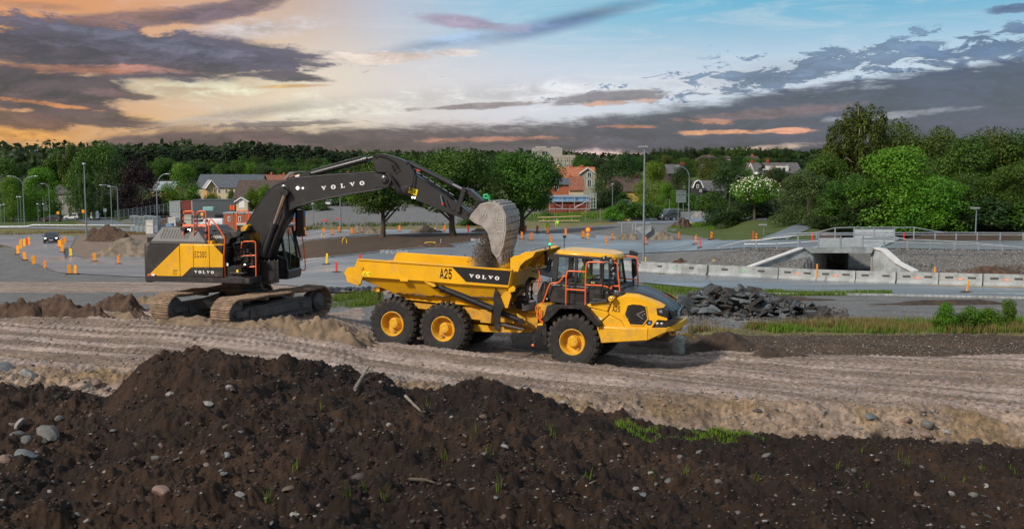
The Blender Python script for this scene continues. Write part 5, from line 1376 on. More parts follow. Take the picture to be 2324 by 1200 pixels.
for u in(620,665,740,820,865):m_.ell(xp(e2,u,745,-.45),(.018,.01,.018),8,5)
m_.build('skirt_bolts',M_STL,digger)
def rl(name,zf,lines,y,r=.023):return rails(name,zf,lines,y,r,M_ORG,digger)
_tk=TK
class _S:pass
def rails_ex(name,zf,lines,y,r=.023,m=None):
 global TK
 keep=TK;TK=EX;o=rails(name,zf,lines,y,r,m or M_ORG,digger);TK=keep;return o
rails_ex('handrail',e1,[[(578,562),(576,118),(722,116),(718,562)],[(576,303),(722,303)],[(570,318),(725,318)]],-1.25)
rails_ex('handrail',e1,[[(765,562),(765,116),(884,116),(878,562)],[(765,303),(885,303)],[(765,318),(885,318)]],-1.15)
rails_ex('handrail',e1,[[(930,560),(925,250),(952,218),(1040,320),(1143,480),(1130,680),(1145,1012)],[(905,303),(955,303)]],-1.42)
rails_ex('handrail',z1,[[(697,560),(697,434),(775,434),(774,532)],[(695,518),(776,518)]],.55)
rails_ex('handrail',e2,[[(350,1000),(308,960),(305,800)],[(308,680),(325,455),(535,448),(541,980)],[(300,672),(530,662)],[(320,845),(540,832)]],-1.0,.02)
rails_ex('handrail',e2,[[(1222,315),(1262,500),(1288,830),(1280,888),(1236,886)]],1.42,.02)
rails_ex('side_mirror_arm',e1,[[(552,250),(552,90)],[(552,165),(575,165)],[(715,190),(772,190)]],-1.25,.03,M_BLK)
m_=MB();m_.prism(ex_(e1,[(712,172),(774,172),(774,202),(712,202)],-1.22),-1.27,-1.2);m_.prism(ex_(e1,[(548,150),(576,150),(576,185),(548,185)],-1.25),-1.3,-1.2);m_.prism(ex_(e1,[(548,232),(576,232),(576,270),(548,270)],-1.25),
-1.3,-1.2)
m_.prism(ex_(e1,[(545,340),(610,345),(600,385),(548,380)],-1.25),-1.3,-1.1);m_.prism(ex_(e1,[(862,392),(895,392),(895,425),(862,425)],-1.2),-1.25,-1.1);m_.prism(ex_(e1,[(820,548),(885,548),(890,572),(815,572)],-1.25),-1.3,
-1.1)
m_.build('rail_clamp',M_BLK,digger,0)
m_=MB();m_.ell(xp(e1,832,162,-1.17),(.055,.02,.06),14,8);m_.ell(xp(e1,836,212,-1.17),(.03,.02,.03),10,6);m_.build('rail_sign',mat('orange_sign',(.9,.35,.02),.5),digger)
m_=MB();m_.ell(xp(e1,735,408,-.9),(.05,.05,.05));m_.ell(xp(e1,742,462,-.9),(.03,.03,.02));m_.build('amber_beacon',M_AMB,digger)
m_=MB();m_.cyl(xp(e1,735,430,-.9),xp(e1,735,560,-.9),.02);m_.cyl(xp(e1,835,420,-.8),xp(e1,835,560,-.8),.02);m_.build('beacon_post',M_BLK,digger)
m_=MB();m_.ell(xp(e1,832,402,-.8),(.08,.06,.05));m_.tube([xp(e1,610,368,-1.2),xp(e1,680,372,-1.2)],.02);m_.build('chrome_mirror',M_STL,digger)
m_=MB();m_.tube([xp(e1,980,385,-.7),xp(e1,1050,372,-.7),xp(e2,100,290,-.7),xp(e2,250,300,-.7)],.025,8);m_.tube([xp(e1,1000,400,-.75),xp(e2,60,310,-.75),xp(e2,255,310,-.75)],.02,8);m_.build('roof_pipe',M_BLK,digger,60)
m_=MB()
xb,xf,xft=-.40,1.42,1.20;y0,y1=.34,1.36;z0c,zs,z1c=1.07,1.36,2.86
def pil(xa,xb_,xc,xd,za,zb_,ya,yb):m_.prism([(xa,za),(xb_,za),(xd,zb_),(xc,zb_)],ya,yb)
for ya,yb in((y0,y0+.07),(y1-.07,y1)):
 pil(xb,xb+.10,xb,xb+.10,z0c,z1c,ya,yb);pil(.42,.50,.42,.50,1.9,z1c,ya,yb);pil(xf-.07,xf,xft-.07,xft,zs,z1c,ya,yb)
 m_.prism([(xb,z0c),(xf-.1,z0c),(xf,zs),(xf,1.72),(.9,1.95),(xb,1.95)],ya,yb)
 m_.bb(xb,xft,ya,yb,z1c-.09,z1c)
m_.prism([(xf-.12,z0c),(xf+.03,z0c+.06),(xf+.05,zs-.02),(xf,zs+.03),(xf-.12,zs)],y0,y1)
m_.bb(xb,xf,y0,y1,z0c,z0c+.08);m_.bb(xft-.08,xft,y0,y1,z1c-.08,z1c);m_.bb(xb,xb+.08,y0,y1,z0c,2.0)
m_.build('cab_frame',M_GRY,digger,20,bevel=.012)
m_=MB();m_.prism([(xb-.02,z1c),(xft+.12,z1c),(xft+.08,z1c+.06),(xb,z1c+.08)],y0-.02,y1+.02);m_.build('cab_roof',mat('pale_roof',(.42,.42,.40),.5),digger,20,bevel=.015)
m_=MB()
m_.add([(xf-.01,y0+.07,zs+.02),(xf-.01,y1-.07,zs+.02),(xft-.01,y1-.07,z1c-.09),(xft-.01,y0+.07,z1c-.09)],[(0,1,2,3)])
m_.build('windscreen',GLASS,digger,0,fixn=False)
m_=MB()
for yy in(y0+.03,y1-.03):
 m_=MB();m_.add([(.50,yy,1.95),(.9,yy,1.95),(xf-.07,yy,1.72),(xft-.05,yy,z1c-.09),(.50,yy,z1c-.09)],[(0,1,2,3,4)]);m_.build('side_window',GLASS,digger,0,fixn=False)
 m_=MB();m_.add([(xb+.1,yy,1.95),(.42,yy,1.95),(.42,yy,z1c-.09),(xb+.1,yy,z1c-.09)],[(0,1,2,3)]);m_.build('side_window',GLASS,digger,0,fixn=False)
m_=MB();m_.bb(.0,.5,.6,1.1,1.15,1.55);m_.prism([(.0,1.5),(.14,1.5),(.04,2.3),(-.1,2.3)],.62,1.08);m_.bb(.9,1.2,.5,.62,1.3,1.75);m_.bb(1.1,1.32,.45,1.25,1.15,1.42)
m_.build('operator_seat',M_HAIR,digger,20,bevel=.02)
m_=MB();m_.tube([(xf-.02,.55,1.45),(xf-.02,.62,1.6),(xf-.10,.75,2.1),(xft+.03,.85,2.75)],.018,6);m_.tube([xp(e2,1130,340,1.2),xp(e2,1215,700,1.25)],.035,6);m_.tube([xp(e2,1060,330,.7),xp(e2,1120,490,.8),xp(e2,1160,520,.9)],
.014,6);m_.build('wiper',M_BLK,digger)
m_=MB();m_.ell(xp(e2,1158,236,1.0),(.05,.05,.045));m_.ell(xp(e2,1020,215,.5),(.05,.05,.04));m_.build('cab_lamp',M_LENS,digger)
m_=MB();m_.lathe([(0,.06),(.06,.05),(.08,0)],(.55,.5,z1c+.08),'z',14);m_.build('roof_beacon',M_ORG,digger)
m_=MB();m_.prism(ex_(e2,[(1235,265),(1262,262),(1272,375),(1245,380)],1.5),1.45,1.6);m_.build('far_mirror',M_BLK,digger,0,bevel=.01)
m_=MB();m_.prism(ex_(e2,[(820,335),(915,352),(900,365),(825,350)],.0),-.05,.05);m_.prism(ex_(e2,[(775,680),(870,615),(875,625),(780,690)],.0),-.03,.03);m_.build('boom_bracket',M_DSTL,digger,0)
J2=dict(J);
opr=person('person','excavator operator in a yellow-green hi-vis jacket seated in the digger cab behind the boom cylinder',(0,0,0),0,J2)
opr.location=EX.O+EX.R@Vector((.22,.85,1.62));opr.rotation_euler=EX.R.to_euler()
m_=MB()
bo=ex_(z1,[(770,690),(742,590),(760,555),(800,490),(880,360),(940,288),(1000,252),(1080,222)],0)+ex_(z2,[(250,288),(480,268),(700,256),(850,242),(930,245),(985,285),(992,330),(960,372),(870,405),(700,430),(500,465),(300,507),
(170,548),(90,592)],0)+ex_(z1,[(1040,500),(990,560),(930,680),(880,800),(820,800)],0)
m_.prism(bo,-.26,.26)
boom=m_.build('boom',M_BOOM,digger,25,bevel=.018,seg=2)
m_=MB()
edge_=[boomp for boomp in bo]
cx_=sum(q[0]for q in bo)/len(bo)
for yy in(-.262,.262):
 m_.tube([(q[0],yy,q[1])for q in bo],.012,6,closed=True)
a=EX.t(*z1(1032,295),0);m_.lathe([(0,-.48),(.10,-.48),(.12,-.45),(.12,-.30),(.17,-.28),(.18,-.26)],(a[0],0,a[1]),'y',24);m_.lathe([(0,.48),(.10,.48),(.12,.45),(.12,.30),(.17,.28),(.18,.26)],(a[0],0,a[1]),'y',24)
a=EX.t(*z2(960,312),0);m_.lathe([(0,-.36),(.07,-.36),(.08,-.34),(.13,-.32),(.14,-.27)],(a[0],0,a[1]),'y',20)
m_.prism(ex_(z2,[(800,262),(985,282),(992,330),(962,368),(850,384),(855,300)],-.27),-.285,-.26)
m_.build('boom_edge',M_BOOM,boom,35)
m_=MB()
p0,p1=Vector(xp(z2,362,411,-.264)),Vector(xp(z2,770,357,-.264));exx=(p1-p0).normalized();eyy=Vector((-exx.z,0,exx.x))
slab(m_,'VOLVO',p0,exx,eyy,.135,2.47,1.18);m_.build('boom_lettering',M_WHT,boom,0,fixn=False,weld=False)
m_=MB();m_.ell(xp(z1,1098,283,-.3),(.05,.03,.05));m_.ell(xp(z1,1133,284,-.3),(.025,.02,.025));m_.build('boom_lamp',M_LAMP,boom)
for sy in(-1,1):
 A=Vector(xp(z1,1018,312,-.40));B=Vector(xp(z1,868,735,-.40));A.y*=-sy;B.y*=-sy;d=B-A
 if sy>0:A.y=.40;B.y=.40
 else:A.y=-.40;B.y=-.40
 m_=MB();m_.cyl(A+d*.5,B,.105,n=20);m_.cyl(A+d*.48,A+d*.56,.125,n=20);m_.lathe([(0,-.07),(.11,-.07),(.11,.07),(0,.07)],A,'y',18);m_.tube([A+d*.55+Vector((-.13,0,0)),B+Vector((-.13,0,.1))],.02,6);m_.build('boom_cylinder',M_BOOM,
digger,35)
 bc=bpy.data.objects[-1]if False else None
 m_=MB();m_.cyl(A,A+d*.5,.058,n=16);m_.build('cylinder_rod',M_STL,digger,35)
m_=MB()
for k in range(7):
 o2=k*.012
 m_.tube([xp(z1,745+2*k,600,-.22+.05*k),xp(z1,795,490-k,-.22+.06*k),xp(z1,875,352-k,-.22+.06*k),xp(z1,936,280-k,-.22+.06*k),xp(z1,1010,238-k,-.2+.06*k),xp(z2,120,292-k*2,-.2+.06*k),xp(z2,480,262-k,-.2+.06*k),xp(z2,800,246-k,
-.2+.06*k)],.02,6)
for k in range(4):
 m_.tube([xp(z2,850,238+2*k,-.3+.08*k),xp(z2,960,245+6*k,-.34),xp(z2,1010,300+10*k,-.36),xp(z2,1050,400+14*k,-.36),xp(z2,1110,380+22*k,-.34),xp(z2,1180,360+10*k,-.3),xp(z2,1205,250,-.26)],.018,6)
m_.tube([xp(z2,835,110,-.24),xp(z2,860,84,-.26),xp(z2,930,95,-.28),xp(z2,1020,150,-.28),xp(z2,1050,210,-.28),xp(z2,1015,235,-.28),xp(z2,990,170,-.26)],.02,6)
for k in range(4):
 m_.tube([xp(z2,25,320-8*k,-.15+.1*k),xp(z2,70,270-8*k,-.1+.1*k),xp(z2,140,245-3*k,-.1+.1*k),xp(z2,240,240,-.1+.1*k)],.022,6)
m_.build('boom_hoses',M_HOSE,boom,60)
m_=MB()
for yy in(-.30,.30):m_.tube([xp(z1,1010,330,yy),xp(z1,1015,470,yy),xp(z1,975,560,yy),xp(z1,900,740,yy)],.10,8)
m_.tube([xp(z1,1110,428,.3),xp(z1,1112,560,.3),xp(z1,1098,590,.35)],.15,8)
m_.build('cable_guide',M_HOSE,digger,50)
m_=MB();A=Vector(xp(z2,245,266,0));B=Vector(xp(z2,838,108,0));d=B-A
m_.cyl(A,A+d*.86,.095,n=20);m_.cyl(A+d*.84,A+d*.9,.115,n=20);m_.cyl(A+d*.9,B,.055,n=14)
for yy in(-.13,.09):m_.prism(ex_(z2,[(150,300),(235,235),(265,240),(268,285),(300,290)],0),yy,yy+.04)
m_.tube([A+d*.05+Vector((0,0,.12)),A+d*.5+Vector((0,0,.13)),A+d*.8+Vector((0,0,.13))],.018,6)
m_.build('arm_cylinder',M_BOOM,digger,35)
m_=MB();m_.prism(ex_(z2,[(120,275),(158,262),(156,285),(122,298)],-.18),-.185,-.17);m_.build('boom_sticker',M_WHT,digger,0)
m_=MB()
ar=ex_(z2,[(838,120),(858,88),(905,78),(985,92),(1100,130),(1175,168),(1200,215),(1232,272),(1400,385),(1590,512),(1722,612),(1700,662),(1672,664),(1560,624),(1210,482),(1005,375),(985,345),(900,270),(862,215)],0)
m_.prism(ar,-.19,.19);arm=m_.build('arm',M_BOOM,digger,25,bevel=.015,seg=2)
m_=MB()
for yy in(-.192,.192):m_.tube([(q[0],yy,q[1])for q in ar],.012,6,closed=True)
a=EX.t(*z2(1690,643),0);m_.lathe([(0,-.27),(.075,-.27),(.08,-.25),(.08,.25),(.075,.27),(0,.27)],(a[0],0,a[1]),'y',18)
a=EX.t(*z2(1148,155),0);m_.lathe([(0,-.22),(.05,-.22),(.055,.22),(0,.22)],(a[0],0,a[1]),'y',14)
m_.build('arm_edge',M_BOOM,arm,35)
m_=MB();m_.prism(ex_(z2,[(1158,378),(1238,405),(1222,460),(1144,428)],-.2),-.202,-.19);st=m_.build('warning_sticker',M_LBL,arm,0)
m_=MB();m_.cyl(xp(z2,1212,410,-.204),xp(z2,1206,435,-.204),.016,n=6);m_.cyl(xp(z2,1200,438,-.204),xp(z2,1213,442,-.204),.008,n=5);m_.tube([xp(z2,1170,400,-.204),xp(z2,1190,408,-.204),xp(z2,1172,425,-.204),xp(z2,1190,432,-.204)],
.008,5);m_.build('sticker_symbol',M_BLT,st)
m_=MB();m_.ell(xp(z2,1185,473,-.21),(.03,.02,.03));m_.ell(xp(z2,1207,476,-.21),(.025,.02,.025));m_.build('arm_lamp',M_LAMP,arm)
m_=MB();A=Vector(xp(z2,1160,160,0));B=Vector(xp(z2,1655,408,0));d=B-A
m_.cyl(A,A+d*.76,.085,n=20);m_.cyl(A+d*.72,A+d*.78,.1,n=20);bkc=m_.build('bucket_cylinder',M_BOOM,digger,35)
m_=MB();m_.cyl(A+d*.77,B,.05,n=14);m_.build('cylinder_rod',M_STL,bkc)
m_=MB()
for yy in(-.27,.21):
 def bar(p_,q_,w):
  a,b=Vector(EX.t(*z2(*p_),yy)),Vector(EX.t(*z2(*q_),yy));d_=(b-a).normalized();n2=Vector((-d_.y,d_.x))*w
  m_.prism([tuple(a+n2-d_*w),tuple(b+n2+d_*w),tuple(b-n2+d_*w),tuple(a-n2-d_*w)],yy,yy+.06)
 bar((1650,405),(1595,588),.065)
 for q in((1650,408),(1597,588)):a=EX.t(*z2(*q),yy);m_.lathe([(0,-.01),(.085,-.01),(.085,.07),(0,.07)],(a[0],yy,a[1]),'y',16)
m_.prism(ex_(z2,[(1660,388),(1722,398),(1835,500),(1800,520),(1680,420)],0),-.2,.2)
m_.build('bucket_link',M_BOOM,digger,35,bevel=.008)
m_=MB()
for yy in(-.26,.18):
 m_.prism(ex_(z2,[(1790,498),(1850,505),(1760,560),(1722,668),(1680,662),(1770,530)],yy),yy,yy+.08)
m_.prism(ex_(z2,[(1795,498),(1850,508),(1790,545),(1760,540)],0),-.26,.26)
m_.build('quick_coupler',M_BLK,digger,25,bevel=.008)
m_=MB();m_.tube([xp(z2,1885,500,0),xp(z2,1884,470,0),xp(z2,1862,448,0),xp(z2,1838,452,0),xp(z2,1836,470,0),xp(z2,1850,482,0),xp(z2,1872,480,0)],.035,8);m_.build('lifting_hook',mat('green_paint',(.03,.42,.16),.4),digger,60)
m_=MB();rnd=random.Random(12)
for k in range(11):
 t0=rnd.uniform(-10,10)
 m_.tube([xp(z2,1205,215+t0,-.2+.03*k),xp(z2,1290,290+t0*1.5,-.24+.03*k),xp(z2,1370,350+t0*2.2,-.26+.03*k),xp(z2,1430,400+t0*1.5,-.24+.03*k),xp(z2,1500,440+t0*2,-.22+.03*k),xp(z2,1570+t0,490,-.2+.03*k)],.015,6)
m_.tube([xp(z2,1495,500,-.22),xp(z2,1520,560,-.24),xp(z2,1550,590,-.24),xp(z2,1575,560,-.22)],.012,6)
m_.tube([xp(z2,1600,555,-.2),xp(z2,1660,470,-.2),xp(z2,1720,510,-.2),xp(z2,1735,570,-.2)],.012,6)
m_.build('arm_hoses',M_HOSE,arm,60)
m_=MB()
for k in range(6):a=xp(z2,1220+60*k,240+38*k,-.3);m_.cyl(a,(a[0]+.15,a[1],a[2]-.08),.016,n=6)
m_.cyl(xp(z2,1443,455,-.25),xp(z2,1458,520,-.25),.035,n=10);m_.build('hose_fittings',M_STL,arm)
m_=MB();m_.cyl(xp(z2,1460,522,-.25),xp(z2,1466,540,-.25),.04,n=10);m_.prism(ex_(z2,[(1225,215),(1258,230),(1252,240),(1222,225)],-.2),-.22,-.18);m_.build('red_cap',mat('red_cap',(.7,.06,.02),.4),arm)
YN,YF=-.86,.92
sidep=[(1700,665),(1722,622),(1800,530),(1868,512),(1950,520),(2008,560),(2040,640),(2042,760),(2018,910),(1985,1000),(1952,1030),(1905,965),(1888,870),(1865,790),(1818,735),(1745,705)]
near_s=ex_(z2,sidep,YN)
m_=MB()
m_.prism(near_s,YN,YN+.05);m_.prism(near_s,YF-.05,YF)
oc=near_s[1:11]
vs=[];n_=len(oc)
cxb=sum(q[0]for q in oc)/n_;czb=sum(q[1]for q in oc)/n_
inn=[tuple(Vector(q)+(Vector((cxb,czb))-Vector(q)).normalized()*.05)for q in oc]
for q,w in zip(oc,inn):vs+=[(q[0],YN+.001,q[1]),(q[0],YF-.001,q[1]),(w[0],YN+.001,w[1]),(w[0],YF-.001,w[1])]
fs=[]
for i in range(n_-1):a=i*4;b=a+4;fs+=[(a,b,b+1,a+1),(a+2,a+3,b+3,b+2)]
fs+=[(0,1,3,2),((n_-1)*4,(n_-1)*4+2,(n_-1)*4+3,(n_-1)*4+1)]
m_.add(vs,fs)
bucket=m_.build('bucket',M_BKT,digger,25,bevel=.01)
m_=MB()
oc2=resample(oc[2:],17)
for i in range(1,17):
 a,b=oc2[i-1],oc2[i];d_=(b-a);n2=Vector((-d_.y,d_.x)).normalized()*-1
 if(a+n2-Vector((cxb,czb))).length<(a-Vector((cxb,czb))).length:n2=-n2
 c2_=a+d_*.5
 q=[c2_-d_*.3,c2_+d_*.3,c2_+d_*.22+n2*.035,c2_-d_*.22+n2*.035]
 m_.prism([tuple(v)for v in q],YN+.02,YF-.02)
m_.build('wear_strips',mat('worn_strip_steel',(.40,.36,.33),.6,metal=.3,var=.3,vs=5,dirt=(.2,.11,.06),dirt_amt=.8),bucket,25)
m_=MB()
def curve_weld(pts):m_.tube([xp(z2,*q,YN-.004)for q in pts],.012,6)
curve_weld([(1800,545),(1870,525),(1940,535),(1990,575),(2018,640),(2022,740),(2000,880)]);curve_weld([(1965,610),(2010,610)]);curve_weld([(1965,610),(1955,700),(2018,700)]);curve_weld([(1945,760),(1950,790),(2015,790)]);curve_weld([(1850,
570),(1825,640),(1850,660),(1862,600),(1850,570)])
m_.build('weld_marks',mat('pale_weld',(.45,.43,.40),.6),bucket)
for k in range(5):
 y=YN+.12+(YF-YN-.24)*k/4
 t0=near_s[9];t1=near_s[10]
 base=Vector(((t0[0]+t1[0])/2,(t0[1]+t1[1])/2));dn=(Vector(EX.t(*z2(1985,1085),YN))-base).normalized();sd=Vector((-dn.y,dn.x))
 m_=MB();A_=base-dn*.22
 vs=[]
 for w,l,yw in((.085,0,.11),(.09,.2,.11),(.06,.38,.08),(.012,.52,.05)):
  c2_=A_+dn*l;
  for s1,s2 in((1,-1),(1,1),(-1,1),(-1,-1)):vs.append((c2_.x+sd.x*w*s1,y+yw*s2,c2_.y+sd.y*w*s1))
 fs=[(0,1,2,3),(12,13,14,15)]+[(r*4+i,r*4+(i+1)%4,r*4+4+(i+1)%4,r*4+4+i)for r in range(3)for i in range(4)]
 m_.add(vs,fs);m_.build('bucket_tooth',M_BKT,bucket,25,bevel=.006)
m_=MB();rnd=random.Random(21)
c0=Vector(EX.t(*z2(1925,900),0));zlow=2.05
for k in range(7000):
 t_=rnd.random()**.8;z=c0.y+.35-t_*(c0.y+.35-zlow+.2);x=c0.x-.12+rnd.gauss(0,.11+.16*t_)+(rnd.random()<.06)*rnd.gauss(0,.35);y=rnd.uniform(-.8,.85)
 r=rnd.choice([.006,.008,.008,.01,.012,.02,.028])*rnd.uniform(.7,1.5)
 q=[Vector((rnd.gauss(0,1),rnd.gauss(0,1),rnd.gauss(0,1.6))).normalized()*r*rnd.uniform(.7,1.3)for _ in range(4)]
 m_.add([(x+v.x,y+v.y,z+v.z)for v in q],[(0,1,2),(0,2,3),(0,3,1),(1,3,2)])
fl=m_.build('falling_soil',mat('falling_soil',(.10,.072,.052),.95,var=.5,vs=8),None,0,weld=False)
fl.location=EX.O;fl.rotation_euler=EX.R.to_euler();tag(fl,'brown soil pouring out of the steel bucket into the truck bed','falling soil');fl['kind']='stuff'
def dust_mat():
 m=bpy.data.materials.new('dust');m.use_nodes=True;t=m.node_tree;t.nodes.clear();g=NG(t)
 tc=g.new('ShaderNodeTexCoord').outputs['Object']
 ln=g.new('ShaderNodeVectorMath',operation='LENGTH');g.l.new(tc,ln.inputs[0])
 f=g.m('SUBTRACT',1.0,g.smooth(ln.outputs['Value'],.1,.98))
 n=g.noise(tc,2.2,5,.6)
 d=g.m('MULTIPLY',g.m('MULTIPLY',f,g.smooth(n,.30,.6)),9.0)
 v=g.new('ShaderNodeVolumePrincipled');v.inputs['Color'].default_value=(.62,.55,.48,1);v.inputs['Anisotropy'].default_value=.2
 g.put(v.inputs['Density'],d)
 o=g.new('ShaderNodeOutputMaterial');g.l.new(v.outputs[0],o.inputs['Volume']);return m
dm=dust_mat()
def dust(label,c_,sc):
 m_=MB();m_.ell((0,0,0),(1,1,1),20,12);o=m_.build('dust_cloud',dm,None,60);o.location=c_;o.scale=sc;o.rotation_euler=EX.R.to_euler()
 tag(o,label,'dust');o['kind']='stuff'
dust('thin brown dust hanging around the soil falling into the truck bed',EX.O+EX.R@Vector((c0.x-.25,0,c0.y-.75)),(.62,.8,1.15))
# ------------ road works: barriers, bridge, rails, marker boards
M_CONC=mat('barrier_concrete',(.29,.315,.32),.8,var=.3,vs=1.1,dirt=(.20,.21,.20),dirt_amt=.7,bump=.15)
M_CONC2=mat('wall_concrete',(.30,.34,.35),.8,var=.3,vs=.8,dirt=(.18,.21,.22),dirt_amt=.8,bump=.15)
M_CAP=mat('pale_concrete',(.55,.56,.56),.8,var=.12)
M_GALV=mat('galvanised_steel',(.46,.50,.53),.4,metal=.6,var=.12)
M_GALVD=mat('weathered_steel_post',(.19,.24,.275),.5,metal=.3,var=.15)
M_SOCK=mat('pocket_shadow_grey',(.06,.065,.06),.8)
M_BOARDY=mat('yellow_board',(.85,.52,.02),.5,var=.1)
M_BOARDO=mat('orange_board',(.88,.34,.01),.5,var=.1)
M_BOARDR=mat('red_board',(.70,.03,.02),.5,var=.1)
M_RUB=mat('board_foot_rubber',(.03,.03,.032),.8)
M_OTAG=mat('orange_tag',(.8,.16,.03),.5)
M_GTAG=mat('green_tag',(.08,.36,.14),.5)
seg=[(1290,606),(1370,612),(1468,617.5),(1608,626),(1767,633),(1854,637.5),(1943,641),(2035,644),(2131,646.5),(2231,649.5),(2338,652)]
tags_=['o','g','g','g','o','o','n','o','o','o']
def barrier(a,b,tagc,idx):
 wa,wb=G(a[0]+.5,a[1],58),G(b[0]-.5,b[1],58);d=wb-wa;L=d.length;rz=math.atan2(d.y,d.x)
 t=thing('concrete_barrier',barrier_labels[idx],'barrier',wa,0,'concrete barriers in a row along the road')
 t.rotation_euler=(0,-math.asin(d.z/L),rz)
 m_=MB();m_.prism([(-.30,0),(.30,0),(.30,.12),(.17,.30),(.11,.84),(-.11,.84),(-.17,.30),(-.30,.12)],.02,L-.02,'x');body=m_.build('body',M_CONC,t,20,bevel=.015)
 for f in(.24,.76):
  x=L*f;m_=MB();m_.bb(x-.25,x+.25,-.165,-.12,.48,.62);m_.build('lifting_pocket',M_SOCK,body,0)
 if tagc!='n':
  x=L*.5;m_=MB();m_.bb(x-.2,x+.2,-.172,-.14,.42,.52);tg=m_.build('tag',M_OTAG if tagc=='o' else M_GTAG,t,0)
  m_=MB()
  for k in range(5):m_.bb(x-.12+k*.055,x-.09+k*.055,-.1735,-.172,.45,.49)
  m_.build('tag_marks',M_WHT,tg,0)
 return t
barrier_labels=['grey concrete barrier seen through the truck cab windows','grey concrete barrier right behind the windscreen of the dump truck','long grey concrete barrier right of the truck cab with a green tag','long grey barrier with a green tag and a yellow marker at its left end',
'grey barrier with an orange tag left of the underpass mouth, before its wing wall','grey barrier with an orange tag directly below the dark underpass mouth','grey barrier without a coloured tag at the right side of the underpass mouth',
'grey barrier with an orange tag and an orange marker post at its right part','grey barrier with an orange tag standing behind the leaning orange marker post','rightmost grey concrete barrier at the picture edge, with an orange tag']
for i in range(len(seg)-1):barrier(seg[i],seg[i+1],tags_[i],i)
t=thing('underpass','concrete underpass with wing walls and a dark opening below the road','underpass',P(1910,600,80),0)
o_loc=t.location.copy()
def W2(p_):return Vector(p_)-o_loc
def wall_poly(name,pts,thick,m,par=t,bev=0):
 """plate through picture points (px, py, D), given thickness away from the viewer"""
 q=[P(*p_)for p_ in pts];n=(q[1]-q[0]).cross(q[2]-q[0]).normalized()
 if n.y<0:n=-n
 k=len(q);vs=[W2(v)for v in q]+[W2(v+n*thick)for v in q]
 m_=MB();m_.add(vs,[tuple(range(k)),tuple(range(2*k-1,k-1,-1))]+[(i,(i+1)%k,k+(i+1)%k,k+i)for i in range(k)])
 return m_.build(name,m,par,20,bevel=bev)
DB=80.5
lw=wall_poly('wing_wall',[(1704,607,78.6),(1824,564,80.5),(1838,562,80.5),(1846,574,80.5),(1848,650,80.5),(1704,650,78.6)],.4,M_CONC2)
rw=wall_poly('wing_wall',[(1976,574,80.5),(1982,562,80.5),(1998,566,79.8),(2030,594,78.2),(2072,616,76.6),(2072,650,76.6),(1976,650,80.5)],.4,M_CONC2)
wall_poly('wall_coping',[(1702,605.5,78.4),(1824,561.5,80.3),(1824,564.5,80.3),(1702,609,78.4)],.55,M_CAP,lw)
for a,b in(((1982,561,80.3),(1998,565,79.6)),((1998,565,79.6),(2030,593,78.0)),((2030,593,78.0),(2072,615,76.4))):
 wall_poly('wall_coping',[a,b,(b[0],b[1]+4,b[2]),(a[0],a[1]+4,a[2])],.6,M_CAP,rw)
wall_poly('deck_beam',[(1824,562,80.2),(1985,562,80.2),(1978,574,80.2),(1840,574,80.2)],.5,M_CONC2)
def slab_box(name,corners,z0,z1):
 vs=[W2((x,y,z0))for x,y in corners]+[W2((x,y,z1))for x,y in corners]
 m_=MB();m_.add(vs,[(0,1,2,3),(7,6,5,4)]+[(i,(i+1)%4,4+(i+1)%4,4+i)for i in range(4)]);return m_.build(name,M_CONC2,t,0)
zt_=P(1900,574,80.5).z
def xy(off,Y):return(TX0+off+(Y-80.5)*TSL,Y)
slab_box('roof_slab',[xy(-TW-.4,80.75),xy(TW+.4,80.75),xy(TW+.4,94),xy(-TW-.4,94)],zt_,zt_+.35)
slab_box('inner_wall',[xy(-TW-.35,80.75),xy(-TW+.03,80.75),xy(-TW+.03,94),xy(-TW-.35,94)],-3.6,zt_-.003)
slab_box('inner_wall',[xy(TW-.03,80.75),xy(TW+.35,80.75),xy(TW+.35,94),xy(TW-.03,94)],-3.6,zt_-.003)
m_=MB()
M_PANEL=mat('grey_panel',(.36,.40,.43),.5,var=.1)
def railing(name,label,posts,top,mid=None,rr=.035,pr=.035,group=None,cat='railing',panels=(),foot_d=None,depthfn=None,mid2=None,caps=None):
 t=thing(name,label,cat,P(posts[0][0],posts[0][2],depthfn(posts[0][0])),0,group);oo=t.location.copy()
 def Q(px,py):return P(px,py,depthfn(px))-oo
 for px,y0,y1 in posts:
  m_=MB();a,b=Q(px,y0),Q(px,y1);m_.box((a+b)/2,(.09,.07,abs(a.z-b.z)),None);m_.build('post',M_GALV,t,0)
 for ln in[top]+([mid]if mid else[])+([mid2]if mid2 else[]):
  m_=MB();m_.tube([Q(*q)for q in ln],rr,8);m_.build('rail',M_GALV,t,50)
 for(x0,y0,x1,y1)in panels:
  m_=MB();a,b,c_,d_=Q(x0,y0),Q(x1,y0),Q(x1,y1),Q(x0,y1);of=Vector((0,.04,0))
  m_.add([a,b,c_,d_,a+of,b+of,c_+of,d_+of],[(0,1,2,3),(7,6,5,4),(0,4,5,1),(1,5,6,2),(2,6,7,3),(3,7,4,0)]);m_.build('panel',M_PANEL,t,0,bevel=.01)
 return t
dn=lambda px:np.interp(px,[1620,1704,1824,1985,2324],[84,82,80.2,80.2,77]).item()
railing('bridge_railing','near steel bridge railing with two grey panels above the underpass mouth',[(1640,558,563),(1660,555,565),(1689,548,565),(1716,549,566),(1763,549,565),(1811,536,560),(1857,534,562),(1908,536,562),
(1959,536,562),(2007,535,560),(2059,547,566),(2111,546,567),(2166,548,567),(2221,552,567),(2275,555,569)],[(1625,563),(1689,546),(1720,545),(1811,534),(1870,532),(2010,533),(2060,544),(2110,545),(2200,550),(2324,562)],
[(1689,554),(1760,553),(1857,547)],depthfn=dn,panels=[(1858.5,540,1906,559),(1909.5,540,1957,560)],mid2=[(1960,548),(2060,550),(2200,554),(2290,560)])
df=lambda px:np.interp(px,[1700,1850,2400],[93,92,90]).item()
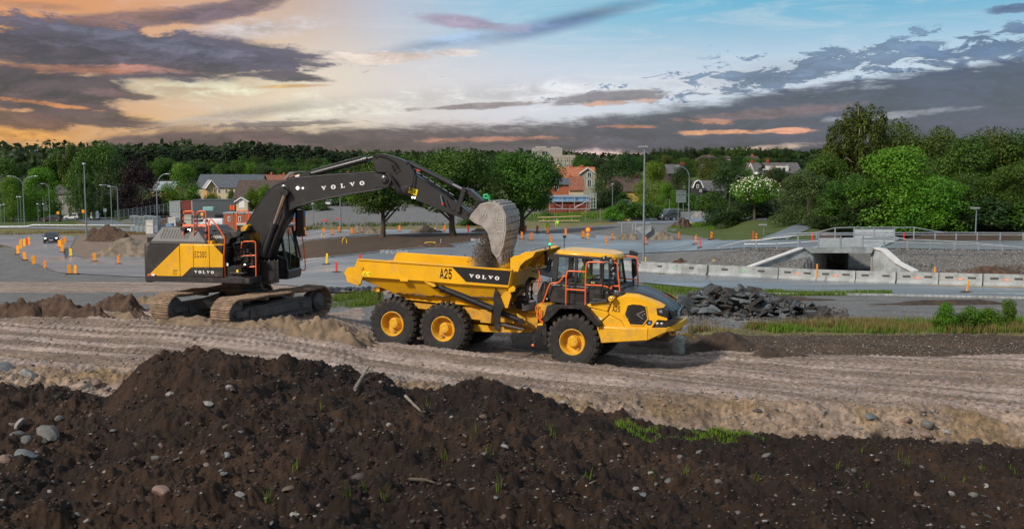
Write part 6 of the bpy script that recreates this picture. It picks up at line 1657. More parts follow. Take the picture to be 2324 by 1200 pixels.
railing('bridge_railing','far steel bridge railing with a grey panel behind the road, below the trees',[(1786,530,544),(1853,528,543),(1895,518,545),(1938,516,540),(1983,518,540),(2030,518,540),(2074,516,543),(2122,529,543),
(2170,530,544),(2218,529,545),(2270,529,545),(2322,529,545),(2380,529,545)],[(1733,543),(1790,530),(1850,528),(1895,517),(1938,516),(2074,516),(2130,526),(2150,528)],[(1790,530.5),(1850,528.8),(2150,527.5),(2420,529)],
depthfn=df,panels=[(1939,520,1982,539),(1984.5,520,2029,538)],mid2=[(1740,543),(1786,535.5),(1850,533.5),(2150,532.5),(2420,533.5)])
dg=lambda px:176.0
railing('guard_rail','long steel guard rail along the far road on the left',[(-40+34*k,511,517)for k in range(15)],[(-120,516),(60,514),(75,510.5),(340,512),(520,515)],depthfn=dg,rr=.11,cat='guard rail')
# ---- marker boards (px, y_bottom, y_top, style, lean) : o orange y yellow r red s red-yellow stripes S striped tall
def stripe_mat(name,a,b,sc=3.2,sgn=1):
 if name in MATS:return MATS[name]
 m=bpy.data.materials.new(name);m.use_nodes=True;t=m.node_tree;t.nodes.clear();g=NG(t)
 tc=g.new('ShaderNodeTexCoord').outputs['Object'];sp=g.new('ShaderNodeSeparateXYZ');g.l.new(tc,sp.inputs[0])
 f=g.m('FRACT',g.m('MULTIPLY',g.m('ADD',sp.outputs[2],g.m('MULTIPLY',sp.outputs[0],sgn*.9)),sc))
 c=g.mix(g.m('GREATER_THAN',f,.5),a,b);p_=g.new('ShaderNodeBsdfPrincipled');g.put(p_.inputs['Base Color'],c);p_.inputs['Roughness'].default_value=.45
 o=g.new('ShaderNodeOutputMaterial');g.l.new(p_.outputs[0],o.inputs[0]);MATS[name]=m;return m
M_STR=stripe_mat('red_yellow_stripes',(.80,.40,.01),(.62,.03,.02));M_STR2=stripe_mat('red_yellow_stripes_left',(.80,.40,.01),(.62,.03,.02),3.2,-1)
BM={'o':M_BOARDO,'y':M_BOARDY,'r':M_BOARDR,'s':M_STR,'z':M_STR2}
BN={'o':'plain orange','y':'plain yellow','r':'plain red','s':'red and yellow striped','z':'red and yellow striped'}
_bp={}
def board(px,yb,yt,st,lean=0.0,wpx=None,foot=True,d0=58,label=None,D=None):
 w=G(px,yb,d0)if D is None else P(px,yb,D);k=F/w.y;h=(yb-yt)/k*1.0
 t=thing('marker_board',label,'marker board',w,random.uniform(-.25,.25),'road work marker boards')
 bw=(wpx/k)if wpx else .17
 m_=MB();m_.box((0,0,h/2+.03),(bw,.035,h-.03));b_=m_.build('board',BM[st],t,0,bevel=.01);b_.rotation_euler=(0,math.radians(lean),0)
 if foot:
  m_=MB();m_.prism([(-.34,0),(.34,0),(.30,.09),(.1,.12),(-.1,.12),(-.30,.09)],-.2,.2);m_.build('foot',M_RUB,t,0)
 return t
PL=lambda c_,where:f'{BN[c_]} marker board {where}'
BL=[(41,578,557,'o',0,7,True,'leftmost board beside the curved road on the left'),(47,565,545,'o',2,6,False,'behind the leftmost board, left of the yellow one'),(49,561,543,'o',0,5,False,'partly hidden behind another at the left road edge'),
(55.5,559,542,'y',0,5,False,'between the orange and the red board on the left'),(61.5,557,541,'r',0,5,False,'left of the oncoming black car'),(66,555,538,'o',0,5,False,'nearest to the oncoming black car on its left'),
(57,591,572,'o',-4,7,True,'second along the near left road edge'),(77,600,580,'o',-3,7,False,'third along the near left road edge'),(102,609,592,'s',3,6.5,False,'fourth along the near left road edge'),
(136,562,545,'o',-2,8,True,'just right of the oncoming black car'),(142.5,557,541,'s',0,4,False,'right of the black car beside the orange boards'),(147.5,553,537,'o',0,5,False,'farthest right of the black car'),(141,573,555,
'o',4,6,True,'at the dirt edge below the black car'),(161,583,564,'y',-2,6,True,'single one at the corner of the dirt island'),(158,623,601,'o',-1,7,True,'left of the pair before the wet road bend'),(171,623,602,'o',2,6.5,
True,'right of the pair before the wet road bend'),(214.5,594,574,'o',0,6.5,True,'standing alone between pair and excavator'),(269,600,579,'s',0,6,True,'left of the excavator counterweight'),
(741,601,575,'y',4,4.5,True,'on the wet road under the boom'),(764,619,595,'r',0,5,True,'near the tail of the truck bed'),(817,588,577,'r',2,4.5,False,'just above the rear corner of the truck bed'),
(695,536,516,'s',-12,5,True,'leaning, right of the excavator cab mirror'),(737,528,518,'z',-20,5,False,'tipped over on the far road under the boom'),(754.5,534,520,'s',0,4.5,True,'upright, second from the tipped board'),(770,
528,514,'s',0,4.5,True,'in front of the blue steel post'),(800,532,518,'s',-8,5,True,'leaning, with a yellow lamp left of the soil heap'),(810.5,528,513,'s',-4,4.5,False,'at the left end of the grey soil heap'),
(906.5,526,512,'s',0,4.5,True,'before the soil heap under the first big tree'),(973,525,511,'o',-12,3.5,True,'leaning left, under the middle tree'),(1007,525,511,'z',12,4,True,'leaning right, beside the blue lamp box'),(1063.5,
526,511,'r',-8,3.5,False,'leaning, left of the bucket'),(1106,529,516,'r',-4,4,False,'at the left edge of the bucket plate'),(1193,527,511,'s',0,4.5,False,'farthest left of the row right of the bucket'),(1219,528,512,'s',
3,5,True,'left of the bending worker in yellow'),(1243,531,514,'s',-2,5,True,'directly right of the bending worker'),(1184,544,526,'z',2,4.5,True,'close to the right edge of the bucket'),(1206,547,528,'s',0,5,True,'second from the bucket on the near row'),
(1251,552,533,'s',0,4.5,False,'behind the green beacon of the truck'),(1284,534,519,'s',0,4.5,False,'behind the aerial of the truck'),(1323.5,541,524,'s',0,5.5,True,'left of the round road sign'),(1376,554,536,'s',-1,4,False,
'on the asphalt right of the round road sign'),(1388,545,530,'s',10,5,True,'leaning, left of the tall steel mast'),(1466,556,536,'z',-3,3.5,True,'right beside the tall steel mast'),(1460.5,546,532,'r',0,3,False,'half hidden by the tall steel mast'),
(1541,545,526,'s',0,3.5,True,'below the brown gravel heap'),(1579,555,533,'s',0,3.5,True,'in the middle of the asphalt right of the heap'),(1591,563,542,'r',-7,2,True,'thin and leaning on the asphalt'),(1614,544,526,'s',4,
4.5,True,'at the edge of the lawn'),(1709.5,545,525,'r',0,3,False,'where the steel railing begins'),(1716.5,548,530,'s',0,3,False,'beside the red one at the railing start'),(1843,549,529,'r',0,3,False,'left of the near railing panels'),
(2051,548,528,'r',0,3,False,'right of the near railing panels'),(1463,612,583,'y',0,6,False,'at the foot of the tall steel mast above the barrier'),(1620,619,590,'y',0,4.5,False,'above the long barrier right of the rubble'),
(1854,632,599,'o',0,3.5,False,'tall and thin between two barriers left of the opening'),(2120.5,640,606,'o',0,3,False,'tall and thin in the barrier row on the right'),
(2193.5,665,636,'o',9,4,True,'leaning on a black foot on the near road'),]
for(px,yb,yt,st,ln,w_,ft,wh)in BL:
 dd=None
 if(px,yb)in((1854,632),(2120.5,640)):dd=73.2 if px<2000 else 70.3
 if px==1463:dd=86
 if px==1620:dd=82
 if px in(1843,2051):dd=88
 board(px,yb,yt,st,ln,w_*1.08,ft,55,PL(st,wh),dd)
def small(name,label,cat,px,yb,d0=58,group=None,rz=0,D=None):
 w=G(px,yb,d0)if D is None else P(px,yb,D);return thing(name,label,cat,w,rz,group),F/w.y
t,k=small('road_sign','round yellow and red road sign on a yellow post among the marker boards','road sign',1334,544)
m_=MB();m_.bb(-.04,.04,-.03,.03,0,26/k);m_.build('post',M_BOARDY,t,0);m_=MB();m_.lathe([(0,-.05),(6.5/k,-.05),(6.5/k,-.02),(0,-.02)],(0,0,23/k),'y',24);s1=m_.build('sign_disc',M_BOARDR,t);m_=MB();m_.lathe([(0,-.06),(4.6/k,
-.06),(4.6/k,-.045),(0,-.045)],(0,0,23/k),'y',24);m_.build('sign_face',M_BOARDY,s1);m_=MB();m_.ell((0,-.06,10.5/k),(5/k,.03,3/k));m_.build('arrow_disc',M_BOARDO,t)
m_=MB();m_.bb(-.35,.35,-.2,.2,0,.08);m_.build('foot',M_RUB,t,0)
t,k=small('lamp_box','blue box with a yellow lamp on top below the middle tree','warning lamp',989,526)
m_=MB();m_.bb(-.14,.14,-.14,.14,0,5.5/k);m_.build('box',mat('blue_grey_box',(.25,.38,.48),.5),t,0,bevel=.02);m_=MB();m_.ell((0,0,7.3/k),(.12,.12,.11));m_.build('lamp',M_BOARDY,t)
M_POLE=M_GALVD
def lamp(px,yb,yt,d,arms,label,r=.09,D=None,head='dome',grp='street lamps'):
 w=P(px,yb,D)if D else G(px,yb,d);k=F/w.y
 if D and px!=2214 and px!=1733:w.z=float(base_h(w.x,w.y))
 H=P(px,yt,w.y).z-w.z
 t=thing('street_lamp',label,'street lamp',w,0,grp)
 if not arms:
  m_=MB();m_.cyl((0,0,0),(0,0,H),r,r*.6,12);m_.build('pole',M_POLE,t)
  m_=MB()
  if head=='dome':m_.ell((0,0,H),(.28,.28,.14),14,8)
  else:m_.box((-.12,0,H),(.75,.3,.12))
  m_.build('lamp_head',M_GALV,t,40)
 else:
  h0=H-arms[0][2]/k
  m_=MB();m_.cyl((0,0,0),(0,0,h0),r,r*.75,12);m_.build('pole',M_POLE,t)
  for(dx,sgn,drop)in arms:
   A=abs(dx)/k;rise=drop/k;m_=MB()
   pts=[(sgn*A*(1-math.cos(a))*1.0,0,h0+rise*math.sin(a))for a in np.linspace(0,math.pi/2,9)]
   m_.tube(pts,r*.6,8);ar_=m_.build('arm',M_POLE,t,50);m_=MB();m_.ell((sgn*(A+.25),0,h0+rise),(.42,.16,.09),12,6);m_.build('lamp_head',M_GALV,ar_,40)
 return t
lamp(197,542,372,60,[],'tall steel lamp post with a small dome head on the left',.12)
lamp(1460,612,333,60,[],'tallest steel mast standing right behind the dump truck cab',.105,D=84,head='flat')
lamp(56,517,400,90,[(28,-1,22),(28,1,22)],'twin arm street lamp at the far left',.1)
lamp(358,515,395,90,[(22,1,34)],'curved arm street lamp in front of the pale green tree',.1,D=150)
lamp(114,505,417,90,[(12,-1,12)],'street lamp with a short left arm behind the black parked car',.09,D=215)
lamp(254,508,420,90,[(18,-1,3)],'left lamp of the pair before the dark purple tree',.09,D=185)
lamp(269,511,423,90,[(14,-1,6)],'right lamp of the pair before the dark purple tree',.09,D=180)
lamp(1563,500,378,60,[(22,-1,26)],'curved arm street lamp beside the road sign back and dark gabled house',.1,D=150)
lamp(1804,470,375,60,[(16,-1,22)],'curved arm lamp before the grey roofed house by the big trees',.1,D=190)
lamp(1390,455,418,60,[],'small lamp post before the brown roofed house',.09,D=210)
lamp(2214,530,472,60,[],'slim lamp post before the dark wood on the right',.06,D=92,head='flat')
lamp(1733,540,510,60,[],'short bollard lamp at the foot path',.05,D=100,head='flat')
lamp(773,522,446,60,[],'blue steel post under the excavator boom',.12,D=140)
lamp(711,515,462,60,[],'thin white post right of the excavator cab',.07,D=150)
for i,(px,yb,yt,w_)in enumerate([(2,482,466,'leftmost'),(10,488,464,'second'),(42,500,447,'tallest'),(48,497,447,'right'),(87,499,463,'white topped'),(100,497,463,'white headed')]):
 lamp(px,yb,yt,90,[],f'thin {w_} post of the cluster at the far left yard',.06,D=205,grp='thin posts in the far left yard')
def plate_sign(name,label,cat,px,yb,yt,w_px,h_px,m,D,posts=1,pm=None):
 w=P(px,yb,D);w.z=float(base_h(w.x,w.y));k=F/D;t=thing(name,label,cat,w,0);H=P(px,yt,D).z-w.z
 for j in range(posts):
  x=0 if posts==1 else(-.25+.5*j)*w_px/k
  m_=MB();m_.cyl((x,.05,0),(x,.05,H),.05,n=8);m_.build('post',pm or M_GALVD,t)
 m_=MB();m_.box((0,0,H-h_px/2/k),(w_px/k,.06,h_px/k));m_.build('sign_plate',m,t,0)
 return t
t=plate_sign('direction_sign','back of a grey rectangular road sign on two posts behind the van','road sign',1545,488,432,23,27,mat('sign_back_grey',(.14,.18,.19),.5),140,2)
m_=MB();k=F/140
Hs=P(1545,432,140).z-t.location.z
for z in(-27,-9,-2):m_.box((0,-.06,Hs+z/k),(23/k,.05,.07))
m_.build('sign_frame',M_GALVD,t,0)
t=plate_sign('road_sign','triangular grey sign back on a post left of the van','road sign',1519,478,452,1,1,M_GALVD,170)
m_=MB();m_.prism([(-.45,1.1),(.45,1.1),(0,1.9)],-.06,-.02);m_.build('sign_back',M_GALVD,t,0)
t=plate_sign('road_sign','orange round road sign between the black and white parked cars','road sign',132,497,480,6,6,M_BOARDO,225)
t=plate_sign('road_sign','orange square road sign left of the white van','road sign',189,492,476,6,7,M_BOARDO,222)
t=plate_sign('road_sign','grey round road sign right of the white van','road sign',239,500,473,7,8,M_GALVD,210)
t=plate_sign('road_sign','grey triangular sign back near the parked cars','road sign',144,500,478,6,8,M_GALVD,215)
# ---- vehicles
M_CBLK=mat('black_car_paint',(.02,.022,.026),.25,coat=.6,var=.1);M_CWHT=mat('white_car_paint',(.75,.76,.77),.3,coat=.5,var=.05);M_CGRY=mat('dark_grey_car_paint',(.07,.085,.095),.3,coat=.5,var=.08)
M_CGL=mat('car_window',(.03,.04,.045),.08,var=.1,spec=.8);M_WHL=mat('car_tyre',(.02,.02,.02),.8);M_ALU=mat('wheel_rim',(.4,.4,.42),.35,metal=.7);M_HEAD=mat('lit_headlamp',(.9,.9,.88),.2,emit=((1,.97,.9),9.0));M_TAIL=mat('tail_lamp',
(.6,.08,.02),.3);M_SILV=mat('silver_car_paint',(.5,.52,.54),.3,coat=.4)
def car(name,label,loc,rz,L=4.3,W_=1.8,H=1.48,kind='hatch',paint=None,group=None,lit=False):
 t=thing(name,label,'van' if 'van' in name else 'car',loc,rz,group)
 if kind=='van':prof=[(-.5,.22),(-.5,.62),(-.485,.97),(-.45,1.0),(.20,1.0),(.27,.97),(.36,.62),(.47,.52),(.5,.42),(.5,.18)]
 elif kind=='suv':prof=[(-.5,.25),(-.5,.62),(-.46,.93),(-.40,1.0),(.05,1.0),(.13,.95),(.25,.64),(.46,.56),(.5,.45),(.5,.2)]
 else:prof=[(-.5,.25),(-.5,.58),(-.46,.66),(-.38,.92),(-.28,1.0),(.03,1.0),(.10,.95),(.24,.66),(.44,.57),(.5,.44),(.5,.2)]
 prof=[(x*L,z*H)for x,z in prof]
 ys=[-.5,-.46,-.25,.25,.46,.5];m_=MB();vs=[]
 def wz(z):return 1.0 if z<.60*H else 1.0-.22*(z/H-.60)/.4
 for y in ys:
  for(x,z)in prof:
   tap=1.0 if abs(y)<.3 else(.985 if abs(y)<.48 else .955)
   vs.append((x*tap,y*W_*wz(z)*(1.0 if abs(x)<.4*L else .93),z-(.03*H if abs(y)>.48 and z>.9*H else 0)))
 n=len(prof)
 fs=[(a*n+i,a*n+(i+1)%n,(a+1)*n+(i+1)%n,(a+1)*n+i)for a in range(5)for i in range(n)]+[tuple(range(n)),tuple(5*n+i for i in range(n))]
 m_.add(vs,fs);body=m_.build('body',paint or M_CBLK,t,40,bevel=.03)
 g_=MB()
 def sidew(x0,x1,x0t,x1t):
  for sy in(-1,1):
   zb_,zt_=.64*H,.93*H
   g_.add([(x0*L,sy*(.5*W_*wz(zb_)+.004),zb_),(x1*L,sy*(.5*W_*wz(zb_)+.004),zb_),(x1t*L,sy*(.5*W_*wz(zt_)+.004),zt_),(x0t*L,sy*(.5*W_*wz(zt_)+.004),zt_)],[(0,1,2,3)])
 if kind=='van':sidew(.12,.31,.12,.22);
 else:sidew(-.13,.19,-.12,.08);sidew(-.42 if kind=='suv' else-.40,-.15,-.38 if kind=='suv' else-.33,-.14)
 a,b=(prof[5],prof[6])if kind=='van' else((prof[5],prof[6])if kind=='suv' else(prof[6],prof[7]))
 g_.add([(a[0]+.012,-.38*W_,a[1]-.02),(a[0]+.012,.38*W_,a[1]-.02),(b[0]+.03,.45*W_,b[1]+.03),(b[0]+.03,-.45*W_,b[1]+.03)],[(0,1,2,3)])
 if kind!='van' or True:
  r=-.5*L;g_.add([(r-.004+.0,-.4*W_,.64*H),(r-.004,.4*W_,.64*H),(-.463*L-.012,.36*W_,.92*H),(-.463*L-.012,-.36*W_,.92*H)],[(0,1,2,3)])
 g_.build('windows',M_CGL,body,0,fixn=False)
 wr_=.22*H
 for sx in(-.31,.31):
  for sy in(-1,1):
   m_=MB();m_.lathe([(0,-.11),(wr_*.8,-.11),(wr_,-.08),(wr_,.08),(wr_*.8,.11),(0,.11)],(sx*L,sy*(.5*W_-.09),wr_),'y',20);w_=m_.build('wheel',M_WHL,t,40)
   m_=MB();m_.lathe([(0,-.12),(wr_*.62,-.122),(wr_*.62,-.1)],(sx*L,sy*(.5*W_-.09),wr_),'y',16,caps=False);m_.lathe([(0,.12),(wr_*.62,.122),(wr_*.62,.1)],(sx*L,sy*(.5*W_-.09),wr_),'y',16,caps=False);m_.build('rim',M_ALU,w_,40)
 for sy in(-1,1):
  m_=MB();m_.ell((.475*L,sy*.36*W_,.47*H),(.07,.15,.07),10,6);m_.build('headlight',M_HEAD if lit else M_LENS,t)
  m_=MB();m_.ell((-.495*L,sy*.42*W_,.56*H),(.03,.08,.13),8,6);m_.build('tail_light',M_TAIL,t)
  m_=MB();m_.ell((.19*L,sy*.56*W_,.66*H),(.08,.1,.07),8,5);m_.build('side_mirror',paint or M_CBLK,t)
 m_=MB();m_.box((.497*L,0,.33*H),(.03,.5,.11));m_.build('number_plate',M_WHT,t,0)
 m_=MB();m_.box((.49*L,0,.43*H),(.05,.9,.12));m_.build('front_grille',M_BLK,t,0)
 return t
def at(px,py,d0=60):return G(px,py,d0)
c1=at(117,550.5,60);car('car','black car with lit headlights driving towards the camera on the wet road',c1,math.radians(-68),4.4,1.85,1.5,'suv',M_CBLK,lit=True)
car('parked_car','black car standing side on behind the grass at the far left',at(118,502.5),math.radians(183),4.4,1.8,1.45,'hatch',M_CBLK)
car('parked_car','small white car right of the black parked one',at(163,499),math.radians(188),3.2,1.65,1.5,'hatch',M_CWHT)
car('parked_van','white panel van seen from behind on the far street',at(216,498.5),math.radians(110),4.4,1.95,1.95,'van',M_CWHT)
car('parked_van','dark grey van parked by the shrubs right of the tall mast',at(1517,500),math.radians(208),3.6,1.85,1.75,'suv',M_CGRY)
car('parked_car','silver car behind the excavator handrails',at(446,514),math.radians(185),4.3,1.8,1.5,'hatch',M_SILV)
car('parked_van','white van beside the silver car behind the excavator',at(482,516),math.radians(180),4.4,1.8,1.7,'van',M_CWHT)
rnd=random.Random(3)
for i,(px,mm,ds)in enumerate([(742,M_CGRY,'dark grey car leftmost in the distant row under the boom'),(756,M_SILV,'silver car second in the distant row under the boom'),(772,M_CBLK,'black car in the middle of the distant row under the boom'),
(785,M_CWHT,'white car fourth in the distant row under the boom'),(799,M_SILV,'silver car rightmost in the distant row under the boom')]):
 car('parked_car',ds,at(px,467),math.radians(rnd.choice([5,178,60])),4.2,1.8,1.6,'hatch',mm,'cars in the distant row')
car('parked_car','pale car half hidden by the hedge right of the party tent',at(1411,468),math.radians(180),4.4,1.8,1.5,'hatch',M_SILV)
car('parked_car','white car among the bushes near the grey roofed house',P(1735,399,240),math.radians(190),4.4,1.8,1.5,'hatch',M_CWHT)
JW=dict(pelvis=(0,0,.85),waist=(.06,0,.98),chest=(.30,0,1.10),neck=(.44,0,1.10),headb=(.50,0,1.10),headm=(.57,0,1.08),headt=(.64,0,1.08),shL=(.36,.19,1.06),elL=(.46,.22,.80),wrL=(.52,.16,.56),haL=(.54,.14,.48),shR=(.36,-.19,
1.06),elR=(.46,-.22,.80),wrR=(.52,-.16,.56),haR=(.54,-.14,.48),hipL=(.0,.11,.83),knL=(.06,.13,.46),anL=(-.02,.14,.08),toL=(.14,.15,.03),hipR=(.0,-.11,.83),knR=(.10,-.13,.46),anR=(.02,-.14,.08),toR=(.18,-.15,.03))
w=at(1239,523);person('person','worker in yellow-green hi-vis clothes bending down beside the marker boards',w,math.radians(-60),JW,vest='full',cap=M_CWHT)
JC=dict(JW);JC.update(pelvis=(0,0,.42),waist=(.05,0,.56),chest=(.14,0,.82),neck=(.18,0,.98),headb=(.2,0,1.03),headm=(.22,0,1.12),headt=(.22,0,1.2),shL=(.15,.19,.9),elL=(.3,.22,.68),wrL=(.48,.14,.56),haL=(.55,.12,.5),shR=(.15,
-.19,.9),elR=(.3,-.22,.68),wrR=(.48,-.14,.56),haR=(.55,-.12,.5),hipL=(.03,.11,.40),knL=(.42,.16,.48),anL=(.20,.16,.08),toL=(.36,.16,.03),hipR=(.03,-.11,.40),knR=(.42,-.16,.46),anR=(.20,-.16,.08),toR=(.36,-.16,.03))
w=at(1266,516);person('person','worker in hi-vis yellow crouching on the gravel farther back',w,math.radians(-120),JC,vest='full',cap=M_CWHT)
w=G(1540,800,26);w=Vector((w.x,w.y,gz(w.x,w.y)-.02));k=F/w.y
t=thing('concrete_post','short grey concrete cylinder standing in the sand before the truck bumper','concrete post',w)
rr=13.5/k;hh=40/k
m_=MB();m_.lathe([(rr,0),(rr*1.02,hh*.1),(rr,hh*.85),(rr*.93,hh*.95),(rr*.8,hh),(rr*.45,hh),(rr*.42,hh*.9),(0,hh*.9)],(0,0,0),'z',32);m_.build('drum',mat('wet_concrete',(.30,.33,.30),.7,var=.3,vs=6,dirt=(.16,.17,.15),dirt_amt=.7,
bump=.3),t,40)
m_=MB()
for k2 in range(2):m_.tube([(.02*k2,0,hh*.9),(.05,0,hh*1.05),(.16+.04*k2,-.03,hh*1.12+.04*k2),(.34,-.05,hh*1.08),(.52+.03*k2,-.06,hh*.82)],.018,8)
cb=m_.build('yellow_cable',M_BOARDY,None,60);cb.location=w;tag(cb,'yellow cable loop rising out of the concrete cylinder','cable')
for i,(px,yb,h_,wd,la)in enumerate([(733,540,10,3,'thin yellow pipe end at the left edge of the brown field'),(782,552,13,5,'tallest yellow pipe loop in the middle of the brown field'),(868,530,6,5,'small yellow pipe loop at the far edge of the field'),
(976,552,2.5,12,'flat yellow pipe lying on the small dark heap'),(2235,544,5,14,'yellow pipe loop behind the far railing')]):
 w=at(px,yb)if px<2000 else P(px,yb,96);k=F/w.y;m_=MB()
 m_.tube([(wd/k*math.cos(a),.1*math.sin(a*2),h_/k*math.sin(a))for a in np.linspace(0,math.pi,14)],.05,8)
 o=m_.build('yellow_pipe',M_BOARDY,None,60);o.location=w;tag(o,la,'pipe','yellow pipe ends')
w=at(1000,551);m_=MB();m_.cyl((0,0,0),(.05,0,.45),.03);o=m_.build('wooden_peg',M_CAP,None);o.location=w;tag(o,'pale peg standing in the small dark heap','peg')
# ------------ houses and sheds (each built at its own distance)
def plain(name,col,rough=.75,**k):return mat(name,col,rough,**k)
R_SLATE=plain('slate_roof',(.075,.09,.105),.6,var=.25,vs=2);R_BROWN=plain('brown_tile_roof',(.075,.05,.042),.8,var=.3,vs=2);R_RED=plain('red_tile_roof',(.23,.085,.05),.8,var=.3,vs=2)
R_ORANGE=plain('orange_tile_roof',(.36,.13,.065),.8,var=.3,vs=1.5);R_METAL=plain('metal_roof',(.30,.34,.36),.45,var=.15);R_GREY=plain('grey_tile_roof',(.10,.095,.10),.8,var=.3,vs=2)
W_CREAM=plain('cream_wall',(.52,.44,.30));W_YEL=plain('ochre_wall',(.48,.31,.09));W_WHITE=plain('white_wall',(.58,.57,.54));W_RED=plain('falu_red_wall',(.24,.05,.03));W_BLACK=plain('black_tarred_wall',(.03,.032,.035));W_GREEN=plain('grey_green_wall',
(.26,.28,.23));W_GREY=plain('grey_wall',(.25,.25,.24));W_BRICK=plain('brick_red_wall',(.34,.10,.045));W_DGREY=plain('dark_grey_wall',(.07,.085,.095));W_BROWN=plain('dark_brown_wall',(.05,.035,.03))
TRIM=plain('white_trim',(.72,.73,.73),.6,var=.05);WIN=mat('house_window',(.03,.035,.04),.12,spec=.8,var=.1);TURQ=plain('turquoise_tarp',(.22,.42,.42))
def building(label,D,x0,x1,yb,ye,yr,dep,wall,roof,style='side',wins=(),chims=(),name='house',cat='house',yaw=0.0,over=.35,group=None,extra=None,dor=(),band=None):
 xc=(x0+x1)/2;w=P(xc,yb,D);k=F/D
 t=thing(name,label,cat,w,yaw,group)
 def L(px,py):return(px-xc)/k,(yb-py)/k
 a,b=(x0-xc)/k,(x1-xc)/k;he,hr=(yb-ye)/k,(yb-yr)/k
 m_=MB()
 if style=='side':m_.prism([(0,-6),(dep,-6),(dep,he),(dep/2,hr-.1),(0,he)],a,b,'x')
 elif style=='gable':m_.prism([(a,-6),(b,-6),(b,he),((a+b)/2,hr-.1),(a,he)],0,dep)
 elif style=='gambrel':m_.prism([(a,-6),(b,-6),(b,he),(b*.62,he+(hr-he)*.72),(0,hr-.1),(a*.62,he+(hr-he)*.72),(a,he)],0,dep)
 else:m_.prism([(a,-6),(b,-6),(b,he),(a,he)],0,dep)
 wl2=m_.build('wall',wall,t,0)
 if roof is not None:
  m_=MB();o_=over;th=.18
  if style=='side':
   s_=(hr-he)/(dep/2)
   m_.prism([(-o_,he-s_*o_),(dep/2,hr),(dep+o_,he-s_*o_),(dep+o_,he-s_*o_-th),(dep/2,hr-th*1.2),(-o_,he-s_*o_-th)],a-o_,b+o_,'x')
  elif style=='gable':
   s_=(hr-he)/((b-a)/2);c_=(a+b)/2
   m_.prism([(a-o_,he-s_*o_),(c_,hr),(b+o_,he-s_*o_),(b+o_,he-s_*o_-th),(c_,hr-th*1.3),(a-o_,he-s_*o_-th)],-o_,dep+o_)
  elif style=='gambrel':
   q=[(a-o_,he-.1),(a*.64,he+(hr-he)*.74),(0,hr),(b*.64,he+(hr-he)*.74),(b+o_,he-.1)]
   m_.prism(q+[(p_[0]*.93,p_[1]-.18)for p_ in reversed(q)],.12,dep+o_)
  elif style=='hip':
   vs=[(a-o_,-o_,he),(b+o_,-o_,he),(b+o_,dep+o_,he),(a-o_,dep+o_,he),(a+(b-a)*.28,dep/2,hr),(b-(b-a)*.28,dep/2,hr)]
   m_.add(vs,[(0,1,5,4),(1,2,5),(2,3,4,5),(3,0,4),(0,3,2,1)])
  else:m_.prism([(a-o_,he),(b+o_,he),(b+o_,max(hr,he+.15)),(a-o_,max(hr,he+.15))],-o_,dep+o_)
  rf=m_.build('roof',roof,t,0)
  for(px,yt,wp)in chims:
   x,z=L(px,yt);m_=MB();m_.bb(x-wp/2/k,x+wp/2/k,dep/2-.4,dep/2+.4,z-2.2,z);m_.build('chimney',W_BRICK if roof not in(R_SLATE,R_GREY)else W_RED,rf,0)
  if style in('gable','gambrel'):
   m_=MB()
   if style=='gable':q=[(a-o_,he-(hr-he)/((b-a)/2)*o_),((a+b)/2,hr),(b+o_,he-(hr-he)/((b-a)/2)*o_)]
   for p_,r_ in zip(q[:-1],q[1:]):m_.tube([(p_[0],-o_-.04,p_[1]-.05),(r_[0],-o_-.04,r_[1]-.05)],.13,4)
   m_.build('barge_board',TRIM,rf,0)
 for(px,py,ww,wh)in wins:
  x,z=L(px,py);m_=MB();m_.bb(x-ww/2/k-.08,x+ww/2/k+.08,-.06,.02,z-wh/2/k-.08,z+wh/2/k+.08);f_=m_.build('window',TRIM,t,0)
  m_=MB();gx=ww/k*.46
  for s_ in(-1,1):m_.bb(x+s_*gx*.52-gx*.42,x+s_*gx*.52+gx*.42,-.08,-.055,z-wh/2/k,z+wh/2/k)
  m_.build('pane',WIN,f_,0)
 for(px,py,ww,wh)in dor:
  x,z=L(px,py);m_=MB();m_.bb(x-ww/2/k,x+ww/2/k,-.05,.02,z-wh/2/k,z+wh/2/k);m_.build('door',TRIM,t,0)
 return t,L,k
B=building
def wrow(xs,y,w,h):return[(x,y,w,h)for x in xs]
t,L,k=B('pale hospital like block with a flat stepped roof above the trees at the far left',560,22,72,392,349,342,14,W_CREAM,plain('pale_roof_metal',(.5,.45,.40)),'hip',wrow([27,33,64,69],358,2.4,4)+wrow([27,45,69],370,2.4,
4),name='apartment_building',cat='building')
m_=MB();m_.bb(-4,2,4,9,(392-343)/k,(392-337)/k);m_.bb(3,11,4,9,(392-343)/k,(392-339.5)/k);m_.build('roof_structure',W_GREY,t,0)
t,L,k=B('long low pale block showing just over the trees, right of the far left block',600,102,152,372,344,336,12,W_CREAM,W_GREY,'flat',wrow([108,120,132,146],348,3,3),name='apartment_building',cat='building')
t,L,k=B('pale penthouse with a dark roof peeping over the pines',600,236,275,372,341,335,12,W_CREAM,W_GREY,'flat',wrow([246,262],345,4,3),name='apartment_building',cat='building')
m_=MB();m_.bb(-5,-1,3,6,(372-335)/k,(372-328)/k);m_.bb(1,4,3,6,(372-335)/k,(372-330)/k);m_.build('roof_structure',W_DGREY,t,0)
B('grey wooden house with white windows behind the trees on the left',252,118,192,480,438,420,9,W_GREY,R_GREY,'side',wrow([140,163,181],462,6,10)+wrow([140,163],444,5,5))
B('long house with a big blue grey slate roof and cream wall under the pine hill',310,446,590,446,424,396,11,W_CREAM,R_SLATE,'side',wrow([498,514,528],434,5,8),chims=[(500,398,5)])
B('yellow house with a light metal roof beside the pale green tree',270,470,492,446,424,409,14,W_YEL,R_METAL,'gable',wrow([475,487],432,3.2,9),yaw=.35)
B('low house with a light metal roof left of the pale green tree',285,345,392,448,430,412,10,W_YEL,R_METAL,'side',wrow([352,362],438,4,6))
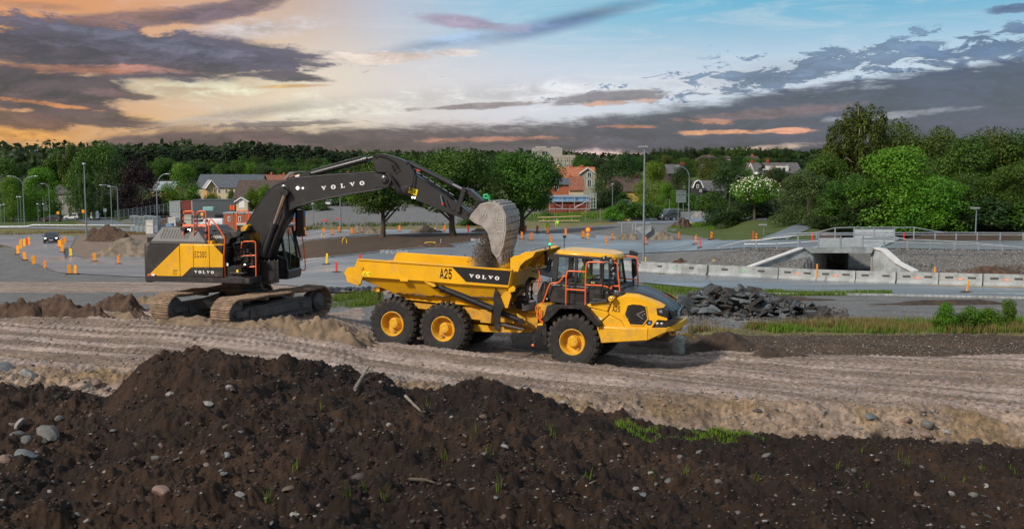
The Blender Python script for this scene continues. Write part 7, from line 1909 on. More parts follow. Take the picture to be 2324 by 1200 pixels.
B('dark brown barn with a long steep roof beside the excavator boom',240,532,640,452,447,409,11,W_DGREY,R_BROWN,'side')
B('row house with a reddish tiled roof and chimneys behind the dark brown barn',335,566,700,428,410,397,10,W_BRICK,R_RED,'side',chims=[(596,396,7),(609,391,4),(637,392,4),(752,392,5)][:3])
B('tiled roof with two brick chimneys seen over the boom',335,740,820,428,408,398,10,W_BRICK,R_RED,'side',chims=[(784,389,7),(799,390,6)])
B('reddish gable partly hidden between the purple tree and the lamp',300,343,357,434,424,414,8,W_BRICK,R_RED,'side')
def box_shed(label,x0,x1,yb,yt,D,m,name='container',cat='container',dep=5,doors=None,ribs=True):
 xc=(x0+x1)/2;w=P(xc,yb,D);k=F/D;t=thing(name,label,cat,w,0);a,b=(x0-xc)/k,(x1-xc)/k;h=(yb-yt)/k
 m_=MB();m_.bb(a,b,0,dep,-5,h)
 body=m_.build('body',m,t,0)
 m_=MB()
 if ribs:
  n=max(4,int((b-a)/.45))
  for i in range(n+1):x=a+(b-a)*i/n;m_.bb(x-.05,x+.05,-.05,0,.05,h-.05)
 m_.bb(a-.02,b+.02,-.07,.02,h-.14,h+.02);m_.bb(a-.02,b+.02,-.07,.02,-.02,.12)
 m_.build('frame',doors or m,t,0)
 return t,a,b,h,k
M_CG=plain('grey_container',(.30,.34,.35));M_CR=plain('maroon_container',(.18,.04,.03));M_CW=plain('pale_container',(.50,.52,.50),var=.35,vs=1)
box_shed('grey steel container leftmost in the row behind the excavator',385,409,480,457,238,M_CG)
box_shed('maroon steel container beside the grey one',412,436,479,456,238,M_CR)
box_shed('weathered white steel doors of the container right of the maroon one',436,459,480,456,237,M_CW,doors=TRIM)
box_shed('dark open shed between two white containers',459,508,477,456,238,W_BROWN,'shed','shed',ribs=False)
box_shed('weathered white container right of the dark open shed',508,532,476,454,237,M_CW,doors=TRIM)
t,a,b,h,k=box_shed('long thin dark roof spanning the container row',436,533,455.5,453,236,W_DGREY,'shed_roof','roof',6,ribs=False)
B('small cream playhouse with a pale gable roof and white double door',225,536,562,473,456,448,4,W_CREAM,R_METAL,'gable',dor=[(549,463,13,18)],name='garden_shed',cat='shed',over=.3)
box_shed('grey and yellow steel container by the excavator boom',573,602,471,451,235,M_CG,doors=W_YEL)
box_shed('pale yellow end of the container beside the playhouse',573,580,471.5,452,233,W_YEL)
w=P(472,479,233);t=thing('tarpaulin_stack','turquoise tarpaulin covered stack before the dark open shed','stack',w);m_=MB();m_.bb(-1.2,1.2,0,1.5,0,.95);m_.build('cover',TURQ,t,0,bevel=.15,seg=2)
for i,px in enumerate((525,531)):
 w=P(px,476,233);m_=MB();m_.lathe([(.3,0),(.28,.6),(.22,1.0),(0,1.05)],(0,0,0),'z',10);o=m_.build('orange_barrel',M_ORG,None);o.location=w;tag(o,'orange barrel beside the playhouse','barrel','orange barrels')
for i,(x0,x1,lb)in enumerate([(508,531,'left orange site cabin behind the excavator rail'),(531.5,555,'middle orange site cabin behind the excavator'),(555.5,592,'right orange site cabin beside the boom foot')]):
 t,L,k=B(lb,168,x0,x1,516,485,482,3,W_BRICK,R_METAL,'flat',[((x0+x1)/2+1,497,3.2,9)],name='site_cabin',cat='site cabin',over=.08,group='orange site cabins')
t,a,b,h,k=box_shed('blue and orange container seen through the bend of the boom',650,678,511,494,150,W_BRICK);m_=MB();m_.bb(a,b,-.03,5,h,h+12/k);m_.build('blue_top',plain('blue_paint',(.05,.13,.42)),t,0)
t,a,b,h,k=box_shed('stack of pale crates beside the heap left of the excavator',382,398,513,494,175,W_WHITE,'crate_stack','crates',2)
t,a,b,h,k=box_shed('beige utility cabinet behind the excavator handrails',418,434,498,488,185,plain('beige_cabinet',(.42,.42,.34)),'utility_cabinet','cabinet',1.2,ribs=False)
t,a,b,h,k=box_shed('blue plastic crate left of the excavator rails',377,390,515,507,172,plain('blue_crate',(.20,.34,.50)),'crate','crate',1.2,ribs=False)
for i in range(6):
 box_shed('grey wrapped pallet stack on the yard left of the excavator',296+i*10.4,305.6+i*10.4,511-(i%2),489+(i%3),176-i*.5,plain('grey_wrapped_pallet',(.22,.27,.29),var=.4,vs=1.5),'pallet_stack','pallet stack',1.6)[0]['group']='grey pallet stacks'
t,a,b,h,k=box_shed('white bag on a pallet before the grey pallet stacks',331,347,512,500,168,W_WHITE,'big_bag','bag',.9,ribs=False)
t,L,k=B('apartment block under scaffolding nets with a taller upper storey',450,1205,1305,398,353,351,14,plain('netted_grey_wall',(.33,.32,.30)),None,'flat',wrow([1213,1229,1241,1254,1266,1287],363,4,6)+wrow([1229,1254,1287],
376,4,6),name='apartment_building',cat='building')
m_=MB();a_,z_=L(1208,353);b_,z2_=L(1276,336);m_.bb(a_,b_,1,12,z_-.2,z2_);m_.bb(L(1216,0)[0],L(1240,0)[0],3,7,z2_,z2_+.7);m_.bb(L(1252,0)[0],L(1270,0)[0],3,7,z2_,z2_+.5);m_.build('upper_storey',MATS['netted_grey_wall'],t,0)
for px in(1211,1217,1232,1235,1240):
 x,z=L(px,348);m_=MB();m_.bb(x-.3,x+.3,.93,1.0,z-.7,z+.7);m_.build('window',WIN,t,0)
m_=MB()
for i in range(12):x=L(1205+9*i,0)[0];m_.bb(x-.06,x+.06,-1.1,-1.0,0,L(0,352)[1])
for y in(353,360,369,380,390):m_.bb(L(1205,0)[0],L(1305,0)[0],-1.12,-1.02,L(0,y)[1]-.06,L(0,y)[1]+.06)
sc=m_.build('scaffold',W_CREAM,t,0)
B('low grey block left of the scaffolded building',460,1186,1206,392,356,352,8,W_DGREY,W_GREY,'flat',wrow([1192,1200],362,3,5),name='apartment_building',cat='building')
B('cream house with a raised attic and terracotta roof before the scaffolded block',330,1226,1272,412,390,375,10,W_CREAM,R_RED,'side',[(1240,385,3,4)])
B('small cream gable of the house beside the terracotta roofs',322,1256,1282,412,388,374,10,W_CREAM,R_ORANGE,'gable')
B('house with a wide orange tiled roof and rows of skylights',285,1264,1350,430,403,379,10,W_GREEN,R_ORANGE,'side',chims=[(1298,376,8),(1322,375,8)])
B('grey green gable with tall white windows at the end of the orange roof',278,1317,1350,432,393,381,4,W_GREEN,R_ORANGE,'gable',[(1337,397,9,10),(1337,416,9,16)])
B('old red tiled roof with a chimney between the red house and the grey green gable',262,1293,1324,444,429,401,9,W_CREAM,R_RED,'side',chims=[(1296,396,5)])
B('red wooden house with one white framed window under a grey roof',245,1246,1291,444,417,404,8,W_BRICK,R_SLATE,'side',[(1263,425,8,10)],chims=[(1257,396,6)])
t,L,k=B('low red building behind blue sheeting and a steel scaffold frame',222,1248,1338,476,458,446,7,W_RED,R_METAL,'flat',name='covered_building',cat='building')
m_=MB();a_,z_=L(1250,458);b_,z2_=L(1336,446.5);m_.bb(a_,b_,-.5,-.3,z_,z2_);sh_=m_.build('blue_sheeting',plain('blue_sheet',(.15,.30,.52),.6,var=.3,vs=.8),t,0)
m_=MB()
for px in(1247,1276,1303,1331,1336):x=L(px,0)[0];m_.cyl((x,-1,0),(x,-1,L(0,442)[1]),.08,n=6)
for y in(474,457,443):m_.cyl((L(1246,0)[0],-1,L(0,y)[1]),(L(1338,0)[0],-1,L(0,y)[1]),.09,n=6)
for x0,x1 in((1252,1276),(1328,1303)):m_.cyl((L(x0,0)[0],-1,L(0,458)[1]),(L(x1,0)[0],-1,L(0,471)[1]),.06,n=6)
m_.build('scaffold_frame',M_GALV,t,0)
t=thing('scaffold_tower','steel scaffold tower at the right end of the blue sheeted building','scaffold',P(1347,474,220));k=F/220
for dx in(-6,0,6):
 for y in(0,1.5):m_=MB();m_.cyl((dx/k,y,0),(dx/k,y,36/k),.06,n=6);m_.build('upright',M_GALV,t)
for z in(2,10,18,26,34):m_=MB();m_.cyl((-6/k,0,z/k),(6/k,0,z/k),.06,n=6);m_.build('ledger',M_GALV,t)
w=at(1368.5,470);k=F/w.y;t=thing('party_tent','white pop up tent with four legs before the hedge','tent',w)
for sx in(-1,1):
 for y in(0,2.4):m_=MB();m_.cyl((sx*11.5/k,y,0),(sx*11.5/k,y,14/k),.05,n=6);m_.build('leg',M_GALV,t)
m_=MB();q=13.5/k;m_.add([(-q,-.2,13/k),(q,-.2,13/k),(q,2.6,13/k),(-q,2.6,13/k),(-q,-.2,15.5/k),(q,-.2,15.5/k),(q,2.6,15.5/k),(-q,2.6,15.5/k),(-.5,1.0,23/k),(.5,1.0,23/k),(.5,1.5,24/k),(-.5,1.5,24/k)],[(0,1,5,4),(1,2,6,5),
(2,3,7,6),(3,0,4,7),(4,5,9,8),(5,6,10,9),(6,7,11,10),(7,4,8,11),(8,9,10,11)]);m_.build('canopy',plain('white_canvas',(.85,.85,.85),var=.03),t,0)
B('house with a long dark brown tiled roof and ochre wall behind the green willow',255,1383,1452,448,432,401,10,W_YEL,R_BROWN,'side',chims=[(1447,396,6)])
B('black tarred gambrel house with white corner trim',222,1573,1595,452,425,409,3,W_BLACK,R_GREY,'gambrel',[(1583,423,3.6,7),(1590,433,3,4)],over=.1)
t,L,k=B('dark roofed wing stretching right of the black gambrel house',224,1592,1640,452,431,410,9,W_BLACK,R_GREY,'side')
B('small white trimmed grey gable above the black house roof',235,1636,1649,430,404,394,4,W_DGREY,R_GREY,'gable',over=.15)
B('white walled house with a hipped brown roof on the wooded hill',430,1586,1633,380,362,352,10,W_WHITE,R_BROWN,'hip',wrow([1593,1600,1618,1626],364,2.6,3.4),chims=[(1613,351,5)])
B('narrow white house right of the hipped roof house on the hill',430,1640,1657,380,359,354,8,W_WHITE,R_BROWN,'side',wrow([1645],364,2,3))
B('brick house with red chimneys among the hilltop trees',420,1700,1722,378,362,354,8,W_BROWN,R_BROWN,'side',chims=[(1712,350,5)])
B('dark grey roofed house left of the dark round tree',300,1516,1548,410,392,373,9,W_BROWN,R_GREY,'side',chims=[(1554,368,9)])
t,L,k=B('long grey roofed house with a dormer among the dark trees',285,1706,1818,412,391,369,11,W_BROWN,R_GREY,'side',chims=[(1716,363,5),(1752,361,6)])
m_=MB();a_,z_=L(1742,391);b_,z2_=L(1790,377);m_.bb(a_,b_,.4,4,z_,z2_);m_.build('dormer',W_WHITE,t,0)
for px in(1762,1769,1779):x,z=L(px,385);m_=MB();m_.bb(x-.35,x+.35,.3,.4,z-.5,z+.5);m_.build('dormer_window',WIN,t,0)
B('steep white gable at the left end of the long grey roof',280,1695,1711,404,391,371,4,W_WHITE,R_GREY,'gable',[(1703,386,3,4)],over=.1)
# ------------ trees
def leaf_mat(name,a,b,tr=.35):
 m=bpy.data.materials.new(name);m.use_nodes=True;t=m.node_tree;t.nodes.clear();g=NG(t)
 at=g.new('ShaderNodeAttribute');at.attribute_name='tint'
 oi=g.new('ShaderNodeObjectInfo')
 sp=g.new('ShaderNodeSeparateColor');g.l.new(at.outputs['Color'],sp.inputs[0])
 c=g.mix(sp.outputs[0],a,b)
 hv=g.new('ShaderNodeHueSaturation');g.l.new(c,hv.inputs['Color'])
 g.put(hv.inputs['Value'],g.m('ADD',.8,g.m('MULTIPLY',oi.outputs['Random'],.4)));g.put(hv.inputs['Hue'],g.m('ADD',.485,g.m('MULTIPLY',oi.outputs['Random'],.03)))
 d=g.new('ShaderNodeBsdfPrincipled');g.l.new(hv.outputs[0],d.inputs['Base Color']);d.inputs['Roughness'].default_value=.55;d.inputs['Specular IOR Level'].default_value=.35
 tl=g.new('ShaderNodeBsdfTranslucent');g.l.new(hv.outputs[0],tl.inputs[0])
 mx=g.new('ShaderNodeMixShader');mx.inputs[0].default_value=tr;g.l.new(d.outputs[0],mx.inputs[1]);g.l.new(tl.outputs[0],mx.inputs[2])
 o=g.new('ShaderNodeOutputMaterial');g.l.new(mx.outputs[0],o.inputs[0]);MATS[name]=m;return m
LM=dict(bright=leaf_mat('bright_leaves',(.055,.145,.008),(.13,.27,.018)),lime=leaf_mat('lime_leaves',(.075,.15,.010),(.16,.26,.02)),mid=leaf_mat('green_leaves',(.032,.085,.009),(.080,.16,.016)),dark=leaf_mat('dark_leaves',
(.016,.044,.010),(.042,.084,.018)),olive=leaf_mat('olive_leaves',(.048,.085,.012),(.115,.165,.024)),purple=leaf_mat('copper_leaves',(.010,.005,.008),(.028,.012,.016)),pine=leaf_mat('pine_needles',(.016,.036,.015),(.042,.070,
.028)),pale=leaf_mat('grey_green_leaves',(.045,.095,.022),(.10,.17,.045)),rust=leaf_mat('rusty_leaves',(.06,.045,.012),(.16,.08,.015)))
BARK=mat('bark',(.075,.058,.042),.9,var=.4,vs=5)
BIRCHB=mat('pale_bark',(.22,.19,.16),.9,var=.5,vs=6)
def leaf_mesh(name,C,N_,size,seed,elong=1.0,droop=0.0,tint=None):
 r=np.random.RandomState(seed);n=len(C)
 nn=N_+r.normal(0,.55,(n,3));nn/=np.linalg.norm(nn,axis=1)[:,None]+1e-9
 a=r.normal(0,1,(n,3));a[:,2]-=droop
 u=a-(a*nn).sum(1)[:,None]*nn;u/=np.linalg.norm(u,axis=1)[:,None]+1e-9
 v=np.cross(nn,u);s=size*r.uniform(.55,1.3,(n,1));
 bend=nn*s*.22
 p=np.stack([C-u*s*elong,C+v*s*.55+bend,C+u*s*elong,C-v*s*.55+bend],1).reshape(-1,3)
 me=bpy.data.meshes.new(name);me.vertices.add(len(p));me.vertices.foreach_set('co',p.astype(np.float32).ravel())
 me.loops.add(n*4);me.loops.foreach_set('vertex_index',np.arange(n*4,dtype=np.int32))
 me.polygons.add(n);me.polygons.foreach_set('loop_start',np.arange(0,n*4,4,dtype=np.int32));me.polygons.foreach_set('loop_total',np.full(n,4,np.int32))
 me.update(calc_edges=True)
 ca=me.color_attributes.new('tint','FLOAT_COLOR','POINT');tt=r.rand(n)if tint is None else np.clip(tint+r.normal(0,.18,n),0,1)
 c4=np.ones((n*4,4),np.float32);c4[:,:3]=np.repeat(tt,4)[:,None];ca.data.foreach_set('color',c4.ravel())
 return me
def blobs_leaves(bl,n,seed,fill=.35,flat=1.0):
 r=np.random.RandomState(seed);w=np.array([b[3]*b[4]for b in bl]);w=w/w.sum();cnt=r.multinomial(n,w)
 Cs=[];Ns=[];Ts=[]
 for b,k_ in zip(bl,cnt):
  d=r.normal(0,1,(k_,3));d/=np.linalg.norm(d,axis=1)[:,None]+1e-9
  rad=np.where(r.rand(k_,1)<fill,r.rand(k_,1)**.5,r.uniform(.82,1.06,(k_,1)))
  Cs.append(np.array(b[:3])+d*rad*np.array(b[3:6]));Ns.append(d+np.array([0,0,.45]));Ts.append(np.full(k_,r.uniform(.15,.85)))
 return np.concatenate(Cs),np.concatenate(Ns),np.concatenate(Ts)
PROTO={}
def make_proto(kind,seed,n=9000,size=.017):
 r=random.Random(seed);bl=[];trunk=MB();elong=1.0;droop=0
 if kind=='round':
  for i in range(46):
   a=r.uniform(0,6.28);zz=r.uniform(-1,1);q=math.sqrt(1-zz*zz);d=r.uniform(.5,1.0)
   rr=r.uniform(.09,.15);bl.append((.30*q*d*math.cos(a),.30*q*d*math.sin(a),.60+zz*.29*d,rr,rr,rr*.8))
  trunk.tube([(0,0,0),(.01,0,.18),(0,.01,.4),(.0,0,.75)],.026,8,r2=.006)
  for i in range(7):a=i*.9;trunk.tube([(0,0,.22+.04*i),(.12*math.cos(a),.12*math.sin(a),.38+.05*i),(.24*math.cos(a),.24*math.sin(a),.52+.05*i)],.011,5,r2=.003)
 elif kind=='linden':
  for i in range(64):
   a=r.uniform(0,6.28);zz=r.uniform(-1,1);q=math.sqrt(1-zz*zz)*(1.0 if zz<.2 else 1.0-.15*zz);d=r.uniform(.55,1.0)
   rr=r.uniform(.085,.15);bl.append((.33*q*d*math.cos(a),.33*q*d*math.sin(a),.58+zz*.33*d,rr,rr,rr*.85))
  trunk.tube([(0,0,0),(.01,0,.12),(0,.01,.35),(.0,0,.75)],.032,8,r2=.008)
  for i in range(7):a=i*.9;trunk.tube([(0,0,.14+.04*i),(.14*math.cos(a),.14*math.sin(a),.30+.05*i),(.27*math.cos(a),.27*math.sin(a),.44+.05*i)],.013,5,r2=.003)
 elif kind=='oval':
  for i in range(46):
   a=r.uniform(0,6.28);zz=r.uniform(-1,1);q=math.sqrt(1-zz*zz);d=r.uniform(.5,1.0)
   rr=r.uniform(.07,.12);bl.append((.22*q*d*math.cos(a),.22*q*d*math.sin(a),.56+zz*.38*d,rr,rr,rr))
  trunk.tube([(0,0,0),(.01,0,.3),(0,0,.85)],.02,7,r2=.004)
 elif kind=='low':
  for i in range(60):
   a=r.uniform(0,6.28);z=r.random()**1.2;q=math.sqrt(max(0,1-(z*1.0)**2))*r.uniform(.6,1)
   rr=r.uniform(.10,.17);bl.append((.42*q*math.cos(a),.42*q*math.sin(a),.06+z*.80,rr,rr,rr*.75))
  trunk.tube([(0,0,0),(0,0,.5)],.03,6,r2=.01)
 elif kind=='weep':
  for i in range(64):
   z=r.uniform(.2,1.0);q=(.05+.17*min(1,(1-z)*3.2)**.7)*r.uniform(.25,1.15);a=r.uniform(0,6.28)
   rr=r.uniform(.026,.056);bl.append((q*math.cos(a)*1.3,q*math.sin(a)*1.3,z-.08,rr,rr,rr*2.5))
  elong=2.1;droop=2.5
  trunk.tube([(0,0,0),(.01,0,.5),(-.01,0,.97)],.014,7,r2=.003)
  for i in range(8):a=i*2.1;z=.4+.065*i;trunk.tube([(0,0,z),(.1*math.cos(a),.1*math.sin(a),z+.07),(.17*math.cos(a),.17*math.sin(a),z-.02)],.005,5,r2=.002)
 elif kind=='pine':
  for i in range(22):
   z=.42+.55*i/21;q=.15*(1-((z-.6)/.5)**2)*r.uniform(.5,1.15);a=r.uniform(0,6.28)
   rr=r.uniform(.04,.085);bl.append((q*math.cos(a),q*math.sin(a),z,rr,rr,rr*.6))
  trunk.tube([(0,0,0),(.01,0,.5),(0,0,.95)],.016,6,r2=.004)
 elif kind=='spruce':
  for i in range(34):
   z=.08+.88*i/33;q=.17*(1-z)**.8*r.uniform(.7,1.1)+.01;a=r.uniform(0,6.28)
   rr=.03+.085*(1-z);bl.append((q*math.cos(a),q*math.sin(a),z,rr,rr,rr*.55))
  trunk.tube([(0,0,0),(0,0,.95)],.014,6,r2=.003)
 elif kind=='bush':
  for i in range(34):
   a=r.uniform(0,6.28);q=r.uniform(0,.42);z=(.45+.35*(1-(q/.42)**2))*r.uniform(.3,1)
   rr=r.uniform(.12,.2);bl.append((q*math.cos(a),q*math.sin(a),z,rr,rr,rr))
  for i in range(5):trunk.tube([(0,0,0),(.2*math.cos(i*1.3),.2*math.sin(i*1.3),.6)],.012,5,r2=.004)
 C_,N_,T_=blobs_leaves(bl,n,seed,.3)
 C_[:,2]=np.maximum(C_[:,2],.01)
 me=leaf_mesh('crown',C_,N_,size,seed,elong,droop,T_);me.materials.append(LM['mid'])
 tm=trunk.build('trunk',BARK,None,60,fixn=False);tme=tm.data;bpy.data.objects.remove(tm)
 ext=np.percentile(np.abs(C_[:,:2]),96.5 if kind!='weep' else 97.5,axis=0).mean()*2
 PROTO.setdefault(kind,[]).append((me,tme,float(ext),float(np.percentile(C_[:,2],99.6))))
for s_ in range(3):make_proto('round',11+s_,13000,.0145)
for s_ in range(3):make_proto('linden',81+s_,21000,.0125)
for s_ in range(2):make_proto('oval',21+s_,9000,.016)
for s_ in range(3):make_proto('low',31+s_,14000,.0145)
for s_ in range(2):make_proto('weep',41+s_,15000,.009)
for s_ in range(3):make_proto('pine',51+s_,2600,.020)
make_proto('spruce',61,4500,.016)
for s_ in range(2):make_proto('bush',71+s_,5000,.030)
TRN=random.Random(99);NTREE=0
def tree(px,yb,yt,wpx,D,kind,lm,label,group=None,name=None,bark=None,cat='tree'):
 global NTREE;NTREE+=1
 if kind=='bush' and yb>=462 and D>100 and px<1620:D=G(px,yb,60).y
 me,tme,ext,ztop=TRN.choice(PROTO[kind])
 if kind=='weep':me,tme,ext,ztop=PROTO[kind][0]
 w=P(px,yb,D);k=F/D;zp=w.z;w.z=float(base_h(w.x,w.y))-.05
 nm=name or{'pine':'pine_tree','spruce':'spruce_tree','bush':'bush','weep':'birch_tree'}.get(kind,'leafy_tree')
 t=thing(nm,label,cat,w,TRN.uniform(0,6.28),group);h=max((yb-yt)/k*.5,P(px,yt,D).z-w.z)/ztop;sw=wpx/k/ext
 t.scale=(sw,sw,h)
 for n_,m_,mt in(('crown',me,LM[lm]),('trunk',tme,bark or BARK)):
  o=bpy.data.objects.new(n_,m_);COL.objects.link(o);o.parent=t
  o.material_slots[0].link='OBJECT';o.material_slots[0].material=mt
 return t
r=TRN
def ptop(px):return float(np.interp(px,[0,60,110,200,300,400,480,560,640,700,760,815,860],[352,346,350,340,340,336,338,332,329,334,338,352,360]))
G1='pines on the far wooded hill'
for i,px in enumerate(np.arange(270,830,8.2)):
 D=r.uniform(400,440);tree(px+r.uniform(-3,3),420,ptop(px)+r.uniform(-4,9),r.uniform(20,32),D,'pine','pine','dark pine in the dense wood on the far hill behind the excavator',G1)
for i,px in enumerate(np.arange(276,830,17)):
 tree(px,428,ptop(px)+r.uniform(22,40),r.uniform(28,42),r.uniform(360,385),'oval',r.choice(['dark','dark','mid']),'dark leafy tree at the lower edge of the far pine wood','leafy trees under the far pines')
for px in(8,24,48,80,92,104):tree(px,410,r.uniform(352,366),30,r.uniform(480,520),'pine','pine','dark pine before the pale block at the far left','pines around the far left block')
for px,yt,w_,m_,wh in((372,358,50,'mid','green tree behind the curved lamp, before the pine wood'),(505,371,40,'mid','green tree above the middle of the slate roof'),(545,366,34,'mid','green tree above the right end of the slate roof'),
(600,372,46,'pale','pale rounded tree above the reddish row house'),(572,368,30,'bright','small bright tree between slate roof and reddish roof'),(655,370,40,'mid','green tree above the foot of the arm cylinder'),(700,374,
40,'mid','green tree under the left half of the arm cylinder'),(745,366,44,'mid','green tree under the right half of the arm cylinder'),(790,372,40,'dark','dark tree left of the boom tip')):
 tree(px,420,yt,w_,345,'round',m_,wh)
LFT='tree of the left roadside group'
for px,yb,yt,w_,D,kd,mt,lb in[(12,486,360,90,255,'low','mid','broad green tree cut by the left picture edge'),(50,484,372,70,260,'low','dark','dark green tree behind the far left twin lamp'),(95,484,382,80,235,'low','bright',
'brighter green tree right of the twin lamp'),(28,486,402,62,228,'low','bright','low bright green tree at the far left'),(128,482,342,56,262,'oval','mid','upright green tree in front of the long low pale block'),(168,484,
328,88,258,'weep','olive','tall soft olive birch left of the biggest tree'),(225,484,324,118,250,'low','mid','biggest dark green tree behind the white van'),(270,484,356,76,245,'low','dark','dark green tree between the biggest tree and the purple one'),
(318,478,364,84,240,'low','purple','dark purple copper beech'),(190,482,395,50,232,'weep','pale','pale drooping tree before the grey wooden house'),(414,462,371,84,252,'low','bright','bright green roadside tree behind the curved lamp'),
(366,470,446,40,252,'bush','mid','green shrub under the bright roadside tree'),(352,474,446,36,252,'bush','dark','dark shrub left of the containers'),(335,476,452,34,252,'bush','mid','shrub at the foot of the curved lamp'),
(484,456,440,40,252,'bush','lime','lime green shrub before the yellow house'),(527,452,430,26,245,'bush','mid','round shrub before the slate roofed house'),(574,455,426,36,228,'round','lime','lime green young tree left of the boom'),
(600,455,418,36,228,'round','lime','taller lime green young tree beside the boom'),(440,456,440,50,252,'bush','mid','green shrub behind the container row')]:
 tree(px,yb,yt,w_,D,kd,mt,lb)
tree(868,519,346,142,128,'linden','mid','large dark green tree with a short trunk under the boom, leftmost of three',name='linden_tree')
tree(1028,521,341,178,131,'linden','mid','widest of the three large trees, behind the digger arm',name='linden_tree')
tree(1183,512,346,150,136,'linden','mid','large dark tree behind the bucket, rightmost of three',name='linden_tree')
for px,yb,yt,w_,mt,lb in[(690,462,436,40,'mid','green bush in the yard beyond the excavator cab'),(724,460,434,46,'bright','bright bush behind the distant parked cars, left'),(765,460,436,44,'mid','bush behind the middle of the distant parked cars'),
(802,460,430,50,'bright','bright bush behind the distant parked cars, right'),(955,468,430,60,'dark','dark bush between the two left lindens'),(1108,470,428,60,'mid','bush between the two right lindens'),(650,456,425,44,'mid',
'green tree behind the bend of the boom'),(1225,480,440,40,'mid','bush left of the blue sheeted building')]:
 tree(px,yb,yt,w_,262,'bush',mt,lb,cat='shrub')
for i,px in enumerate(np.arange(835,1190,17)):
 tree(px,420,r.uniform(350,362),r.uniform(26,40),r.uniform(380,430),'oval',r.choice(['dark','dark','mid']),'dark leafy tree on the far skyline between boom and bucket','skyline trees behind the lindens')
for px,yt in((1062,350),(1085,349),(1170,350)):tree(px,420,yt,36,370,'round','dark','round dark tree on the skyline beside the lindens','skyline trees behind the lindens')
for i,px in enumerate(np.arange(1314,1520,14)):
 tree(px,410,float(np.interp(px,[1298,1340,1380,1440,1520],[346,358,366,352,350]))+r.uniform(-3,5),r.uniform(26,40),r.uniform(380,430),'round',r.choice(['dark','mid','dark']),'dark tree in the far belt right of the scaffolded block',
'trees in the far belt')
for i,px in enumerate(np.arange(1484,1800,12.5)):
 tree(px,388,r.uniform(332,342),r.uniform(17,24),r.uniform(440,470),'oval',r.choice(['dark','mid']),'small round tree of the row along the hilltop','row of trees along the hilltop')
for i,px in enumerate(np.arange(1490,1810,21)):
 tree(px,402,r.uniform(352,366),r.uniform(34,50),r.uniform(350,400),'low',r.choice(['dark','mid','mid','olive']),'bushy tree on the slope below the hilltop row','trees on the slope below the hilltop')
for px,yb,yt,w_,D,kd,mt,lb in[(1375,445,372,74,235,'low','dark','dark tree in front of the orange tiled roof'),(1422,440,345,74,262,'low','dark','tall dark round tree left of the steel mast'),(1481,482,368,86,205,'low','lime',
'yellow green tree behind the steel mast'),(1512,470,412,50,200,'low','bright','lower yellow green tree right of the mast'),(1405,462,434,60,225,'bush','mid','shrub before the brown roofed house'),(1372,448,430,40,228,'bush',
'dark','dark shrub behind the white tent'),(1415,500,455,70,165,'bush','mid','green shrub on the verge right of the tent'),(1458,500,460,80,160,'bush','mid','broad shrub at the foot of the mast'),(1392,503,468,50,160,'bush',
'bright','bright shrub among the weeds right of the tent'),(1490,495,468,50,158,'bush','pale','pale flowering shrub left of the dark van'),(1548,435,374,64,245,'low','dark','dark round tree left of the black gambrel house'),
(1610,420,366,78,275,'low','olive','olive tree above the black gambrel house'),(1570,478,440,60,165,'bush','mid','shrub right of the direction sign back'),(1610,486,438,80,168,'bush','mid','broad shrub right of the curved lamp'),
(1540,470,430,60,190,'bush','mid','shrub behind the direction sign back'),(1650,430,376,50,240,'low','mid','green tree right of the black house wing'),(1655,512,372,118,140,'low','dark','big dark spreading tree left of the white flowering one'),
(1695,430,380,44,230,'low','mid','green tree before the steep white gable'),(1728,410,366,34,225,'spruce','dark','pointed dark conifer before the long grey roof'),(1760,512,384,96,145,'low','dark','dark tree right of the white flowering one'),
(1750,440,378,40,200,'oval','rust','tree with rusty orange leaves before the long grey roof'),(1715,520,455,120,132,'bush','dark','dark undergrowth shrub below the flowering tree'),(1660,520,480,90,134,'bush','dark','dark low shrub at the lawn edge')]:
 tree(px,yb,yt,w_*.84,D,kd,mt,lb,cat='shrub' if kd=='bush' else 'tree')
ft=tree(1712,516,400,86,128,'round','bright','tree covered in white blossom before the dark trees')
C_,N_,T_=blobs_leaves([(.25*math.cos(a),.25*math.sin(a),.68+.14*math.sin(3*a),.16,.16,.14)for a in np.linspace(0,6,9)]+[(0,0,.82,.25,.25,.12)],900,5,.1)
bm_=leaf_mesh('blossom',C_,N_,.017,6);bm_.materials.append(mat('white_blossom',(.72,.74,.55),.7,var=.1));bo_=bpy.data.objects.new('blossom',bm_);COL.objects.link(bo_);bo_.parent=ft
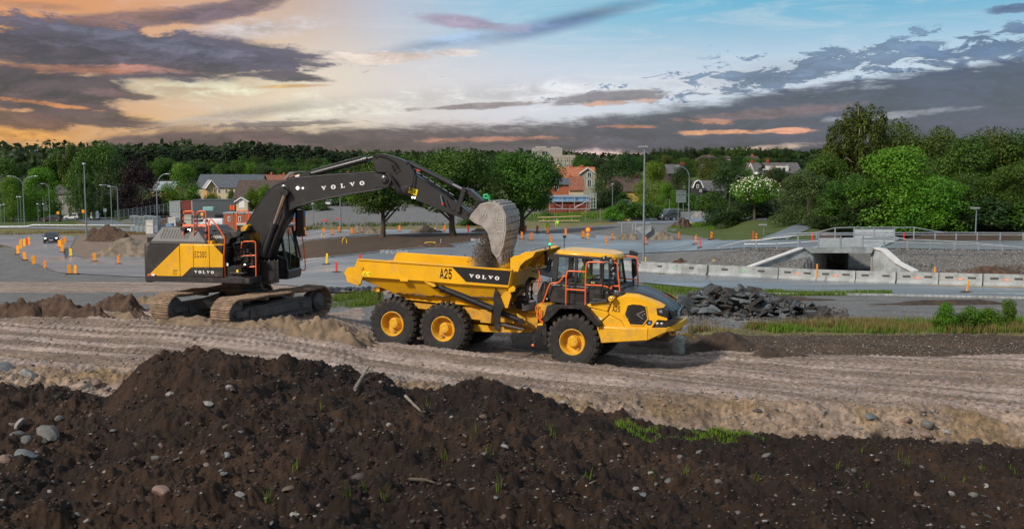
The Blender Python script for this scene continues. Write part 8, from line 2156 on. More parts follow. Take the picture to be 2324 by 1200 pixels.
for px,yb,yt,w_,D,kd,mt,lb in[(1832,535,388,120,112,'low','pale','pale green tree at the left corner of the right hand wood'),(1872,538,352,110,118,'low','mid','green tree behind the pale corner tree'),(1942,530,242,150,122,
'weep','olive','tallest tree, a weeping birch rising above the right hand wood'),(1905,540,318,110,126,'weep','olive','shorter birch leaning against the tallest birch'),(2026,530,278,130,126,'low','olive','olive domed tree right of the tallest birch'),
(1935,542,398,130,106,'low','mid','green tree in front of the weeping birch'),(2040,534,336,186,104,'low','bright','bright green maple in the middle of the right hand wood'),(2112,545,400,150,101,'low','bright','low bright crown spreading right of the maple'),
(1890,536,440,80,108,'low','pale','small pale tree leaning over the foot path'),(2118,535,292,130,124,'low','olive','olive tree behind the maple'),(2190,540,312,150,114,'low','mid','olive brown tree in the dark part of the wood'),
(2250,540,294,150,118,'low','olive','tall dark olive tree near the right edge'),(2320,540,300,150,115,'low','mid','dark green tree cut by the right picture edge'),(2290,545,380,120,104,'low','mid','green tree in the lower right of the wood'),
(2190,545,392,120,106,'low','mid','dark tree right of the maple'),(2370,540,330,150,108,'low','mid','tree beyond the right picture edge'),(1992,546,450,90,103,'bush','dark','dark undergrowth below the maple'),(1930,546,480,
90,104,'bush','dark','dark undergrowth left of the near panels'),(2075,548,470,100,102,'bush','dark','dark undergrowth behind the far railing'),(2150,548,460,100,101,'bush','dark','dark undergrowth left of the slim lamp'),
(2235,548,450,110,101,'bush','dark','dark undergrowth right of the slim lamp'),(2310,548,460,110,101,'bush','mid','green undergrowth at the right edge'),(1870,545,490,60,106,'bush','dark','dark undergrowth by the foot path')]:
 tree(px,yb,yt,w_*1.13,D,kd,mt,lb,cat='shrub' if kd=='bush' else 'tree',bark=BIRCHB if kd=='weep' else None)
for i,(px,D)in enumerate([(1860,140),(1910,145),(1970,148),(2030,150),(2080,150),(2130,148),(2190,146),(2240,148),(2300,146),(2360,146),(2420,140)]):
 tree(px,540,r.uniform(322,345)if px>2050 else r.uniform(350,375),100,D,'low','dark','dark tree deep inside the right hand wood','inner trees of the right hand wood')
def far_wood():
 rs=np.random.RandomState(4);n=26000
 pxs=rs.uniform(-300,2700,n);D=rs.uniform(460,640,n)
 X=(pxs-CX)/F*D;base=base_h(X,D);top=np.interp(pxs,[-300,300,800,1200,1400,1800,2700],[14,14,12,11,8,10,12])
 Z=base+rs.rand(n)**.6*top*(.7+.5*fbm(X*.02,D*.03,3))
 C_=np.stack([X,D,Z],1);N_=rs.normal(0,1,(n,3))+[0,-.5,.6]
 me=leaf_mesh('far_wood',C_,N_,2.0,9);me.materials.append(LM['dark']);o=bpy.data.objects.new('far_wood',me);COL.objects.link(o);tag(o,'dark wooded hills closing the view behind the houses','woodland');o['kind']='stuff'
far_wood()
# ------------ heaps
def mound(name,label,px,yb,yt,wpx,D,m,rough=.25,dep=.55,seed=0,cat='soil heap',group=None,rings=30,sectors=72,peak=1.4,sink=.35):
 w=G(px,yb,27 if D<60 else 60);k=F/w.y;H=(yb-yt)/k*(.68 if D<60 else .92);R_=wpx/2/k
 w=Vector((w.x,w.y+R_*dep*.45,0));gzv=gz(w.x,w.y)
 rs=np.random.RandomState(seed)
 t_=np.linspace(0,1,rings)**.85;a_=np.linspace(0,2*np.pi,sectors,endpoint=False)
 T2,A2=np.meshgrid(t_,a_,indexing='ij');ox,oy=rs.rand(2)*50
 rad=R_*T2*(1+.30*fbm(np.cos(A2)*1.3+ox,np.sin(A2)*1.3+oy,2))
 X=rad*np.cos(A2);Y=rad*np.sin(A2)*dep;sc=1.9/max(R_,.1)
 Tn=np.clip(T2+.30*T2*(1-T2)*4*fbm(X*2.2/R_+oy,Y*2.2/R_+ox,3),0,1);prof=((1-sst(Tn,.12,1.0))*.75+(1-Tn)*.25)*(.74+.62*sst(fbm(X*sc*.6+oy,Y*sc*.6/dep*.5+ox,2),-.35,.4)*min(1,rough*2.4))
 Z=H*prof*(1+min(rough,.4)*1.3*fbm(X*sc+ox,Y*sc+oy,3))+H*rough*.30*fbm(X*sc*2.6+oy,Y*sc*2.6/dep*.7,4,.6)*sst(1-T2,0,.3)
 lum=min(.10,H*.12);Z=Z+lum*fbm(X*3.3+ox,Y*3.3,4,.68)*(1-T2*.4)
 WX,WY=w.x+X,w.y+Y;gh=ground_np(WX.ravel(),WY.ravel()).reshape(X.shape);Z=Z+(gh-gzv)-sink*T2**5*.4-.02
 m_=MB();vs=[(x,y,z)for x,y,z in zip(X.ravel(),Y.ravel(),Z.ravel())]
 fs=[(i*sectors+j,i*sectors+(j+1)%sectors,(i+1)*sectors+(j+1)%sectors,(i+1)*sectors+j)for i in range(1,rings-1)for j in range(sectors)]
 fs+=[(0,sectors+j,sectors+(j+1)%sectors)for j in range(sectors)]
 m_.add(vs,fs);o=m_.build(name,m,None,60,weld=False);o.location=(w.x,w.y,gzv);tag(o,label,cat,group);return o
H_BRN=mat('brown_heap_soil',(.075,.046,.030),.95,var=.45,vs=3,bump=.9,bs=9);H_DRK=mat('dark_heap_soil',(.048,.032,.022),.95,var=.4,vs=3,bump=.9,bs=9);H_SND=mat('sandy_heap_soil',(.20,.145,.095),.95,var=.35,vs=2,bump=.9,bs=9,
dirt=(.14,.09,.055),dirt_amt=.7);H_GRV=mat('grey_heap_gravel',(.20,.20,.19),.9,var=.3,vs=3,bump=.6,bs=9);H_GBR=mat('brown_heap_gravel',(.17,.14,.105),.95,var=.35,vs=1.5,bump=.8,bs=5)
for a in[('brown soil heap at the left edge before the grey gravel',30,716,662,150,38,H_BRN,.5,.5,1),('lumpy brown soil heap left of the far track',140,714,656,210,38.5,H_BRN,.5,.5,2),('brown soil heap close to the far excavator track',
255,706,652,170,39,H_BRN,.5,.5,3),('small brown mound behind the far track end',335,690,652,90,40,H_SND,.45,.5,4),('sandy spoil heap in front of the near track end',745,770,692,220,31.6,H_SND,.38,.5,5),('low sandy ridge before the near track',
640,744,708,210,30.9,H_SND,.4,.4,6),('low sandy lump under the far track end',420,738,706,190,31.5,H_SND,.4,.4,7),('small sandy heap left of the rear truck wheel',820,775,742,80,31,H_SND,.4,.5,8),('sandy crumbs before the left track end',
275,722,704,120,33.5,H_SND,.4,.4,31),('dark soil ridge right of the truck bumper',1655,792,744,250,34,H_DRK,.3,.5,9),('low dark soil heap under the truck bumper',1490,788,768,170,35,H_DRK,.35,.5,10),('low dark mound continuing the soil ridge',
1770,806,785,180,33,H_DRK,.3,.5,11),('brown gravel heap beside the road works channel',1506,545,521,66,103,H_GBR,.15,.7,12),('brown soil heap in front of the dark grey van',1546,517,492,66,130,H_BRN,.3,.6,13),('grey gravel cone left of the dark spreading tree',
1588,494,473,46,158,H_GRV,.08,.7,14),('low brown and grey heap left of the mast',1421,545,524,66,104,H_GBR,.25,.7,15),('brown earth heap on the dirt island at the left',240,548,516,130,118,H_BRN,.35,.6,16),('wide gravelly mound behind the excavator counterweight',
290,582,536,210,100,H_GBR,.2,.6,17),('brown earth mound beside the pallet stacks',385,512,484,70,172,H_BRN,.25,.6,18),('grey brown soil heap under the first large tree',830,531,511,110,120,H_GBR,.3,.5,19),('grey brown soil heap under the middle large tree',
965,529,513,100,120,H_GBR,.3,.5,20),('small dark heap on the brown field',985,562,549,130,100,H_BRN,.2,.4,21),('low heap behind the bucket',1090,527,515,60,122,H_GBR,.3,.5,32),
('brown rubble strip along the kerb right of the rubble pile',1790,682,666,320,53,H_DRK,.5,.25,22),('dark broken road edge below the leaning orange post',2120,692,678,460,50,H_DRK,.5,.16,23),('dark sand wedge at the foot of the right embankment',
2260,640,596,260,73,H_BRN,.12,.3,24),('sandy patch on the gravel above the barriers',1535,602,588,60,88,H_BRN,.3,.5,25),('low lumpy brown spoil at the far left edge',85,715,676,110,38,H_BRN,.6,.45,41),('crumbly brown spoil between the two left heaps',
200,716,684,120,38,H_BRN,.6,.45,42),('low brown spoil merging into the sand by the track',300,716,690,110,38,H_BRN,.6,.45,43),('low sandy spoil between the tracks',560,742,718,160,31,H_SND,.6,.4,44),('low sandy spoil right of the near track',
700,765,728,180,31,H_SND,.6,.45,45)]:
 lb,px,yb,yt,wp,D,m_,rg,dp,sd=a;mound('soil_heap',lb,px,yb,yt,wp,D,m_,rg,dp,sd)
m_=MB();w0=G(780,664,30);NX=30
vs=[]
for i in range(NX):
 for j in range(10):x=-1.6+3.4*i/NX;y=-.7+1.4*j/9;vs.append((x,y,.10+.32*float(fbm(np.array([x*1.6]),np.array([y*1.9]),3,ridge=True)[0])))
m_.add(vs,[(i*10+j,i*10+j+1,(i+1)*10+j+1,(i+1)*10+j)for i in range(NX-1)for j in range(9)]);o=m_.build('plastic_sheeting',mat('black_plastic_sheet',(.02,.022,.025),.22,var=.3),None,25);o.location=w0;o.rotation_euler=(0,0,
.12);tag(o,'crumpled black plastic sheeting on the ground left of the truck tail','plastic sheet')
mound('rubble_fines','dark crumbled asphalt under the slabs of the rubble pile',1680,712,656,350,46.5,mat('asphalt_fines',(.050,.040,.033),.95,var=.4,vs=4,bump=1.0,bs=9),.3,.5,77,'rubble')
S_AS=[mat('asphalt_slab_pale',(.10,.118,.13),.85,var=.3,vs=3,bump=.5,bs=25,dirt=(.10,.08,.06),dirt_amt=.6),mat('asphalt_slab_grey',(.055,.064,.072),.85,var=.3,vs=3,bump=.5,bs=25,dirt=(.09,.07,.052),dirt_amt=.6),mat('asphalt_slab_dark',
(.032,.029,.026),.85,var=.4,vs=3,bump=.6,bs=20)]
rs=random.Random(31);slabs=[]
for i in range(9):
 n=rs.randint(5,8);poly=[]
 for j in range(n):a=2*math.pi*(j+rs.uniform(-.3,.3))/n;q=rs.uniform(.28,.55);poly.append((q*math.cos(a)*1.15,q*math.sin(a)*.8))
 m_=MB();th=rs.uniform(.05,.09)
 vs=[(x,y,-th)for x,y in poly]+[(x*rs.uniform(.9,1.03),y*rs.uniform(.9,1.03),th*rs.uniform(.7,1.2))for x,y in poly]
 m_.add(vs,[tuple(range(n)),tuple(range(2*n-1,n-1,-1))]+[(j,(j+1)%n,n+(j+1)%n,n+j)for j in range(n)])
 o=m_.build('asphalt_slab',S_AS[i%3],None,0);slabs.append(o.data);bpy.data.objects.remove(o)
def pile_h(px,d):
 top=float(np.interp(px,[1508,1530,1570,1620,1660,1700,1740,1775,1810,1850,1880],[.1,.4,.78,.92,.92,.90,.72,.6,.42,.22,.05]))
 return top*max(0.0,1-(d/1.9)**2)
cnt=0
while cnt<285:
 px=rs.uniform(1506,1882);d=rs.uniform(-2.0,.9)
 if pile_h(px,d)<.03 and rs.random()<.7:continue
 D=46.2+d-(px-1690)*.001;X=(px-CX)/F*D*.996+0;z=gz(X,D)+pile_h(px,d)*rs.uniform(.8,1.12)
 o=bpy.data.objects.new('rubble_chunk',slabs[rs.randrange(9)]);COL.objects.link(o)
 o.location=(X,D,z+.03);o.rotation_euler=(rs.gauss(.38,.38),rs.gauss(0,.30),rs.uniform(0,6.28));s_=rs.choice([.28,.36,.45,.55,.7,.9,1.2])*rs.uniform(.8,1.1);o.scale=(s_,s_,max(.8,s_))
 tag(o,'broken dark slab in the rubble pile right of the dump truck','rubble chunk','broken dark slabs in the rubble pile');cnt+=1
 # ------------ stones
def stone_mesh(seed,sub=2):
 bm=bmesh.new();bmesh.ops.create_icosphere(bm,subdivisions=sub,radius=1.0);r_=random.Random(seed)
 sx,sy,sz=r_.uniform(.8,1.3),r_.uniform(.7,1.0),r_.uniform(.45,.75)
 pl=[(Vector((r_.gauss(0,1),r_.gauss(0,1),r_.gauss(0,1))).normalized(),r_.uniform(.55,.85))for _ in range(7)]
 off=Vector((r_.random()*9,r_.random()*9,0))
 for v in bm.verts:
  c_=v.co.copy()
  for n_,d_ in pl:
   e=c_.dot(n_)
   if e>d_:c_-=n_*(e-d_)*.85
  c_*=1+.12*math.sin(c_.x*3+off.x)*math.cos(c_.y*3+off.y)
  v.co=Vector((c_.x*sx,c_.y*sy,c_.z*sz))
 me=bpy.data.meshes.new('stone');bm.to_mesh(me);bm.free();me.shade_smooth();me.set_sharp_from_angle(angle=math.radians(32));return me
STM={k_:mat('stone_'+k_,c_,.75,var=.3,vs=2.5,bump=.35,bs=12,dirt=(.045,.03,.02),dirt_amt=.85)for k_,c_ in dict(grey=(.12,.12,.115),pale=(.26,.25,.235),pink=(.19,.13,.105),dark=(.05,.045,.042),brown=(.10,.075,.055),blue=(.12,
.135,.145)).items()}
SMESH=[stone_mesh(i)for i in range(12)]
for i,me in enumerate(SMESH):me.materials.append(STM['grey'])
def stone(px,py,wpx,kind,label,group=None,d0=7.5,flat=None,X=None,Y=None):
 if X is None:w=G(px,py,d0,60)
 else:w=Vector((X,Y,gz(X,Y)))
 s_=wpx/2/(F/w.y)
 o=bpy.data.objects.new('stone',TRN.choice(SMESH));COL.objects.link(o);o.location=(w.x,w.y,w.z-s_*.05);o.rotation_euler=(TRN.gauss(0,.25),TRN.gauss(0,.25),TRN.uniform(0,6.28));o.scale=(s_,s_,s_*(flat or TRN.uniform(.75,1.1)))
 o.material_slots[0].link='OBJECT';o.material_slots[0].material=STM[kind];tag(o,label,'stone',group);return o
NAMED=[(216,868,38,'pink','large pinkish boulder in the sandy hollow at the left',20),(10,834,40,'blue','grey blue boulder at the left edge of the sand',20),(60,852,60,'pale','sand coloured boulder half buried near the left edge',
20),(112,980,66,'grey','largest flat grey rock in the stone cluster at the left',8),(44,962,36,'pale','pale rock at the left picture edge',8),(38,985,34,'grey','grey rock under the pale one at the left edge',8),(60,997,40,
'grey','round grey stone in the left cluster',8),(58,1030,46,'blue','bluish stone lowest in the left cluster',8),(12,1040,40,'pink','pinkish stone at the left edge',8),(135,950,30,'grey','flat slate like stone above the left cluster',
8),(468,916,32,'pale','flat pale stone on the slope of the big dark mound',8),(512,1031,24,'pale','pale stone low on the front of the big dark mound',8),(370,1116,62,'pink','large brown pink stone lying low on the left',8),
(538,1125,34,'pale','pale stone in the lower foreground left of centre',8),(654,1109,36,'brown','round brown stone near the bottom, left of centre',8),(670,1166,26,'pale','pale stone close to the bottom edge',8),(885,964,
22,'pale','white stone on the dark soil in the centre',8),(864,866,12,'pale','small white stone near the branch on the mound',8),(1097,946,26,'brown','brown stone high on the right flank of the mound',8),(1280,913,22,'pale',
'pale angular stone at the top edge of the dark soil',8),(817,1080,38,'dark','dark reddish stone in the centre foreground',8),(1142,1010,26,'pale','pale split stone right of the centre',8),(2106,962,36,'grey','large rounded grey boulder in the sandy bank at the right',
18),(2104,985,32,'pink','reddish rock under the rounded boulder in the bank',18),(2150,980,24,'pale','pointed pale rock right of the rounded boulder',18),(2212,1001,36,'dark','dark jagged rock at the right foot of the bank',
18),(2057,952,30,'pink','flat reddish stone left of the rounded boulder',18),(1720,932,26,'dark','dark rock sticking out of the top of the bank',18),(1762,932,22,'dark','second dark rock at the top of the bank',18),(1975,
945,30,'blue','bluish stone high in the bank',18),(1688,960,14,'pale','small pale stone in the middle of the bank',18),(2160,1120,26,'pale','upright pale stone in the dark soil at the right',8),(2210,1122,26,'grey','flat grey stone right of the upright pale one',
8),(2082,1121,20,'pink','pinkish stone left of the upright pale one',8),(1515,1092,24,'grey','greyish stone in the dark soil below the green weeds',8),(1740,1032,22,'grey','rounded stone near the right end of the green weeds',
8),(848,771,14,'pale','pale grey rock beside the rear truck wheel',26),(1476,1072,14,'pale','small pale stone on the right part of the dark soil',8),(2266,1152,14,'pale','pale stone near the lower right corner',8),(1190,1064,
20,'brown','brown stone on the low mound in the foreground',8)]
for px,py,w_,kd,lb,d0 in NAMED:stone(px,py,w_*1.05,kd,lb,None,d0)
SG='loose stones in the dark soil'
rs=random.Random(17)
n_=0
while n_<235:
 px=rs.uniform(0,2324);py=rs.uniform(840,1195)if rs.random()<.85 else rs.uniform(1000,1195)
 w=G(px,py,7.5,60)
 if w.y>23.5:continue
 sz=rs.choice([7,8,9,10,12,14,18,22])*rs.uniform(.8,1.2)
 if w.y>18:sz=min(sz,9)
 stone(px,py,sz,rs.choice(['grey','brown','brown','dark','dark','blue','pale','pink']),'stone scattered in the dark soil of the foreground',SG,7.5);n_+=1
def gravel(name,label,n,region,rmin,rmax,cols,seed):
 rs_=np.random.RandomState(seed);X,Y,R_=region(rs_,n);Z=ground_np(X,Y)
 bv=np.array([(0,0,.75),(.95,.1,.1),(.2,.9,.15),(-.9,.35,.1),(-.5,-.85,.12),(.55,-.75,.1),(0,0,-.5)]);bf=np.array([(0,1,2),(0,2,3),(0,3,4),(0,4,5),(0,5,1),(6,2,1),(6,3,2),(6,4,3),(6,5,4),(6,1,5)])
 m=len(X);s_=(rmin+(rmax-rmin)*rs_.rand(m)**2.5)*R_;an=rs_.rand(m)*6.28
 sc=s_[:,None,None]*rs_.uniform(.6,1.3,(m,1,3));V=bv[None]*sc+rs_.normal(0,.12,(m,7,3))*s_[:,None,None]
 c_,s2=np.cos(an)[:,None],np.sin(an)[:,None];x=V[:,:,0]*c_-V[:,:,1]*s2;y=V[:,:,0]*s2+V[:,:,1]*c_
 P3=np.stack([x+X[:,None],y+Y[:,None],V[:,:,2]+Z[:,None]],2).reshape(-1,3);Fc=(bf[None]+(np.arange(m)*7)[:,None,None]).reshape(-1,3)
 me=bpy.data.meshes.new(name);me.vertices.add(len(P3));me.vertices.foreach_set('co',P3.astype(np.float32).ravel());me.loops.add(Fc.size);me.loops.foreach_set('vertex_index',Fc.astype(np.int32).ravel());me.polygons.add(len(Fc));me.polygons.foreach_set('loop_start',
np.arange(0,Fc.size,3,dtype=np.int32));me.polygons.foreach_set('loop_total',np.full(len(Fc),3,np.int32));me.update(calc_edges=True)
 ca=me.color_attributes.new('tint','FLOAT_COLOR','POINT');cc=np.array(cols)[rs_.randint(0,len(cols),m)]*rs_.uniform(.6,1.2,(m,1));c4=np.ones((len(P3),4),np.float32);c4[:,:3]=np.repeat(cc,7,0);ca.data.foreach_set('color',c4.ravel())
 mt=MATS.get('loose_gravel')
 if mt is None:
  mt=bpy.data.materials.new('loose_gravel');mt.use_nodes=True;g=NG(mt.node_tree);b=mt.node_tree.nodes['Principled BSDF'];at=g.new('ShaderNodeAttribute');at.attribute_name='tint';g.l.new(at.outputs['Color'],b.inputs['Base Color']);b.inputs['Roughness'].default_value=.8;MATS['loose_gravel']=mt
 me.materials.append(mt);o=bpy.data.objects.new(name,me);COL.objects.link(o);tag(o,label,'gravel');o['kind']='stuff';return o
def reg_dark(rs_,n):
 u=rs_.uniform(-100,2424,n);D=8+15.5*rs_.rand(n)**.8;X=(u-CX)/F*D;k_=(dark_mask(X,D)>.5)&((pnoise(X*.5,D*.5)+pnoise(X*1.7+9,D*1.7)*.6>-.12)|(rs_.rand(n)<.35));return X[k_],D[k_],np.ones(k_.sum())
gravel('pebbles','pebbles and crumbs of stone all over the dark foreground soil',8000,reg_dark,.006,.034,[(.07,.055,.045),(.12,.11,.10),(.045,.033,.025),(.2,.18,.165),(.09,.06,.045)],1)
gravel('soil_clods','crumbly clods of dark soil on the foreground mound',42000,reg_dark,.008,.036,[(.036,.020,.0115),(.046,.026,.016),(.026,.015,.009)],7)
def reg_bank(rs_,n):
 u=rs_.uniform(-100,2424,n);D=rs_.uniform(20,25.8,n);X=(u-CX)/F*D;k_=dark_mask(X,D)<.5;return X[k_],D[k_],np.ones(k_.sum())
gravel('bank_gravel','small stones sticking out of the sandy bank and road edge',5000,reg_bank,.012,.07,[(.20,.18,.16),(.30,.24,.18),(.14,.14,.15),(.25,.17,.12)],2)
def reg_road(rs_,n):
 u=rs_.uniform(-100,2424,n);D=rs_.uniform(25,36,n);X=(u-CX)/F*D;k_=(fbm(X*.3,D*1.2,3)>.02)|(rs_.rand(n)<.3);return X[k_],D[k_],np.ones(k_.sum())
gravel('road_gravel','loose grit along the haul road',9000,reg_road,.01,.06,[(.24,.18,.13),(.30,.22,.17),(.18,.15,.12),(.20,.20,.20)],3)
def reg_emb(rs_,n):
 u=rs_.uniform(1400,2500,n);D=rs_.uniform(73,84,n);X=(u-CX)/F*D;k_=((u<1835)|(u>2035));return X[k_],D[k_],np.ones(k_.sum())
gravel('embankment_gravel','coarse grey gravel on the road embankment behind the barriers',24000,reg_emb,.035,.11,[(.15,.15,.145),(.21,.205,.20),(.11,.11,.11),(.18,.16,.14)],4)
for i,(u0,u1,ya,yb_,lb)in enumerate([(862,925,569,576,'pile of pale crushed stone at the kerb of the brown field'),(1070,1112,543,550,'crushed stone at the kerb left of the bucket')]):
 def rg(rs_,n):
  u=rs_.uniform(u0,u1,n);D0=G((u0+u1)/2,yb_,60).y;D1=G((u0+u1)/2,ya,60).y;D=rs_.uniform(D0,D1,n);return(u-CX)/F*D,D,np.ones(n)
 gravel('crushed_stone',lb,700,rg,.08,.2,[(.30,.32,.33),(.22,.24,.26)],11+i)
def reg_rub(rs_,n):
 u=rs_.uniform(1470,1930,n);D=rs_.normal(45.6,1.7,n);return(u-CX)/F*D,D,np.ones(n)
gravel('rubble_crumbs','black crumbs and grit spilled around the rubble pile',5000,reg_rub,.02,.11,[(.05,.045,.04),(.09,.085,.08),(.12,.10,.085),(.03,.03,.03)],15)
def reg_soil(rs_,n):
 u=rs_.uniform(1450,2424,n);D=rs_.uniform(33,38.5,n);X=(u-CX)/F*D;return X,D,np.ones(n)
gravel('topsoil_crumbs','crumbs on the strip of dark topsoil right of the truck',6000,reg_soil,.012,.05,[(.07,.05,.035),(.12,.1,.08),(.18,.17,.16)],5)
def stick(label,pts,r,m,name='branch',cat='branch',d0=7.5):
 q=[G(a,b,d0,300)+Vector((0,0,c_))for a,b,c_ in pts];m_=MB();o0=q[0].copy();m_.tube([v-o0 for v in q],r,7,r2=r*.6);o=m_.build(name,m,None,50);o.location=o0;tag(o,label,cat);return o
WOOD=mat('weathered_wood',(.22,.19,.15),.8,var=.35,vs=6);WOODL=mat('fresh_timber',(.45,.33,.19),.7,var=.2,vs=3)
stick('bare forked branch end sticking out near the crest of the dark mound',[(805,886,.02),(822,868,.10),(838,853,.16)],.03,WOOD)
stick('dark root lying across the right flank of the mound',[(920,905,.05),(938,925,.06),(955,938,.04)],.025,WOOD)
stick('dark stick lying in the lower centre foreground',[(930,1092,.03),(965,1098,.05),(995,1104,.03)],.016,BARK)
stick('thin twig right of the sandy hollow',[(262,888,.03),(250,893,.06),(240,903,.08)],.012,BARK,d0=16)
stick('thin yellow straw like stick on the right dark soil',[(1330,1105,.02),(1350,1098,.04)],.01,WOODL)
for i,(px,yb,yt)in enumerate([(751,523,497),(793,521,493),(827,523,493),(908,515,492),(990,520,490),(1258,493,470),(1293,492,468),(1328,503,470),(1362,505,474),(1564,497,470),(820,478,455)]):
 w=at(px,yb);m_=MB();m_.box((0,0,(yb-yt)/2/(F/w.y)),(.11,.11,(yb-yt)/(F/w.y)));o=m_.build('fence_post',WOOD,None,0);o.location=w;tag(o,'thin grey wooden fence post standing in the grass beyond the road','fence post','wooden fence posts beyond the road')
t=thing('rail_fence','low wooden rail fence in the weeds left of the steel mast','fence',at(1270,505))
k=F/t.location.y
for(x0,y0,x1,y1)in((1220,494,1318,491),(1222,502,1315,501)):
 m_=MB();m_.tube([((x0-1270)/k,0,(505-y0)/k),((x1-1270)/k,0,(505-y1)/k)],.10,4);m_.build('rail',WOODL,t,0)
for x0 in(1233,1258,1298):m_=MB();m_.bb((x0-1270)/k-.05,(x0-1270)/k+.05,.1,.2,-.2,14/k);m_.build('post',M_GALV,t,0)
for i,(px,py,w_,a_,m_,lb)in enumerate([(1427,500,55,.05,WOODL,'long timber board lying left of the dark van'),(1575,510,40,-.35,WOODL,'timber beams on the lawn right of the brown heap'),(1420,501.5,16,0,M_BOARDY,'yellow board lying beside the mast'),
(1325,484,14,.6,WOODL,'leaning timber board in the weeds'),(1504,500,14,.9,WOODL,'two planks leaning before the dark van'),(695,487,30,0,WOOD,'low stack of planks right of the excavator cab'),(1320,487,14,0,mat('red_wheelbarrow',
(.6,.05,.02),.5),'red tray lying on the grass before the blue sheeted building'),(738,502,12,.1,M_BOARDR,'red board on the gravel yard under the boom'),(768,498,10,.15,M_BOARDR,'second red board lying behind the first')]):
 w=at(px,py);m2=MB();m2.box((0,0,.12),(w_/(F/w.y),.35,.22),Matrix.Rotation(-a_,3,'Y'));o=m2.build('timber',m_,None,0);o.location=w;tag(o,lb,'board')
t=thing('wire_fence','wire mesh fence along the embankment behind the pallet stacks','fence',at(300,502));k=F/t.location.y
for i in range(13):
 px=262+i*10;m_=MB();m_.cyl(((px-300)/k,0,(500-(498-i*1.6))/k),((px-300)/k,0,(500-(476-i*1.4))/k),.045,n=6);m_.build('post',M_GALVD,t)
m_=MB()
for j in range(5):m_.tube([((262-300)/k,0,(500-(477+j*4))/k),((382-300)/k,0,(500-(460+j*3.6))/k)],.02,4)
m_.build('wire',M_GALVD,t,0)
t=thing('culvert_head','concrete headwall with a sloping side beside the gravel channel','concrete wall',at(1465,543));k=F/t.location.y
m_=MB();m_.prism([((1438-1465)/k,26/k),((1478-1465)/k,30/k),((1478-1465)/k,20/k),((1462-1465)/k,8/k)],0,1.0);m_.build('headwall',M_CONC,t,0)
m_=MB();m_.prism([((1478-1465)/k,30/k),((1496-1465)/k,12/k),((1492-1465)/k,-2/k),((1466-1465)/k,-2/k),((1462-1465)/k,8/k)],.4,1.2);m_.build('wing_wall',M_CONC2,t,0)
m_=MB()
for px in(1411,1435,1442):m_.cyl(((px-1465)/k,0,6/k),((px-1465)/k,0,38/k),.05,n=6)
m_.cyl(((1400-1465)/k,0,38/k),((1475-1465)/k,0,37/k),.06,n=6);m_.build('guard_bar',M_GALV,t)
# ------------ grass and weeds
def blades(name,label,pts_fn,n,h0,h1,w_,lm,seed,lean=.35):
 rs_=np.random.RandomState(seed);X,Y=pts_fn(rs_,n);Z=ground_np(X,Y)-.01;m=len(X)
 h=rs_.uniform(h0,h1,m);an=rs_.rand(m)*6.28;dx,dy=np.cos(an),np.sin(an);ln=rs_.uniform(0,lean,m)*h;wa=rs_.rand(m)*6.28;wx,wy=np.cos(wa)*w_,np.sin(wa)*w_
 b0=np.stack([X-wx,Y-wy,Z],1);b1=np.stack([X+wx,Y+wy,Z],1);m1=np.stack([X+dx*ln*.35+wx*.7,Y+dy*ln*.35+wy*.7,Z+h*.6],1);m0=np.stack([X+dx*ln*.35-wx*.7,Y+dy*ln*.35-wy*.7,Z+h*.6],1);tp_=np.stack([X+dx*ln,Y+dy*ln,Z+h],1)
 P3=np.stack([b0,b1,m1,m0,tp_],1).reshape(-1,3);base=np.arange(m)*5
 me=bpy.data.meshes.new(name);me.vertices.add(len(P3));me.vertices.foreach_set('co',P3.astype(np.float32).ravel())
 lo=np.concatenate([np.stack([base,base+1,base+2,base+3],1),np.stack([base+3,base+2,base+4],1)],1).ravel().astype(np.int32)
 me.loops.add(len(lo));me.loops.foreach_set('vertex_index',lo);me.polygons.add(2*m)
 st_=np.stack([np.arange(m)*7,np.arange(m)*7+4],1).ravel().astype(np.int32);me.polygons.foreach_set('loop_start',st_);me.polygons.foreach_set('loop_total',np.tile([4,3],m).astype(np.int32));me.update(calc_edges=True)
 ca=me.color_attributes.new('tint','FLOAT_COLOR','POINT');c4=np.ones((len(P3),4),np.float32);c4[:,:3]=np.repeat(rs_.rand(m),5)[:,None];ca.data.foreach_set('color',c4.ravel())
 me.materials.append(LM[lm]);o=bpy.data.objects.new(name,me);COL.objects.link(o);tag(o,label,'grass');o['kind']='stuff';return o
LM['dry']=leaf_mat('dry_grass',(.16,.14,.045),(.30,.22,.085),.3);LM['grass']=leaf_mat('grass_blades',(.07,.13,.015),(.16,.24,.03),.35)
def strip(u0,u1,fn0,fn1,clump=None,d0=30):
 def f(rs_,n):
  u=rs_.uniform(u0,u1,n);t_=rs_.rand(n);D=fn0(u)+(fn1(u)-fn0(u))*t_;X=(u-CX)/F*D
  if clump:k_=fbm(X*clump,D*clump,3)>rs_.uniform(-.25,.15,n);return X[k_],D[k_]
  return X,D
 return f
def dist_of(pts,d0):
 us_=np.array([q[0]for q in pts],float);ds_=np.array([G(q[0],q[1],d0,200).y for q in pts]);return lambda u:np.interp(u,us_,ds_)
fa=dist_of([(1560,758),(1700,756),(1850,755),(2100,757),(2400,756)],33);fb=dist_of([(1560,748),(1700,743),(1850,735),(2100,730),(2400,726)],33)
blades('verge_grass','green grass verge between dark topsoil and grey gravel at the right',strip(1570,2420,fa,fb,.35),15000,.10,.34,.014,'grass',1)
blades('dry_grass','dry reddish grass mixed into the verge at the right',strip(1565,2420,fa,fb,.3),15000,.15,.46,.012,'dry',2)
fa=dist_of([(1420,690),(1500,690),(1620,672),(2000,670)],45);fb=dist_of([(1420,652),(1500,650),(1620,660),(2000,665)],45)
blades('roadside_grass','yellow green grass between the rubble pile and the road',strip(1420,2030,fa,fb,.3),14000,.10,.30,.02,'grass',3)
fa=dist_of([(750,698),(860,692)],34);fb=dist_of([(750,672),(860,664)],34)
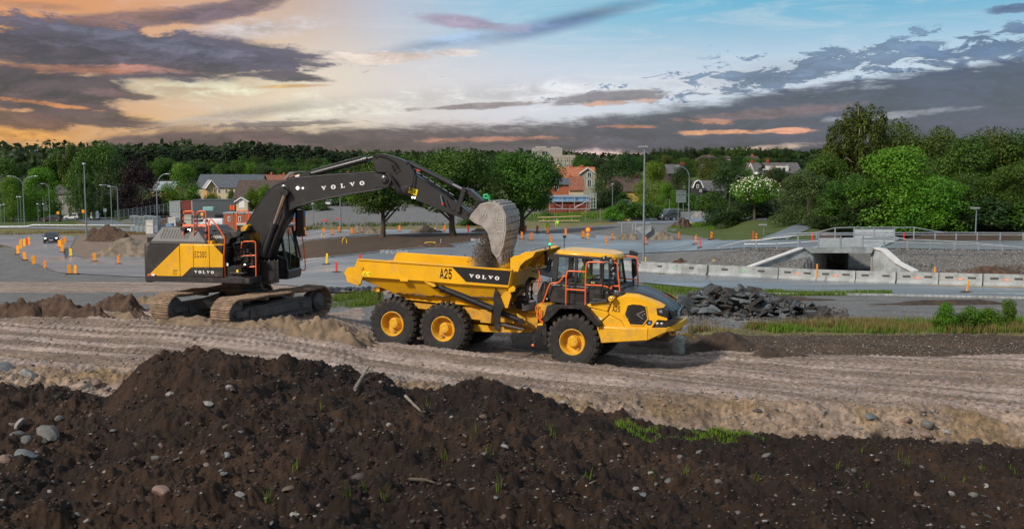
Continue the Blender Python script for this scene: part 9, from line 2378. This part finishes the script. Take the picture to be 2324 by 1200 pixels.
blades('grass_patch','bright grass patch between excavator and truck tail',strip(750,868,fa,fb,.5),5000,.08,.35,.014,'grass',4)
fa=dist_of([(1400,972),(1500,992),(1600,1000),(1740,1004)],17);fb=dist_of([(1400,958),(1500,970),(1600,985),(1740,996)],17)
blades('green_weeds','fresh green weeds at the foot of the sandy bank',strip(1400,1745,fa,fb,1.2),3400,.03,.11,.007,'lime',5)
rs=random.Random(8);sp=[]
for(px,py)in[(725,935),(970,925),(1075,985),(1110,1030),(1135,1115),(672,1065),(785,1125),(875,1135),(1250,985),(1245,975),(1715,1085),(1965,1100),(2136,1085),(2188,1092),(2230,1062),(2040,1040),(1555,1078),(1480,1080),(1330,
1085),(1900,1060),(830,1108),(1955,1025),(2300,1075),(610,1140),(1010,1040),(2060,1055)]:
 w=G(px,py,7.5,40);sp+=[(w.x+rs.gauss(0,.025),w.y+rs.gauss(0,.025))for _ in range(9)]
sp=np.array(sp)
blades('grass_sprigs','single green sprigs growing out of the dark soil',lambda rs_,n:(sp[:,0],sp[:,1]),len(sp),.06,.19,.0045,'lime',6,.6)
def lawn(rs_,n):
 px=rs_.uniform(1520,2000,n);py=rs_.uniform(495,545,n);D=rs_.uniform(100,150,n);return(px-CX)/F*D,D
def weedf(u0,u1,D0,D1,cl=.15):
 def f(rs_,n):
  u=rs_.uniform(u0,u1,n);D=rs_.uniform(D0,D1,n);X=(u-CX)/F*D;k_=fbm(X*cl,D*cl,3)>rs_.uniform(-.1,.25,n);return X[k_],D[k_]
 return f
blades('tall_weeds','tall weeds around the fences right of the bucket',weedf(1190,1440,172,205),5000,.3,1.0,.06,'bright',10)
blades('tall_weeds','weeds on the yard beyond the roundabout field',weedf(640,1120,156,166),3500,.2,.6,.05,'olive',11)
blades('tall_weeds','green weeds beside the brown gravel heap',weedf(1515,1620,132,146),2500,.2,.6,.05,'bright',12)
blades('tall_weeds','weeds along the guard rail at the left',weedf(-50,330,163,174),4000,.15,.4,.05,'dry',13)
for px,yb,yt,w_,lb in[(2148,752,690,42,'upright green willow sapling leftmost in the cluster at the right'),(2178,752,714,60,'low dark green bush in the middle of the sapling cluster'),(2205,752,700,56,'dense green bush right of the middle in the sapling cluster'),
(2245,752,705,56,'feathery green bush before the right verge'),(2288,750,682,26,'thin tall sapling close to the right edge'),(2135,754,722,40,'lowest bush at the left end of the sapling cluster')]:
 t=tree(px,yb+3,yt,w_,39.5,'bush' if w_>40 else 'oval','bright' if 'dark' not in lb else 'mid',lb,'green saplings on the right verge','sapling',cat='sapling')
 t.location.z=gz(t.location.x,t.location.y)
for px,yb,yt,w_,lb in[(695,478,462,34,'grey green shrub on the yard right of the cab'),(730,478,462,40,'second grey green shrub on the yard under the boom'),(1240,497,482,30,'small shrub by the rail fence'),(1150,508,480,
50,'shrub behind the bucket'),(1075,512,488,60,'shrub under the middle linden'),(1275,478,464,30,'shrub before the scaffold frame'),(600,512,500,20,'weed tuft by the site cabins')]:
 tree(px,yb,yt,w_,150,'bush','pale',lb,None,'shrub',cat='shrub')
